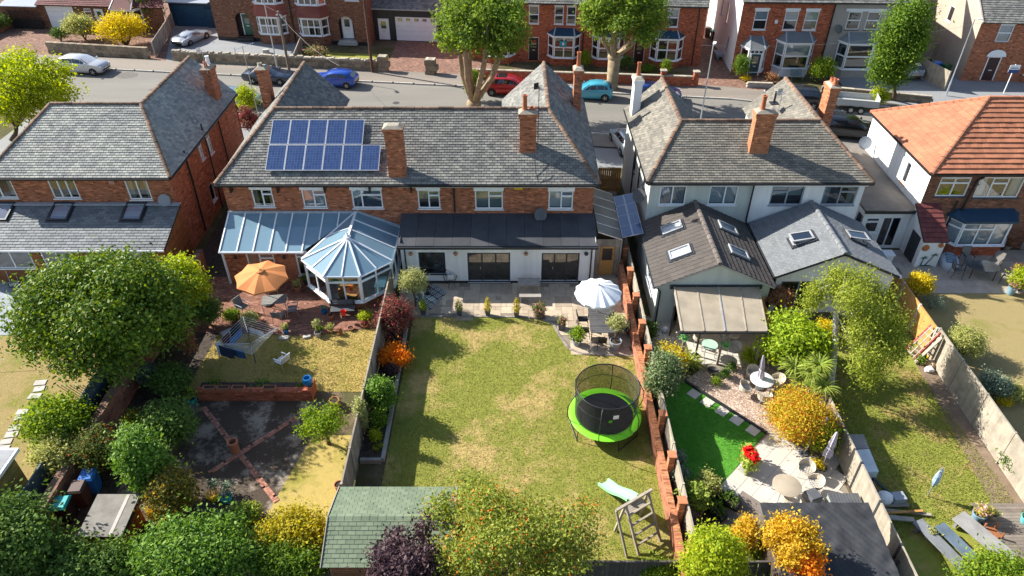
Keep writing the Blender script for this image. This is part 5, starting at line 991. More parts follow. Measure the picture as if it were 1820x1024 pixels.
SB = T('felt_roofed_shed', 'large shed with flat black felt roof beside the porcelain patio', 'shed', (11.2, 15, 0)); shed_planks(SB, 9.4, 13.0, 13.6, 16.0, 2.05, M('shed_dark', (.10,.07,.05), .85, rnd=.2))
for i in range(3): x0_, x1_ = 9.15+i*1.32, 9.15+(i+1)*1.32+.04; m = MB(); nx, ny = 24, 44; g = lambda a, b: .012*math.sin(a*9+3*math.sin(b*2.3+i))+.010*math.sin(b*11+2.5*math.sin(a*3.1))+.008*math.sin(a*23+b*17); V = [(x0_+(x1_-x0_)*a/nx, 13.4+2.95*b/ny, 2.13+.16*b/ny+.006*i+.02*(a in (0, nx))*0+g(x0_+(x1_-x0_)*a/nx, 13.4+2.95*b/ny)) for b in range(ny+1) for a in range(nx+1)]; m.add(V, [(b*(nx+1)+a, b*(nx+1)+a+1, (b+1)*(nx+1)+a+1, (b+1)*(nx+1)+a) for b in range(ny) for a in range(nx)]); B_(m, 'felt_sheet', FELT_B, SB, smooth='all')
SS = T('tool_store', 'low tool store with grey felt roof and orange brown side by the bins', 'shed', (-15.3, 16.5, 0)); shed_planks(SS, -15.95, -14.6, 15.75, 17.2, 1.2, M('shed_orange', (.34,.11,.03), .8, (.24,.07,.02), 2, rnd=.15)); m = MB(); m.extr([(-16.1,15.6,1.24),(-14.45,15.6,1.24),(-14.45,17.4,1.36),(-16.1,17.4,1.36)], (0,0,.04)); B_(m, 'roof', M('felt_grey', (.24,.225,.20), .95, (.18,.165,.15), 2, dirt=.3), SS); m = MB(); m.extr([(-14.95,15.6,1.285),(-14.82,15.6,1.285),(-14.82,17.38,1.405),(-14.95,17.38,1.405)], (0,0,.006)); B_(m, 'roof_batten', CONC, SS); bar(SS, 'barge_board', BLACK, (-14.46,-14.43,15.6,17.4,1.1,1.26))
SX = T('flat_roof_shed', 'wooden shed with white edged flat roof by the left lawn', 'shed', (-21, 17.7, 0)); shed_planks(SX, -22.6, -19.75, 16.0, 18.6, 2.2, M('shed_mossy', (.25,.18,.06), .9, (.16,.13,.04), 2, rnd=.2)); m = MB(); m.box(-22.9, -19.55, 15.8, 18.85, 2.25, 2.4); B_(m, 'roof_trim', WHITE, SX); m = MB(); m.box(-22.8, -19.65, 15.9, 18.75, 2.401, 2.41); B_(m, 'roof_sheet', M('flat_grey', (.30,.31,.32), .9), SX)
# ------------------------------------------------------------------ trees and shrubs
def tree(name, label, crown, z0, base, mat, n=6000, size=.2, seed=1, bark=None, r=.16, k=10, asp=1.0, fr=(.32,.5), group=None, clump=12, spread=.3, hollow=.55, low=-.6, limbs=6, narrow=.55, droop=0, gap=.3, extra=None, cat='tree', fork=.35):
    c, a, ay, b = fitbox(*crown, z0=z0, asp=asp); bs = G(*base) if base else Vector((c.x, c.y, 0)); t = T(name, label, cat, bs, 0, group); a, ay, b = [max(.6*q, q-spread*1.2) for q in (a, ay, b)]; n = int(n*2.2); size *= .86; L = lumps(c, a, ay, b, k, seed, fr, low=low)
    if extra: L += extra
    leaves('crown', t, L, n, size, mat, seed, clump, spread, hollow, narrow=narrow, droop=droop, gap=gap)
    m = MB(); g = random.Random(seed); f = bs.lerp(c, fork); f.z = max(.5, z0*.8+b*.15); pts = [bs+Vector((0,0,-.05)), bs.lerp(f, .5)+Vector((g.uniform(-.1,.1), g.uniform(-.1,.1), 0)), f]; m.tube(pts, [r*1.35, r, r*.85], 8)
    for i, (p, rad) in enumerate(L[1:1+limbs]):
        q = p.lerp(c, .2); mid = f.lerp(q, .5)+Vector((g.uniform(-.2,.2), g.uniform(-.2,.2), .15)); m.tube([f, mid, q, q+(q-c)*.35], [r*.6, r*.42, r*.26, r*.08], 6)
    B_(m, 'trunk', bark or BARK, t, smooth='all'); return t, c, a, ay, b, L
def straps(name, par, c, n, L, w, mat, seed=0, up=.7, bend=.5, zspread=.2):
    g = np.random.default_rng(seed); seg = 4; V = []; F = []; Cc = []; c = np.array(c)-np.array(FRAME[par][0])
    for i in range(n):
        t = g.random()*6.28; e = g.uniform(.15, 1.0)*up+g.uniform(-.1,.25); l = L*g.uniform(.6, 1.1); d = np.array([math.cos(t), math.sin(t), 0]); s = np.array([-d[1], d[0], 0]); p = c+d*.03; a = math.atan2(e, 1)+.25; k = len(V); col = (g.random(), g.random(), g.random(), 1)
        for j in range(seg+1):
            ww = w*(1-(j/seg)**2.2)*.5+.003; V += [p-s*ww, p+s*ww]; Cc += [col, col]; p = p+(d*math.cos(a)+np.array([0,0,1])*math.sin(a))*l/seg; a -= bend*g.uniform(.6,1.3)/seg*1.6
        for j in range(seg): F.append((k+2*j, k+2*j+1, k+2*j+3, k+2*j+2))
    me = bpy.data.meshes.new(name); me.from_pydata([tuple(v) for v in V], [], F); ca = me.attributes.new('Col', 'FLOAT_COLOR', 'POINT'); ca.data.foreach_set('color', np.array(Cc).ravel()); me.materials.append(mat); o = bpy.data.objects.new(name, me); COL.objects.link(o); o.parent = par; FRAME[o] = FRAME[par]; return o
WD[0] = True
# left garden
tree('bronze_bush', 'coppery brown bush at the corner of the pergola roof', (1347,503,1414,550), 1.2, (1388,586), LF_BRONZE, 2200, .12, 37, r=.06, k=8, spread=.12, cat='shrub')
tree('holly_tree', 'huge rounded dark green tree filling the left garden', (28,428,332,695), .7, (262,640), LF_HOLLY, 21000, .21, 3, r=.25, k=20, fr=(.26,.42), clump=16, spread=.3, hollow=.66, gap=.5)
tree('bay_tree', 'bright yellow-green clipped tree behind the big dark tree', (255,447,378,566), 1.1, (342,575), LF_LIME, 5200, .17, 4, k=9, fr=(.3,.44), spread=.2)
for a in (
 ('shrub', 'dark evergreen shrub beneath the yellow-green tree by the brick path', 'shrub', (335,520,395,585), LF_DEEP, 1500, .14, 5),
 ('shrub', 'loose lime green bush beside the stepping stones', 'shrub', (38,690,165,815), LF_BAY, 4800, .16, 6),
 ('shrub', 'pale variegated bush above the white edged shed', 'shrub', (55,765,150,860), LF_VAR, 2800, .15, 7),
 ('rose_bush', 'dark rose bush with red hips below the slate blue fence', 'shrub', (128,752,222,850), leafmat('leaf_rose', (.03,.05,.012), (.085,.11,.025), (.19,.21,.05), (.45,.09,.02), .04), 3200, .13, 8),
 ('laurel_bush', 'tall glossy pale leaved bush standing beside the wheelie bins', 'shrub', (208,748,308,895), LF_LAUREL, 5200, .17, 9),
 ('shrub', 'dark green shrub at the corner of the vegetable bed', 'shrub', (248,700,352,805), LF_DEEP, 3000, .16, 10),
 ('shrub', 'yellow flowered plant in front of the brick wall', 'shrub', (218,722,262,775), leafmat('leaf_rudbeckia', (.03,.06,.012), (.07,.12,.02), (.14,.2,.03), (.7,.45,.02), .2), 900, .12, 11),
 ('shrub', 'straggly yellow tinged bush above the tool store', 'shrub', (262,826,352,930), leafmat('leaf_ragged', (.07,.07,.015), (.16,.15,.03), (.3,.25,.06), (.6,.35,.03), .12), 3600, .13, 12),
 ('shrub', 'golden flower spikes beside the orange brown store wall', 'shrub', (258,888,298,930), LF_GOLD, 700, .1, 13),
 ('laurel_hedge', 'large dark green hedge in the bottom left corner', 'hedge', (-90,872,118,1085), LF_DEEP, 8000, .19, 14),
 ('laurel_hedge', 'dark green hedge below the tool store and the bins', 'hedge', (70,948,250,1090), LF_DEEP, 6000, .18, 140),
 ('shrub', 'lighter green hedge top beside the tool store', 'hedge', (165,958,268,1050), LF_MID, 3200, .16, 15),
 ('laurel_bush', 'big rounded bright green bush at the foot of the dryer garden', 'shrub', (234,906,462,1075), LF_LAUREL, 10500, .17, 16),
 ('forsythia_bush', 'yellow autumn shrub beside the green shed roof', 'shrub', (455,893,600,1000), leafmat('leaf_gold_green', (.12,.13,.012), (.32,.27,.02), (.55,.44,.03)), 3800, .14, 17),
 ('shrub', 'green shrub with pale tips below the yellow shrub', 'shrub', (440,955,592,1050), LF_MID, 3600, .15, 18),
 ('shrub', 'tufted plants between the vegetable bed and the bright green bush', 'shrub', (418,892,464,935), LF_STRAP, 900, .16, 19),
 ('fern', 'grey green plant hanging over the top of the old brick wall', 'plant', (236,640,285,690), LF_GREYG, 900, .13, 20),
 ('shrub', 'low leafy plant at the middle of the dryer garden bed', 'plant', (440,676,492,704), LF_LAUREL, 700, .12, 21),
 ('shrub', 'low leafy plant at the teal pot end of the dryer garden bed', 'plant', (362,674,402,706), LF_MID, 600, .12, 22),
 ('shrub', 'small leafy plant near the blue glazed jar', 'plant', (520,680,548,706), LF_MID, 350, .11, 23),
 ('shrub', 'yellow-green shrub at the edge of the brick patio under the dryer', 'shrub', (392,545,428,573), LF_BAY, 700, .11, 24),
 ('shrub', 'olive leaved shrub at the corner of the brick patio', 'shrub', (424,550,460,580), LF_OLIVE, 600, .11, 25),
 ('shrub', 'lime leaved plant beside the red bucket bench', 'plant', (634,548,664,575), LF_LIME, 350, .1, 26),
 ('plum_shrub', 'red and plum coloured shrub leaning over the fence top', 'shrub', (664,522,738,606), LF_RED, 3200, .12, 27),
 ('orange_shrub', 'vivid orange shrub in the border beside the fence', 'shrub', (668,604,734,660), LF_ORANGE, 2200, .12, 28),
 ('shrub', 'fresh green bush in the middle of the sleeper border', 'shrub', (652,662,706,742), LF_LAUREL, 2400, .14, 29),
 ('shrub', 'dark green plant below the fresh green border bush', 'plant', (655,722,690,768), LF_MID, 800, .12, 30),
 ('shrub', 'small lime plant near the foot of the sleeper border', 'plant', (655,758,680,790), LF_LIME, 400, .1, 31),
 ('shrub', 'tiny plants with yellow flowers at the end of the border', 'plant', (660,785,682,806), leafmat('leaf_violas', (.04,.08,.015), (.08,.14,.02), (.15,.22,.03), (.75,.55,.03), .2), 200, .08, 32),
 ('shrub', 'dark purple bush behind the orange shrub', 'shrub', (680,640,712,675), LF_PURP, 600, .1, 33),
 ('laurel_bush', 'dark glossy bush between brick pier and sage extension', 'shrub', (1133,566,1171,610), LF_DEEP, 1500, .13, 34),
 ('holly_bush', 'white variegated bush against the brick wall by the artificial turf', 'shrub', (1142,612,1216,728), LF_VARH, 4200, .12, 35),
 ('golden_shrub', 'golden shrub behind the white variegated bush', 'shrub', (1148,604,1226,672), LF_YEL, 2200, .12, 36),
 ('bamboo_clump', 'large bright green bamboo clump beside the pergola', 'shrub', (1348,548,1482,672), LF_BAMB, 7000, .2, 38),
 ('yellow_shrub', 'yellow flowering shrub between bamboo and birch trunk', 'shrub', (1440,562,1488,612), LF_YEL, 1400, .11, 39),
 ('photinia_bush', 'large rounded bush turning orange and yellow beside the closed parasol', 'shrub', (1356,682,1484,806), LF_PHOT, 12000, .105, 40),
 ('shrub', 'green bush behind the closed lilac parasols', 'shrub', (1432,740,1492,815), LF_BAY, 2200, .13, 41),
 ('clipped_ball', 'clipped yellow-green ball at the turf edge of the gravel', 'shrub', (1263,667,1283,686), LF_BAY, 450, .07, 42),
 ('clipped_ball', 'larger clipped green ball in the gravel beside the black fire bowl', 'shrub', (1279,652,1301,673), LF_LAUREL, 550, .07, 43),
 ('clipped_ball', 'dark clipped ball nearest the pergola chairs', 'shrub', (1292,641,1312,660), LF_DEEP, 450, .07, 44),
 ('shrub', 'grey green mound between brick wall and artificial turf', 'shrub', (1186,796,1220,835), LF_GREYG, 1100, .11, 45),
 ('grass_tuft', 'blue green spiky plant along the brick wall', 'plant', (1188,826,1226,868), LF_GREYG, 900, .14, 46),
 ('fern', 'yellow tipped fern in front of the brick wall', 'plant', (1204,852,1262,915), LF_STRAP, 1700, .15, 47),
 ('golden_shrub', 'golden leaved shrub at the corner of the artificial turf', 'shrub', (1232,835,1283,885), LF_VAR, 1700, .12, 48),
 ('sedum', 'dusky pink flowering plant at the foot of the yellow tipped fern', 'plant', (1202,892,1244,932), LF_SEDUM, 1000, .1, 49),
 ('shrub', 'large lime green feathery shrub at the foot of the brick wall', 'shrub', (1206,926,1326,1075), LF_LIME, 6800, .14, 50),
 ('shrub', 'green climber on the bottom fence beside the brick wall', 'shrub', (1130,990,1215,1035), LF_BAY, 1000, .12, 51),
 ('orange_maple', 'golden orange tree overhanging the black felt shed roof', 'tree', (1350,908,1466,1015), LF_GOLD, 3800, .13, 52, None, 2.1),
 ('orange_maple', 'orange leaved branch group below the golden tree', 'tree', (1395,968,1468,1045), LF_ORANGE, 900, .13, 53, None, 1.9),
 ('orange_shrub', 'yellow orange shrub with red flowers at the end of the decking', 'shrub', (1298,912,1352,985), LF_GOLD, 1600, .12, 54),
 ('golden_shrub', 'bright yellow bush beside the honey brown fence', 'shrub', (1608,478,1660,532), LF_YEL, 2200, .12, 55),
 ('clipped_ball', 'large clipped yellow-green ball on the parched lawn', 'shrub', (1682,574,1753,642), LF_VAR, 5200, .09, 56),
 ('shrub', 'sparse grey twiggy shrub beside the yellow bush', 'shrub', (1636,520,1682,556), LF_GREYG, 500, .08, 57),
 ('shrub', 'lime shrub at the edge of the picture beside the buff patio', 'shrub', (1794,468,1850,524), LF_LIME, 1600, .13, 58),
 ('shrub', 'dark blue green plants behind the pale board fence', 'shrub', (1738,655,1800,712), LF_GREYG, 1500, .13, 59),
 ('shrub', 'white flowered shrub behind the pale board fence', 'shrub', (1776,678,1840,718), LF_VAR, 1200, .11, 60),
 ('shrub', 'dark green bush at the edge of the picture below the pale fence', 'shrub', (1780,790,1850,850), LF_DEEP, 2000, .14, 61),
 ('shrub', 'trailing green climber below the long grey bench', 'shrub', (1690,975,1850,1060), LF_BAY, 3000, .13, 62),
 ('shrub', 'small green clump against the pile of rubbish', 'plant', (1630,628,1646,650), LF_MID, 250, .1, 63),
 ('shrub', 'yellow clipped shrub behind the lower end of the pale fence', 'shrub', (1768,700,1800,722), LF_YEL, 500, .1, 64),
):
    if len(a) == 8: shrub(*a)
    else: tree(a[0], a[1], a[3], a[9], (1400,1075) if a[7] == 52 else (1440,1080), a[4], a[5], a[6], a[7], spread=.13, k=18, fr=(.15,.27), r=.08, gap=1.0, hollow=.2)
# crops spilling over borders in the dryer garden
for a in (('weed_clump', 'weeds beside the leaning fence near the clay pot', 'plant', (640,690,664,730), LF_BAY, 400, .1, 71), ('weed_clump', 'weedy growth at the foot of the fence by the stone pile', 'plant', (628,700,655,780), LF_OLIVE, 900, .1, 72), ('ornamental_grass', 'tawny ornamental grass under the yellow-green tree', 'plant', (312,572,348,640), LF_BRONZE, 900, .16, 73), ('shrub', 'dark leafy growth along the brick path', 'shrub', (262,640,345,712), LF_DEEP, 2200, .14, 74)): shrub(*a[:8])
# rowan, purple plum, apple, birch, olives
t, c, a, ay, b, L = tree('rowan_tree', 'broad rowan tree with orange berries beside the green shed', (738,846,1078,1110), .9, (905,1030), LF_ROWAN, 12500, .14, 80, k=16, fr=(.24,.4), clump=12, spread=.24, hollow=.35, gap=.9, r=.13, bark=M('bark_grey', (.4,.36,.32), .9), extra=[(G(790,905,2.7), (.8,.7,.6)), (G(840,870,2.4), (.7,.7,.5)), (G(1040,905,2.6), (.5,.5,.4))])
g = np.random.default_rng(5); leaves('berries', t, L, 2200, .06, LF_BERRY, 81, 5, .12, .75, narrow=.9)
tree('purple_plum', 'dark purple leaved tree in front of the green shed', (640,948,800,1130), 1.0, (720,1060), LF_PURP, 7500, .15, 82, k=11, fr=(.25,.42), clump=14, spread=.2, hollow=.4, gap=.8, extra=[(G(705,965,3.0), (.35,.35,.6)), (G(752,948,3.1), (.28,.3,.65)), (G(690,985,2.6), (.3,.3,.4))])
tree('apple_tree', 'small open apple tree beside the brick cross paths', (520,708,622,792), .7, (585,790), LF_BAY, 1500, .13, 83, r=.07, k=9, fr=(.26,.4), clump=9, spread=.16, hollow=.3, gap=.9)
tree('olive_tree', 'pale silvery olive tree at the corner of the white extension', (702,470,764,530), .9, (738,545), LF_OLIVE, 2200, .1, 84, r=.05, k=9, fr=(.28,.42), spread=.14, hollow=.3, gap=.8)
BT = T('birch_tree', 'weeping silver birch with white trunk rising over the lawn', 'tree', G(1474,692)); bb = Vector(BT.location); m = MB()
tr = [bb+Vector((0,0,-.05)), G(1480,648,1.15), G(1485,600,2.2), G(1485,556,3.2), G(1494,520,4.2), G(1502,492,5.0)]; m.tube(tr, [.2,.17,.15,.12,.08,.04], 8); bl = []
for i, (u, v, z, r_) in enumerate(((1460,505,4.5,.5),(1505,490,5.0,.7),(1565,520,4.6,.75),(1592,560,3.9,.7),(1545,555,4.4,.85),(1446,520,4.2,.5),(1600,605,3.0,.6),(1565,620,3.2,.7),(1538,630,3.2,.55),(1552,655,2.3,.5),(1535,580,4.0,.6),(1492,478,5.2,.55),(1540,490,5.2,.7),(1520,515,5.4,.7),(1582,590,3.6,.65))): p = G(u, v, z); bl.append((p, (r_, r_*.9, r_*.85))); s = tr[3+(i % 3)]; stems(m, s, [p-Vector((0,0,.15))], .03, .16, i)
B_(m, 'trunk', BARKB, BT, smooth='all'); leaves('crown', BT, bl, 27000, .105, LF_BIRCH, 90, 11, .2, .3, droop=1.1, gap=.9)
# cordyline and straps
CO = T('cordyline_palm', 'spiky cordyline palm above the orange turning bush', 'palm', G(1440,720)); cb = Vector(CO.location); m = MB(); hs = [G(1412,655,1.9), G(1455,652,2.3), G(1425,680,1.6), G(1462,690,1.7), G(1440,665,2.0)]
for h in hs: m.tube([cb, cb.lerp(h, .5)+Vector((0,0,.1)), h], [.1,.08,.07], 6)
B_(m, 'trunk', BARK, CO, smooth='all')
for i, h in enumerate(hs): straps('leaf_head', CO, h, 110, .85, .06, LF_STRAP, i+3, 1.1, 1.0)
for nm, lb, px_, n, L_, mt, sd in (('phormium', 'tall sword leaved plant at the end of the decking', (1345,1000), 70, 1.6, LF_STRAP, 5), ('phormium', 'striped sword leaved plant behind the golden shrub by the pergola post', (1222,648), 110, 1.0, LF_STRAP, 6), ('ornamental_grass', 'arching green grass clump beside the pergola post', (1335,640), 120, .9, LF_BAMB, 7), ('ornamental_grass', 'strappy plants beside the yellow plastic basket', (425,910), 60, .6, LF_STRAP, 8)):
    t = T(nm, lb, 'plant', G(*px_)); straps('leaf_blades', t, G(*px_), n, L_, .07, mt, sd, 1.6, .9)
# ------------------------------------------------------------------ street trees
def pollard(label, u, v, crown, z0, seed, stems_, n=12000, tw=.38):
    c, a, ay, b = fitbox(*crown, z0=z0); a, ay, b = a-.4, ay-.4, b-.35; n = int(n*1.7); base = G(u, v); t = T('plane_tree', label, 'tree', base, 0, 'street plane trees'); L = lumps(c, a, ay, b, 18, seed, (.24,.38), low=-.7)
    leaves('crown', t, L, n, .24, LF_PLANE, seed, 14, .26, .3, gap=1.0); m = MB(); g = random.Random(seed); hd = base+Vector((0,0,stems_[0])); m.tube([base-Vector((0,0,.1)), base+Vector((0,0,.5)), hd], [tw*1.35, tw*1.05, tw*1.15], 10); m.ell(hd, tw*1.25, tw*1.25, tw*1.0)
    for i in range(stems_[1]):
        an = i*6.283/stems_[1]+.4; q = Vector((c.x+a*.55*math.cos(an), c.y+ay*.55*math.sin(an), c.z-b*.25)); mid = hd.lerp(q, .45)+Vector((math.cos(an)*.35, math.sin(an)*.35, -.1)); m.tube([hd, mid, q, q.lerp(c, .3)+Vector((0,0,b*.6))], [tw*.55, tw*.42, tw*.3, .05], 7)
        for k in range(3): m.ell(hd.lerp(mid, .3)+Vector((g.uniform(-.2,.2), g.uniform(-.2,.2), 0)), tw*.3, tw*.3, tw*.3, 8, 6)
    B_(m, 'trunk', BARKP, t, smooth='all'); return t
pollard('multi-stemmed pollarded plane tree rising behind the middle roof', 843, 205, (763,-28,956,118), 4.6, 101, (1.0, 7), 13000, .5)
pollard('thick trunked plane tree at the kerb beside the turquoise car', 1087, 160, (1022,-60,1200,100), 4.2, 102, (3.0, 5), 11500, .48)
tree('columnar_tree', 'tall narrow dark green street tree beside the tipping trailer', (1548,-12,1655,172), .9, (1588,178), LF_MID, 9000, .24, 103, k=16, fr=(.3,.42), asp=.8, r=.16, low=-.9)
tree('lime_tree', 'yellow-green tree at the left edge behind the pale slate roof', (-70,82,140,232), .5, (20,250), LF_LIME, 9000, .26, 104, k=13, fr=(.28,.42), gap=.6)
for a in (
 ('variegated_bush', 'pale variegated rounded bush behind the far stone wall', 'shrub', (112,20,174,72), LF_VAR, 3000, .2, 110),
 ('yellow_bush', 'bright yellow rounded bush behind the far stone wall', 'shrub', (170,18,260,82), LF_YEL, 4200, .2, 111),
 ('shrub', 'dark shrub with pale flowers at the end of the far stone wall', 'shrub', (88,46,120,74), LF_DEEP, 700, .16, 112),
 ('conifer_hedge', 'dark evergreen hedge between bungalow and navy garage', 'hedge', (232,-30,292,48), LF_DEEP, 3000, .2, 113),
 ('hydrangea_bush', 'pink hydrangea bush behind the jagged stone wall', 'shrub', (538,80,584,106), LF_HYD, 1500, .16, 114),
 ('wisteria', 'dense climber hanging over the red brick terrace door', 'climber', (948,22,996,80), LF_MID, 1800, .2, 115),
 ('clipped_hedge', 'tall clipped hedge column beside the first terrace bay', 'hedge', (1028,86,1052,122), LF_BAY, 900, .13, 116),
 ('shrub', 'dark rounded shrub behind the brick front wall', 'shrub', (1100,95,1128,124), LF_DEEP, 700, .15, 117),
 ('clipped_bush', 'lime topped clipped bush before the terrace bay', 'shrub', (1172,102,1196,134), LF_BAY, 900, .12, 118),
 ('clipped_hedge', 'square bright green hedge before the beige house bay', 'hedge', (1438,98,1488,148), LF_BAY, 2600, .14, 119),
 ('climber', 'leafy shrub climbing beside the teal front door', 'shrub', (1302,92,1336,142), LF_MID, 1100, .15, 120),
 ('shrub', 'small yellow bush below the teal front door', 'shrub', (1316,132,1336,146), LF_YEL, 300, .12, 121),
 ('shrub', 'coppery low shrub in front of the bay of the teal door house', 'shrub', (1356,126,1386,150), LF_BRONZE, 500, .14, 122),
 ('shrub', 'fresh green shrub at the foot of the narrow street tree', 'shrub', (1544,152,1582,190), LF_LIME, 1100, .17, 123),
 ('shrub', 'yellow-green shrub between the two chimneys behind the left roof', 'shrub', (412,146,462,205), LF_LIME, 1100, .2, 124),
 ('shrub', 'dark red shrub behind the left wing roof', 'shrub', (418,184,462,240), LF_RED, 1200, .17, 125),
 ('shrub', 'green suckers at the foot of the multi-stemmed plane', 'shrub', (820,118,862,180), LF_PLANE, 900, .22, 126),
 ('shrub', 'dark bush at the left edge by the bungalow wall', 'shrub', (-30,20,18,56), LF_DEEP, 900, .18, 127),
 ('shrub', 'low plants along the brick front wall of the terrace', 'plant', (1130,112,1170,130), LF_MID, 500, .14, 128),
 ('shrub', 'dark bushes beside the beige house wall', 'shrub', (1536,104,1562,128), LF_DEEP, 500, .15, 129),
): shrub(*a[:8])
# ------------------------------------------------------------------ garden furniture kit
WD[0] = False
def chair(label, p, rz, seat, frame, group=None, name='garden_chair', arms=True, w=.5, hb=.92):
    t = T(name, label, 'chair', p, rz, group); h = .43
    m = MB(); m.box(-w/2, w/2, -.24, .24, h, h+.035); B_(m, 'seat', seat, t, bev=.01)
    m = MB(); m.extr([(-w/2,.22,h+.03),(w/2,.22,h+.03),(w/2,.36,hb),(-w/2,.36,hb)], (0,.03,0)); B_(m, 'backrest', seat, t)
    for sx in (-1, 1):
        m = MB(); m.tube([(sx*w/2,-.24,h+.2 if arms else h), (sx*w/2,-.27,0)], .016, 5); B_(m, 'leg', frame, t); m = MB(); m.tube([(sx*w/2,.37,hb), (sx*w/2,.24,h), (sx*w/2,.33,0)], .016, 5); B_(m, 'leg', frame, t)
        if arms: m = MB(); m.beam((sx*w/2,-.26,h+.21), (sx*w/2,.28,h+.23), .045, .03); B_(m, 'armrest', frame, t)
    return t
def tub_chair(label, p, rz, mat, frame, group=None):
    """woven tub chair: curved shell open to the front, wire grid seat, thin legs"""
    t = T('rattan_chair', label, 'chair', p, rz, group); m = MB(); n = 11; V = []
    for k in range(n): a = R(-35+k*25); x, y = .33*math.cos(a), .30*math.sin(a)+.0; hh = .62+.18*max(0, math.sin(a)); V += [(x*.92, y*.92, .42), (x*1.08, y*1.08, hh)]
    V2 = [(x*.95, y*.95, z) for x, y, z in V]; F = [(2*k, 2*k+2, 2*k+3, 2*k+1) for k in range(n-1)]; m.add(V+V2, F+[tuple(i+2*n for i in f[::-1]) for f in F]+[(2*k+1, 2*k+3, 2*n+2*k+3, 2*n+2*k+1) for k in range(n-1)]); B_(m, 'backrest', mat, t)
    m = MB(); m.lathe([(.30,0),(.31,.03),(.28,.05)], (0,0,.40), 12); B_(m, 'seat', mat, t); m = MB()
    for k in range(-2, 3): m.box(k*.1-.008, k*.1+.008, -.25, .25, .452, .462); m.box(-.25, .25, k*.1-.008, k*.1+.008, .464, .472)
    B_(m, 'seat_grid', frame, t)
    for a in (45, 135, 225, 315): m = MB(); m.tube([(.2*math.cos(R(a)), .2*math.sin(R(a)), .4), (.3*math.cos(R(a)), .3*math.sin(R(a)), 0)], .014, 5); B_(m, 'leg', frame, t)
    return t
def parasol(label, p, r, ze, zt, n, mat, lean=(0,0), vent=True, scallop=.06, group=None):
    t = T('parasol', label, 'parasol', p, 0, group); L = lambda x, y, z: (x+lean[0]*z/2, y+lean[1]*z/2, z+(-(x*lean[0]+y*lean[1])*.28))
    for k in range(n):
        a0, a1 = 2*math.pi*k/n, 2*math.pi*(k+1)/n; am = (a0+a1)/2; m = MB(); c0, c1, cm = (math.cos(a0), math.sin(a0)), (math.cos(a1), math.sin(a1)), (math.cos(am), math.sin(am)); V = []; rows = 6; cq = math.cos(math.pi/n)
        for i in range(rows+1): f = .06+.94*i/rows; z = zt-(zt-ze)*(f**1.25); V += [L(r*f*c0[0], r*f*c0[1], z), L(r*f*cm[0]*.96*cq, r*f*cm[1]*.96*cq, z-.03*f), L(r*f*c1[0], r*f*c1[1], z)]
        k0 = len(V); V += [L(r*c0[0], r*c0[1], ze-.1), L(r*cm[0]*.96*cq, r*cm[1]*.96*cq, ze-.13-scallop), L(r*c1[0], r*c1[1], ze-.1)]
        F = [(3*i+j, 3*i+j+1, 3*i+j+4, 3*i+j+3) for i in range(rows+1) for j in (0, 1)]; m.add(V, F); B_(m, 'canopy_panel', mat, t)
        m = MB(); m.tube([L(0,0,zt-.1), L(r*c0[0]*.98, r*c0[1]*.98, ze-.02)], .012, 4); B_(m, 'rib', ALU, t)
    m = MB(); m.tube([(0,0,0), L(0,0,zt+.08)], .024, 7); B_(m, 'pole', ALU, t); m = MB(); m.lathe([(.06,0),(.05,.06),(.015,.12)], L(0,0,zt), 8); B_(m, 'finial', mat, t); m = MB(); m.lathe([(.26,0),(.24,.07),(.05,.1),(.04,.3)], (0,0,.03), 14); B_(m, 'base', GREYPL, t)
    if vent:
        m = MB(); m.lathe([(r*.16,0),(r*.15,.03),(.02,.1)], L(0,0,zt-.02), n); B_(m, 'vent_cap', mat, t)
    return t
def folded(label, base, top, mat, r=.17, group=None):
    """closed parasol: pleated cloth hanging around the pole"""
    t = T('closed_parasol', label, 'parasol', base, 0, group); d = Vector(top)-Vector(base); m = MB(); m.tube([(0,0,0), d], .022, 6); B_(m, 'pole', ALU, t); n = 14; prof = [(.03,1.0),(.06,.96),(.10,.85),(r*.8,.66),(r*.62,.58),(r*.95,.48),(r*1.1,.36)]; V = []
    for rr, f in prof:
        c = d*f
        for k in range(n): a = 2*math.pi*k/n; q = rr*(1.0 if k % 2 else .62); V.append((c.x+q*math.cos(a), c.y+q*math.sin(a), c.z))
    m = MB(); m.add(V, [(i*n+k, i*n+(k+1)%n, (i+1)*n+(k+1)%n, (i+1)*n+k) for i in range(len(prof)-1) for k in range(n)]); B_(m, 'cloth', mat, t); m = MB(); c = d*.58; m.ring(c, r*.66, .02, 14, 5); B_(m, 'tie', mat, t); m = MB(); m.lathe([(.24,0),(.22,.06),(.04,.09)], (0,0,.03), 12); B_(m, 'base', GREYPL, t); return t
def table(label, p, rz, sx, sy, h, mat, frame, round_=False, slats=0, name='garden_table', group=None):
    t = T(name, label, 'table', p, rz, group)
    if round_: m = MB(); m.lathe([(.98,0),(1.0,.012),(1.0,.03),(.97,.04)], (0,0,h-.04), 24, sx/2, sy/2); B_(m, 'table_top', mat, t, smooth=True)
    elif slats:
        for i in range(slats): w = sy/slats; m = MB(); m.box(-sx/2, sx/2, -sy/2+i*w, -sy/2+(i+1)*w-.015, h-.035, h); B_(m, 'slat', mat, t)
    else: m = MB(); m.box(-sx/2, sx/2, -sy/2, sy/2, h-.03, h); B_(m, 'table_top', mat, t, bev=.008)
    k = .33 if round_ else .46
    for a, b in ((-1,-1),(1,-1),(1,1),(-1,1)): m = MB(); m.tube([(a*sx*k, b*sy*k, h-.04), (a*sx*k, b*sy*k, 0)], .025, 5); B_(m, 'leg', frame, t)
    m = MB(); m.box(-sx*k, sx*k, -.015, .015, h-.09, h-.045); B_(m, 'rail', frame, t); return t
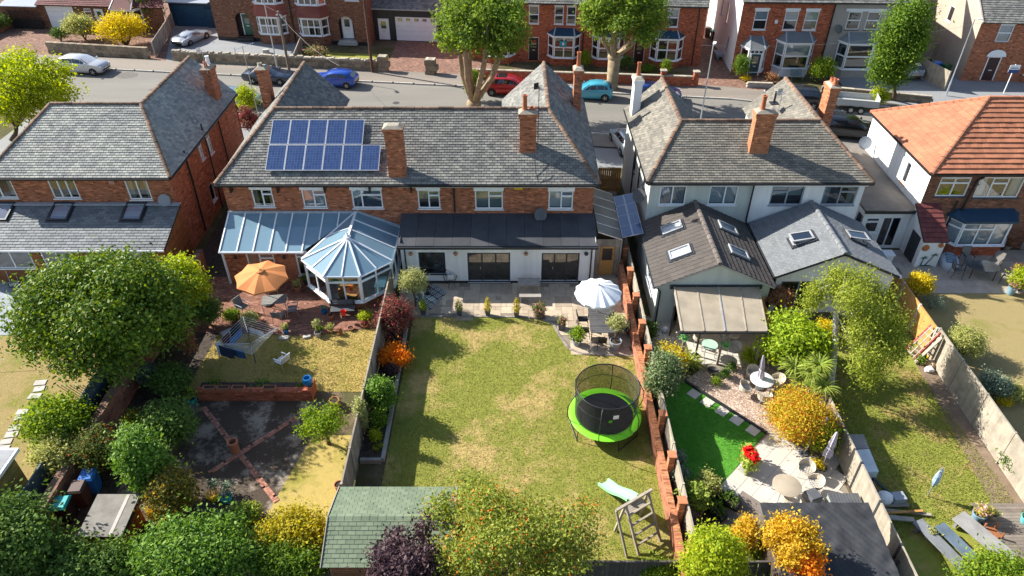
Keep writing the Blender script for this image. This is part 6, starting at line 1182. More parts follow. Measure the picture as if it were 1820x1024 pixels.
def pot(label, px, r, h, mat, leaf=None, lr=.25, lh=.3, n=250, size=.09, seed=1, name='potted_plant', cat='plant', z=.03, flare=1.25, sq=False, stemh=0, group=None, n_=12, p=None):
    p = p or G(px[0], px[1], z); t = T(name, label, cat, (p.x, p.y, z), 0, group); m = MB()
    if sq: s = r; m.new(); m.add([(a*s*q, b*s*q, zz) for q, zz in ((.82,0),(1,h),(.86,h),(.84,h-.05)) for a, b in ((-1,-1),(1,-1),(1,1),(-1,1))], [(0,3,2,1)]+[(i*4+k, i*4+(k+1)%4, i*4+4+(k+1)%4, i*4+4+k) for i in range(3) for k in range(4)]+[(12,13,14,15)])
    else: m.lathe([(r/flare*.95,0),(r*.98,h*.85),(r*1.07,h*.86),(r*1.07,h),(r*.92,h),(r*.9,h-.05)], (0,0,0), n_)
    B_(m, 'pot', mat, t, smooth=not sq); m = MB(); m.lathe([(r*.88,0),(.01,.015)], (0,0,h-.05), n_); B_(m, 'soil', COMPOST, t)
    if leaf:
        WD[0] = True; c = Vector((p.x, p.y, z+h+stemh+lh*.8)); leaves('foliage', t, lumps(c, lr, lr, lh, 6, seed, (.4,.55)), n, size, leaf, seed, 8, lr*.2+.02, .45, zmin=z+h*.6)
        m = MB(); stems(m, (p.x, p.y, z+h-.06), [c+Vector((math.cos(i*2.1)*lr*.6, math.sin(i*2.1)*lr*.6, lh*.2)) for i in range(4)] if stemh < .4 else [c+Vector((.05*i-.05, .04, lh*.3)) for i in range(3)], .02 if stemh < .4 else .03, seed=seed); B_(m, 'stem', BARK, t); WD[0] = False
    return t
def box_thing(name, label, cat, mat, boxes, bev=.01, group=None):
    m = MB(); [m.cbox(*b) for b in boxes]; return tag(m.build(name, mat, bev=bev), label, cat, group)
ZP = .03
# ------------------------------------------------------------------ dryer garden (left middle)
SLING = M('sling_grey', (.24,.24,.23), .8); ALM = ALU
t = parasol('orange canvas parasol open over the folding table', (-13.45,31.0,.016), 1.42, 2.05, 2.5, 8, ORANGEF, (.12,-.22), scallop=0)
table('grey slatted folding table on the brick patio', (-12.85,30.55,.016), R(8), 1.3, .8, .72, SLING, ALM, slats=6)
GC = 'grey folding chairs on the brick patio'
for lb, u, v, rz in (('grey folding chair left of the slatted table beneath the clothes dryer corner', 434, 556, R(60)), ('grey folding chair pushed in behind the slatted table', 487, 520, R(10)), ('grey folding chair at the right end of the slatted table', 522, 560, R(-80)), ('grey folding chair before the slatted table', 498, 572, R(175))): chair(lb, G(u, v, .016), rz, SLING, ALM, GC)
chair('white plastic chair alone on the straw coloured lawn', G(504,652), R(-120), M('chair_white', (.62,.64,.66), .4), ALM, w=.55)
BN = T('garden_bench', 'dark slatted bench below the conservatory windows', 'bench', G(611,560,.016), R(4))
for i in range(4): m = MB(); m.box(-.65, .65, -.22+i*.12, -.22+i*.12+.1, .42, .45); B_(m, 'slat', GREYPL, BN)
for i in range(3): m = MB(); m.box(-.65, .65, .27, .295, .5+i*.12, .5+i*.12+.09); B_(m, 'slat', GREYPL, BN)
for x in (-.58, .58): m = MB(); m.box(x-.03, x+.03, -.22, .3, .38, .42); m.box(x-.03, x+.03, -.2, -.14, 0, .38); m.box(x-.03, x+.03, .25, .3, 0, .85); B_(m, 'side_frame', BLACK, BN)
m = MB(); m.lathe([(.1,0),(.14,.26),(.15,.27),(.13,.25),(.09,.03)], G(611,560,.47)+Vector((0,.02,0)), 14); tag(m.build('bucket', REDP, smooth=True), 'red bucket standing on the dark bench', 'bucket')
pk = dict(mat=POTCL)
for a in (
 ('terracotta pot with trailing plant beside the conservatory door', (530,516), .22, .32, POTCL, LF_OLIVE, .25, .25), ('small tree in a white marbled pot at the patio edge', (566,598), .17, .3, M('pot_marbled', (.35,.37,.4), .3), LF_OLIVE, .22, .2), ('dark glazed pot with pale plant beside the marbled pot', (509,592), .16, .28, BLUEG, LF_VAR, .18, .18),
 ('low terracotta bowl at the edge of the brick patio', (624,586), .17, .16, POTCL, None, 0, 0), ('terracotta bowl with red flowers near the plum shrub', (648,580), .2, .18, POTCL, LF_RED, .16, .1), ('brown pot with grassy plant at the patio edge', (568,592), .14, .2, BROWNP, LF_MID, .2, .16), ('terracotta pot with dry plant at the patio edge', (588,590), .15, .18, POTCL, LF_VAR, .2, .2), ('small rust coloured plant pot before the bench', (605,594), .12, .12, POTCL, LF_BRONZE, .12, .12),
 ('cobalt blue pot at the end of the dark bench', (577,556), .18, .3, BLUEG, LF_GREYG, .14, .1), ('blush terracotta pot beside the cobalt pot', (588,566), .17, .25, POTCL, None, 0, 0), ('tall yellow flowered plant in a pot against the conservatory brick', (508,500), .15, .25, POTCL, LF_LIME, .16, .3), ('leafy pot beside the brick panel of the conservatory', (545,506), .16, .26, BROWNP, LF_MID, .2, .3),
 ('teal pot with yellow-green shrub at the end of the brick bed', (343,716), .24, .34, TEALP, LF_BAY, .38, .38), ('tall terracotta pot on the stone circle', (596,722), .22, .42, POTCL, None, 0, 0), ('shallow stone bowl beside the tall terracotta pot', (584,728), .24, .16, CEMENT, LF_MID, .16, .05), ('clay pot standing by the corner of the green shed', (605,872), .2, .42, POTCL, None, 0, 0),
 ('turquoise pot with striped plant behind the folded dryer', (1, 1), .2, .3, POTT, LF_VAR, .2, .2)):
    if a[1] == (1, 1): continue
    pot(a[0], a[1], a[2], a[3], a[4], a[5], a[6], a[7], 260, .09, len(a[0]), stemh=.45 if 'tree' in a[0] else 0, z=.016)
m = MB(); m.lathe([(.16,0),(.24,.2),(.2,.34),(.17,.38),(.2,.42),(.15,.42),(.12,.3)], (-9.55,24.1,.72), 14); tag(m.build('glazed_jar', BLUEG, smooth=True), 'blue glazed jar on the end of the low brick wall', 'jar')
for i, x in enumerate((-14.1,-13.45,-12.75,-11.3)):
    t = T('trough', ('clay trough nearest the teal pot end of the low brick wall', 'second clay trough from the teal pot on the low brick wall', 'clay trough at the middle of the low brick wall', 'clay trough nearest the blue glazed jar')[i], 'trough', (x,23.85,.625)); m = MB(); m.add([(a*.3*q, b*.12*q, z) for q, z in ((.9,0),(1,.18),(.88,.18),(.85,.12)) for a, b in ((-1,-1),(1,-1),(1,1),(-1,1))], [(0,3,2,1)]+[(k*4+j, k*4+(j+1)%4, k*4+4+(j+1)%4, k*4+4+j) for k in range(3) for j in range(4)]); B_(m, 'tray', POTCL, t); m = MB(); m.box(-.25,.25,-.1,.1,.1,.13); B_(m, 'soil', SOIL, t)
t = T('chimney_pot_planter', 'old clay chimney pot standing where the brick paths cross', 'planter', G(419,803)); m = MB(); m.lathe([(.2,0),(.19,.55),(.24,.58),(.24,.68),(.16,.68),(.15,.4)], (0,0,0), 14); B_(m, 'pot', POTCL, t, smooth=True); m = MB(); m.lathe([(.15,0),(.01,.01)], (0,0,.45), 12); B_(m, 'soil', SOIL, t)
for lb, px_, mt in (('yellow plastic basket beside the vegetable bed', (381,886), YELP), ('teal plastic basket beside the yellow one', (404,889), TEALP)):
    t = T('plastic_basket', lb, 'basket', G(*px_)); m = MB(); n = 16
    for i in range(n): a = 2*math.pi*i/n; m.beam((.19*math.cos(a), .19*math.sin(a), 0), (.26*math.cos(a), .26*math.sin(a), .3), .04, .012, (math.cos(a), math.sin(a), 0))
    B_(m, 'ribs', mt, t); m = MB(); m.ring((0,0,.3), .265, .018, 20, 5); m.ring((0,0,.15), .225, .012, 20, 5); B_(m, 'rim', mt, t); m = MB(); m.lathe([(.19,0),(.19,.02)], (0,0,0), 14); B_(m, 'bottom', mt, t); b0 = Vector(t.location); WD[0] = True; leaves('foliage', t, [(b0+Vector((-.05,.3,.55)), (.26,.2,.2))], 200, .1, LF_GREYG, 3, 6, .08, .3); WD[0] = False
for i, (lb, px_, s) in enumerate((('flat stone step below the brick patio', (505,602), .5), ('rough stone step beside the marbled pot', (546,600), .4), ('grey stone block at the lawn corner by the patio', (403,592), .6))): p = G(*px_); box_thing('stone_step', lb, 'stone', CONC, [(p.x, p.y, 0, s, s*.55, .12, R(20*i))], .03)
g = random.Random(4)
for i in range(3): p = G(600+g.uniform(-15,45), 735+g.uniform(-20,25)); s = g.uniform(.14,.26); m = MB(); m.ell((p.x, p.y, s*.3), s, s*.8, s*.45, 8, 5); tag(m.build('rock', STONEW), ('rough rock nearest the tall terracotta pot', 'rough rock at the middle of the stone heap by the apple tree', 'rough rock at the fence end of the stone heap')[i], 'rock', 'rock heap by the apple tree')
# rotary clothes dryer with washing
DR = T('rotary_dryer', 'open rotary clothes dryer hung with blue washing', 'clothes dryer', G(455,646)); db = Vector(DR.location); m = MB(); m.tube([(0,0,0), (.02,.02,2.0)], .025, 7); B_(m, 'pole', GREYPL, DR); cor = [G(u, v, z)-db for u, v, z in ((432,563,2.0),(494,582,1.95),(448,630,1.75),(383,612,1.8))]; hub = Vector((.02,.02,.95)); top = Vector((.02,.02,1.3))
for c in cor: m = MB(); m.tube([top, c], .016, 5); B_(m, 'arm', ALU, DR); m = MB(); m.tube([hub, top.lerp(c, .55)], .012, 4); B_(m, 'strut', ALU, DR)
for k in range(9):
    f = .28+.72*k/8; m = MB(); q = [top.lerp(c, f) for c in cor]
    for i in range(4): m.tube([q[i], q[(i+1)%4]], .006, 3)
    B_(m, 'line', M('line_white', (.7,.72,.72), .6), DR)
g = random.Random(2)
def cloth(name, label, a, b, drop, mt, wav=.03):
    a, b = Vector(a), Vector(b); m = MB(); n = 7; rows = 5; d = (b-a); s = Vector((-d.y, d.x, 0)).normalized(); V = []
    for i in range(rows+1):
        for k in range(n+1): V.append(a+d*(k/n)+Vector((0,0,-drop*i/rows))+s*wav*math.sin(k*1.7+i*.6)*(i/rows+.2))
    m.add(V, [(i*(n+1)+k, i*(n+1)+k+1, (i+1)*(n+1)+k+1, (i+1)*(n+1)+k) for i in range(rows) for k in range(n)]); o = m.build(name, mt, smooth='all'); return tag(o, label, 'laundry', 'washing on the rotary dryer')
def ln(i, f, s0, s1): q = [top.lerp(c, f)+db for c in cor]; return q[i].lerp(q[(i+1)%4], s0), q[i].lerp(q[(i+1)%4], s1)
for lb, i, f, s0, s1, dp, mt in (('pale blue shirt at the outer corner of the clothes dryer', 3, 1.0, .0, .14, .75, 0), ('dark maroon garment on the clothes dryer', 3, .98, .2, .45, .55, 2), ('black garment on the outer line of the clothes dryer', 3, .99, .5, .85, .5, 5), ('denim blue towel across the inside of the clothes dryer', 2, .82, .25, .9, .6, 3), ('navy trousers on the clothes dryer', 2, .98, .55, .95, .7, 1), ('white sheet near the hub of the clothes dryer', 0, .62, .1, .8, .35, 4), ('mid blue top on the inner line of the clothes dryer', 3, .72, .2, .8, .4, 6)): a, b = ln(i, f, s0, s1); cloth('laundry_item', lb, a, b, dp, CLOTHS[mt])
# wheelie bins
def bin_(label, px_, body, lid, rz=0, h=1.05, w=.56, p=None, group='wheelie bins', plain=False):
    p = p or G(*px_); t = T('wheelie_bin', label, 'bin', p, rz, group); m = MB(); m.new(); m.add([(a*w/2*q, b*w/2*1.15*q, z) for q, z in ((.78,.06),(1,h-.1)) for a, b in ((-1,-1),(1,-1),(1,1),(-1,1))], [(0,3,2,1),(4,5,6,7)]+[(k, (k+1)%4, 4+(k+1)%4, 4+k) for k in range(4)]); m.box(-w/2-.03, w/2+.03, -w*.6, w*.62, h-.12, h-.06); B_(m, 'body', body, t)
    m = MB(); m.new(); m.add([(a*w*.54*q, b*w*.62*q, z) for q, z in ((1,h-.06),(1,h-.03),(.8,h+.04)) for a, b in ((-1,-1),(1,-1),(1,1),(-1,1))], [(8,9,10,11)]+[(i*4+k, i*4+(k+1)%4, i*4+4+(k+1)%4, i*4+4+k) for i in range(2) for k in range(4)]); l = B_(m, 'lid', lid, t)
    m = MB(); m.tube([(-w*.4,w*.66,h-.08), (w*.4,w*.66,h-.08)], .018, 5); B_(m, 'handle', body, l)
    for s in (-1, 1): m = MB(); m.tube([(s*w*.42,w*.5,.1), (s*w*.5,w*.5,.1)], .1, 10); B_(m, 'wheel', BLACK, t)
    return t
bin_('blue wheelie bin beside the old brick wall', (170,872), BLUEB, BLUEB, R(8)); bin_('brown wheelie bin between the blue and the teal lidded bins', (152,893), BROWNP, BROWNP, R(5)); bin_('black wheelie bin with teal lid by the tool store', (124,922), BLACK, TEALP, R(5))
# ------------------------------------------------------------------ middle garden patio
def rugmat():
    m, n, l, b = nodes('rug_pattern'); u = uvs(n); mp = n.new('ShaderNodeMapping'); mp.inputs['Scale'].default_value = (1/.42, 1/.42, 1); mp.inputs['Rotation'].default_value = (0, 0, R(45)); l.new(u, mp.inputs[0]); f = n.new('ShaderNodeVectorMath'); f.operation = 'FRACTION'; l.new(mp.outputs[0], f.inputs[0]); s = n.new('ShaderNodeVectorMath'); s.operation = 'SUBTRACT'; s.inputs[1].default_value = (.5,.5,0); l.new(f.outputs[0], s.inputs[0]); ab = n.new('ShaderNodeVectorMath'); ab.operation = 'ABSOLUTE'; l.new(s.outputs[0], ab.inputs[0]); sp = n.new('ShaderNodeSeparateXYZ'); l.new(ab.outputs[0], sp.inputs[0])
    mx = n.new('ShaderNodeMath'); mx.operation = 'MAXIMUM'; l.new(sp.outputs[0], mx.inputs[0]); l.new(sp.outputs[1], mx.inputs[1]); w = n.new('ShaderNodeMath'); w.operation = 'MULTIPLY'; w.inputs[1].default_value = 5.0; l.new(mx.outputs[0], w.inputs[0]); q = n.new('ShaderNodeMath'); q.operation = 'FRACT'; l.new(w.outputs[0], q.inputs[0]); gt = n.new('ShaderNodeMath'); gt.operation = 'GREATER_THAN'; gt.inputs[1].default_value = .55; l.new(q.outputs[0], gt.inputs[0]); l.new(mixc(n, l, (.03,.035,.04), (.6,.6,.58), gt.outputs[0]), b.inputs['Base Color']); b.inputs['Roughness'].default_value = .95; return m
m = MB(); m.prism([G(u, v)[:2] for u, v in ((735,532),(768,505),(796,520),(764,552))], .034, .042); tag(m.build('outdoor_rug', rugmat()), 'black and white patterned rug on the sandstone patio', 'rug')
def egg_chair(label, p, rz):
    t = T('wire_chair', label, 'chair', p, rz, 'black string chairs'); m = MB(); n = 18; prev = None
    fr_ = [Vector((.38*math.cos(a), .18+.12*math.sin(a)+.06, .55+.42*math.sin(a))) for a in [2*math.pi*k/n for k in range(n)]]; m.tube(fr_+[fr_[0]], .016, 5); B_(m, 'rim', BLACK, t); m = MB(); c = Vector((0,.02,.4))
    for p_ in fr_: m.tube([p_, c+(p_-c)*.15], .006, 3)
    B_(m, 'strings', BLACK, t)
    for a in (45, 135, 225, 315): m = MB(); m.tube([(.1*math.cos(R(a)), .1*math.sin(R(a)), .38), (.3*math.cos(R(a)), .3*math.sin(R(a)), 0)], .012, 4); B_(m, 'leg', BLACK, t)
    m = MB(); m.cbox(0, .02, .44, .36, .12, .3); o = B_(m, 'cushion', M('cushion_white', (.75,.74,.72), .9), t, bev=.05); return t
egg_chair('black string chair with white cushion against the rendered wall', G(802,508,ZP), R(12)); egg_chair('low black string chair with white cushion on the patterned rug', G(752,536,ZP), R(120))
t = T('side_table', 'small round black side table on the patterned rug', 'table', G(760,522,.043)); m = MB(); m.lathe([(.24,0),(.25,.02),(.24,.03)], (0,0,.42), 16); B_(m, 'table_top', BLACK, t); m = MB(); m.tube([(0,0,0),(0,0,.42)], .03, 6); m.lathe([(.16,0),(.03,.03)], (0,0,0), 12); B_(m, 'leg', BLACK, t)
for i, (u, v, hh, lb) in enumerate(((753,559,.78,'conical clipped conifer in a grey pot nearest the patterned rug'), (817,560,.74,'conical clipped conifer in a grey pot, second along from the rug'), (867,560,.82,'conical clipped conifer in a grey pot, third along from the rug'), (918,562,.95,'tallest golden clipped conifer in a grey pot, beside the teak bench'))):
    p = G(u, v, ZP); t = T('conical_conifer', lb, 'plant', p, 0, 'clipped conifers along the lawn edge'); m = MB(); m.new(); m.add([(a*q, b*q, z) for q, z in ((.1,0),(.15,.36),(.12,.36),(.12,.31)) for a, b in ((-1,-1),(1,-1),(1,1),(-1,1))], [(0,3,2,1)]+[(k*4+j, k*4+(j+1)%4, k*4+4+(j+1)%4, k*4+4+j) for k in range(3) for j in range(4)]+[(12,13,14,15)]); B_(m, 'pot', GREYPL, t)
    WD[0] = True; leaves('foliage', t, [(p+Vector((0,0,.36+hh*f)), (.22*w_, .22*w_, hh*.16)) for f, w_ in ((.12,1),(.28,1.02),(.45,.9),(.6,.7),(.75,.48),(.9,.25))], 900, .055, (LF_YEL, LF_VAR, MATS['leaf_gold_green'], MATS['leaf_gold_green'])[i] if i else LF_BAY, 40+i, 6, .03, .6); m = MB(); m.tube([p+Vector((0,0,.3)), p+Vector((0,0,.36+hh*.8))], [.03,.01], 5); B_(m, 'stem', BARK, t); WD[0] = False
t = T('teak_bench_table', 'silvered teak table with bench tucked in front of the rendered wall', 'table', G(940,522,ZP))
for i in range(6): m = MB(); m.box(-.62, .62, .12+i*.115-.3, .12+i*.115-.2, .70, .735); B_(m, 'slat', TEAK, t)
for x in (-.55, .55): m = MB(); m.beam((x,-.1,0), (x,-.1,.7), .07); B_(m, 'leg', TEAK, t); m = MB(); m.beam((x,.4,0), (x,.4,.7), .07); B_(m, 'leg', TEAK, t)
t = T('teak_bench', 'silvered teak bench seat in front of its matching table', 'bench', G(942,536,ZP))
for i in range(3): m = MB(); m.box(-.6, .6, -.16+i*.11, -.16+i*.11+.095, .42, .45); B_(m, 'slat', TEAK, t)
for x in (-.52, .52): m = MB(); m.box(x-.03, x+.03, -.14, .14, 0, .42); B_(m, 'leg', TEAK, t)
BARREL = M('barrel_oak', (.22,.14,.09), .85, (.16,.1,.06), 5, rnd=.1); t = pot('hydrangea in a half barrel at the corner of the lawn', (958,563), .28, .36, BARREL, LF_HYD, .36, .28, 800, .1, 61, flare=1.1)
for z in (.08, .27): m = MB(); m.ring((0,0,z), .285, .014, 20, 5); B_(m, 'hoop', BLACK, t)
pot('flowering plant in a square grey planter on the curve of the lawn', (998,584), .2, .38, GREYPL, LF_HYD, .24, .22, 450, .09, 62, sq=True); pot('leafy plant in a wide grey bowl beside the lawn curve', (1025,612), .25, .3, GREYP, LF_BAY, .42, .35, 700, .12, 63, stemh=.15); pot('multi-stemmed olive in a large grey pot below the white parasol', (1093,618), .3, .48, GREYP, LF_OLIVE, .5, .42, 1500, .09, 64, stemh=.9)
parasol('white scalloped parasol open over the slatted dining table', (4.5,29.5,ZP), 1.22, 2.08, 2.62, 14, CANVW, (-.06,-.14), vent=False, scallop=.05)
table('dark slatted dining table under the white parasol', (4.7,28.75,ZP), 0, 1.35, 2.0, .74, M('slats_anthracite', (.09,.09,.095), .6, rnd=.15), BLACK, slats=13)
for lb, x, y, rz in (('black chair beside the dining table nearest the house', 3.75, 29.2, R(90)), ('black chair at the side of the dining table facing the wall', 3.75, 28.3, R(90)), ('black chair at the lawn end of the dining table', 4.55, 27.5, R(180)), ('black chair between dining table and brick wall', 5.7, 28.4, R(-90))): chair(lb, (x, y, ZP), rz, BLACK, BLACK, 'black dining chairs', 'dining_chair', arms=False, w=.44)
# ------------------------------------------------------------------ trampoline
TR = T('trampoline', 'round trampoline with lime green padding and black safety net', 'trampoline', (4.15,22.2,.012)); rp, rn, zp, zn = 1.62, 1.38, .75, 2.48; n = 48
m = MB(); m.lathe([(1.27,0),(1.27,.02)], (0,0,zp), n); B_(m, 'jumping_mat', BLACK, TR)
for k in range(8):
    V = []; st = 6
    for j in range(st+1): a = 2*math.pi*(k+j/st)/8; V += [(1.26*math.cos(a), 1.26*math.sin(a), zp+.03), (1.45*math.cos(a), 1.45*math.sin(a), zp+.06+.006*math.sin(j*2+k)), (rp*math.cos(a), rp*math.sin(a), zp-.02)]
    m = MB(); m.add(V, [(3*j+i, 3*j+i+1, 3*j+i+4, 3*j+i+3) for j in range(st) for i in (0, 1)]); B_(m, 'pad', LIME, TR, smooth='all')
m = MB(); m.ring((0,0,zp-.03), rp-.06, .03, n, 6); B_(m, 'frame_ring', STEEL, TR)
m = MB(); V = []
for k in range(n): a = 2*math.pi*k/n; V += [(rn*.97*math.cos(a), rn*.97*math.sin(a), zp+.04), (rn*math.cos(a), rn*math.sin(a), zn)]
m.add(V, [(2*k, 2*((k+1)%n), 2*((k+1)%n)+1, 2*k+1) for k in range(n)]); B_(m, 'safety_net', NET, TR, smooth='all')
for zz, rr in ((zn,.03),(zn-.65,.012)): m = MB(); m.ring((0,0,zz), rn, rr, n, 6); B_(m, 'net_ring', BLACK, TR, smooth='all')
for k in range(6):
    a = 2*math.pi*(k+.25)/6; c, s = math.cos(a), math.sin(a); m = MB(); m.tube([(rp*.97*c, rp*.97*s, zp-.1), (rp*1.1*c, rp*1.1*s, zp+.35), (rp*1.1*c, rp*1.1*s, zp+.9), (rn*1.02*c, rn*1.02*s, zn)], .02, 6); B_(m, 'net_pole', BLACK, TR, smooth='all')
for k in range(3):
    a = 2*math.pi*(k+.6)/3; d = .42; p1, p2 = (rp*.94*math.cos(a-d), rp*.94*math.sin(a-d)), (rp*.94*math.cos(a+d), rp*.94*math.sin(a+d)); m = MB(); m.tube([(*p1, zp-.05), (p1[0]*1.04, p1[1]*1.04, .03), (p2[0]*1.04, p2[1]*1.04, .03), (*p2, zp-.05)], .022, 6); B_(m, 'leg', BLACK, TR)
m = MB(); tfx = lambda v: (rn*1.003*math.cos(R(-84)+v[0]/rn), rn*1.003*math.sin(R(-84)+v[0]/rn), v[2]); m.tf = tfx
m.box(-.02,.22,-.002,.002,zp+1.12,zp+1.34); m.mi = 1; m.lathe([(.01,0),(.06,.0)], (-.12,0,zp+1.0), 8); m.box(-.2,-.05,0,.004,zp+.92,zp+1.06); B_(m, 'badge', [WHITE, LIME], TR)
# ------------------------------------------------------------------ slide tower
SD = T('slide_tower', 'wooden climbing tower with wavy mint green slide on the lawn', 'slide', (4.9,16.9,0)); A_ = lambda x, y, z: (x-4.9, y-16.9, z); P4 = [(3.95,16.75),(5.05,17.45)]
ld = Vector((.84,.54,0)); dn_ = Vector((.54,-.84,0)); c0 = Vector((4.72,16.85,0)); zt_ = 1.55
for s in (-1, 1):
    tp_ = c0+ld*s*.55; ft = tp_+dn_*1.05; m = MB(); m.beam(A_(*(tp_.xy), zt_+.35), A_(*(ft.xy), 0), .09); B_(m, 'ladder_rail', WOODG, SD); f2 = tp_-dn_*.25+ld*s*.1; m = MB(); m.beam(A_(*(tp_.xy), zt_+.3), A_(*(f2.xy), 0), .09); B_(m, 'leg', WOODG, SD)
for i in range(4): f = .18+i*.2; a, b = c0-ld*.55+dn_*1.05*(1-f), c0+ld*.55+dn_*1.05*(1-f); m = MB(); m.beam(A_(a.x, a.y, (zt_+.35)*f), A_(b.x, b.y, (zt_+.35)*f), .07); B_(m, 'rung', WOODG, SD)
for i in range(5): c = c0+dn_*(.1-i*.1)*1.0; a, b = c-ld*.5, c+ld*.5; m = MB(); m.beam(A_(a.x, a.y, zt_-.25), A_(b.x, b.y, zt_-.25), .09, .03); B_(m, 'platform_board', WOODG, SD)
a, b = c0-ld*1.0, c0+ld*.75; m = MB(); m.beam(A_(a.x, a.y, zt_+.32), A_(b.x, b.y, zt_+.32), .1); B_(m, 'swing_beam', WOODG, SD); e = a+dn_*.9; m = MB(); m.beam(A_(a.x, a.y, zt_+.3), A_(e.x, e.y, 0), .08); B_(m, 'leg', WOODG, SD)
m = MB(); V = []; n = 16; e0 = c0+ld*.05-dn_*.25; e1 = G(1071,864)
for i in range(n+1):
    f = i/n; p = Vector((e0.x, e0.y, 0)).lerp(e1, f); z = (zt_-.2)*(1-f)**1.05+.16+.045*math.sin(f*8); d = (e1-e0); d.z = 0; d.normalize(); s = Vector((-d.y, d.x, 0)); w = .23
    for k, (o, h) in enumerate(((-w-.03,.0),(-w-.03,.16),(-w+.03,.16),(-w+.06,0),(w-.06,0),(w-.03,.16),(w+.03,.16),(w+.03,0))): q = p+s*o; V.append(A_(q.x, q.y, z+h))
m.add(V, [(i*8+k, i*8+k+1, (i+1)*8+k+1, (i+1)*8+k) for i in range(n) for k in range(7)]); B_(m, 'slide', MINT, SD, smooth=True)
# ------------------------------------------------------------------ pergola garden
CRG = 'cream rattan tub chairs'
table('round white table on the gravel under a closed parasol', G(1349,694), 0, 1.1, 1.1, .74, M('table_white', (.74,.74,.73), .35), ALU, True, name='round_table')
for lb, u, v, rz in (('cream rattan chair nearest the bamboo', 1335, 676, R(10)), ('cream rattan chair on the turf side of the white table', 1322, 702, R(80)), ('cream rattan chair between white table and cordyline', 1378, 690, R(-80)), ('cream rattan chair on the near side of the white table', 1355, 718, R(170))): tub_chair(lb, G(u, v), rz, RATTAN, ALU, CRG)
folded('closed lilac parasol standing in the round white table', G(1350,690), G(1357,632,2.25), LILAC, .16)
folded('closed lilac parasol leaning over the porcelain patio', G(1428,806), G(1470,742,2.3), LILAC, .2); folded('closed lilac parasol leaning on the bleached fence', G(1460,832), G(1488,768,2.3), LILAC, .2)
table('round mint topped table under the pergola', (9.9,26.9,ZP), 0, .8, .8, .7, M('mint_top', (.40,.60,.48), .4), ALU, True, name='round_table')
for lb, u, v, rz, mt in (('grey rattan armchair at the front of the pergola', 1302, 632, R(-70), RATTANG), ('pale rattan armchair behind the mint table', 1302, 606, R(-20), RATTAN), ('rattan chair beside the dark post of the pergola', 1240, 612, R(70), RATTAN)): tub_chair(lb, G(u, v, ZP), rz, mt, ALU, 'pergola armchairs')
box_thing('outdoor_sofa', 'long cream sofa at the back of the pergola', 'sofa', RATTAN, [(10.2,29.0,ZP,2.4,.7,.4,0),(10.2,29.27,.43,2.4,.16,.4,0),(9.05,29.0,.43,.14,.7,.22,0),(11.35,29.0,.43,.14,.7,.22,0)], .04)
m = MB(); p = G(1266,664,ZP); m.lathe([(.12,0),(.16,.05),(.27,.2),(.28,.24),(.22,.2),(.05,.1)], p, 14); tag(m.build('fire_bowl', BLACK, smooth=True), 'black fire bowl at the corner of the pergola terrace', 'fire bowl')
m = MB(); p = G(1181,590,ZP); m.ell(p+Vector((0,0,.17)), .18, .18, .17); tag(m.build('garden_sphere', M('sphere_white', (.7,.7,.74), .5), smooth='all'), 'white ball lamp on the paving by the open door', 'lamp')
t = T('patio_heater', 'slim black post heater beside the pergola', 'heater', G(1236,632,ZP)); m = MB(); m.tube([(0,0,0),(0,0,1.5)], .05, 8); B_(m, 'post', BLACK, t); m = MB(); m.lathe([(.22,0),(.2,.05),(.06,.08)], (0,0,0), 12); B_(m, 'base', BLACK, t)
for lb, p in (('green fern hanging from the pergola corner post', (8.3,26.05,1.75)), ('green fern hanging from the middle pergola post', (10.35,26.05,1.3))): t = T('hanging_basket', lb, 'plant', p); m = MB(); m.lathe([(.03,0),(.13,.08),(.15,.16)], (0,0,0), 10); B_(m, 'basket', ANTH, t); b0 = Vector(p); WD[0] = True; leaves('foliage', t, [(b0+Vector((0,0,.18)), (.2,.2,.14))], 260, .09, M and leafmat('leaf_mint', (.10,.25,.10), (.2,.42,.16), (.35,.6,.25)) if 'leaf_mint' not in MATS else MATS['leaf_mint'], 3, 6, .05, .3); WD[0] = False
t = T('wire_bench', 'rusty wire bench between the brick wall and the turf', 'bench', G(1180,790), R(88))
for i in range(14): m = MB(); x = -.7+i*.105; m.tube([(x,-.2,.4),(x,.15,.42),(x,.25,.85)], .009, 4); B_(m, 'bar', M('rust_green', (.22,.20,.10), .8), t)
for x in (-.72, .72): m = MB(); m.tube([(x,-.2,0),(x,-.2,.42),(x,.2,.42),(x,.28,.9)], .018, 5); m.tube([(x,.2,.42),(x,.24,0)], .018, 5); B_(m, 'side_frame', MATS['rust_green'], t)
# porcelain patio
t = T('flower_planter', 'square planter with vivid red begonias on the porcelain patio', 'planter', G(1328,832,ZP), R(40)); m = MB(); m.box(-.42,.42,-.18,.18,0,.4); B_(m, 'trough', CONC, t, bev=.02); p0 = Vector(t.location); WD[0] = True; leaves('foliage', t, [(p0+Vector((-.25,-.2,.6)), (.32,.3,.25)), (p0+Vector((.3,.28,.6)), (.3,.3,.25)), (p0+Vector((0,0,.6)), (.35,.35,.2))], 700, .16, LF_REDF, 4, 7, .09, .3); leaves('flowers', t, [(p0+Vector((.05,.0,.82)), (.3,.3,.16)), (p0+Vector((.15,.2,.86)), (.2,.2,.12))], 420, .13, LF_PETAL, 6, 8, .06, .4, narrow=.9); WD[0] = False
table('round pale glass table on the porcelain patio', G(1392,882,ZP), 0, 1.15, 1.15, .72, POLYC, ALU, True, name='round_table')
for lb, u, v, rz in (('cream chair behind the pale glass table', 1428, 846, R(-30)), ('cream chair pushed under the fence side of the pale glass table', 1444, 872, R(-80)), ('cream chair on the turf side of the pale glass table', 1402, 905, R(150))): tub_chair(lb, G(u, v, ZP), rz, RATTAN, ALU, 'patio tub chairs')
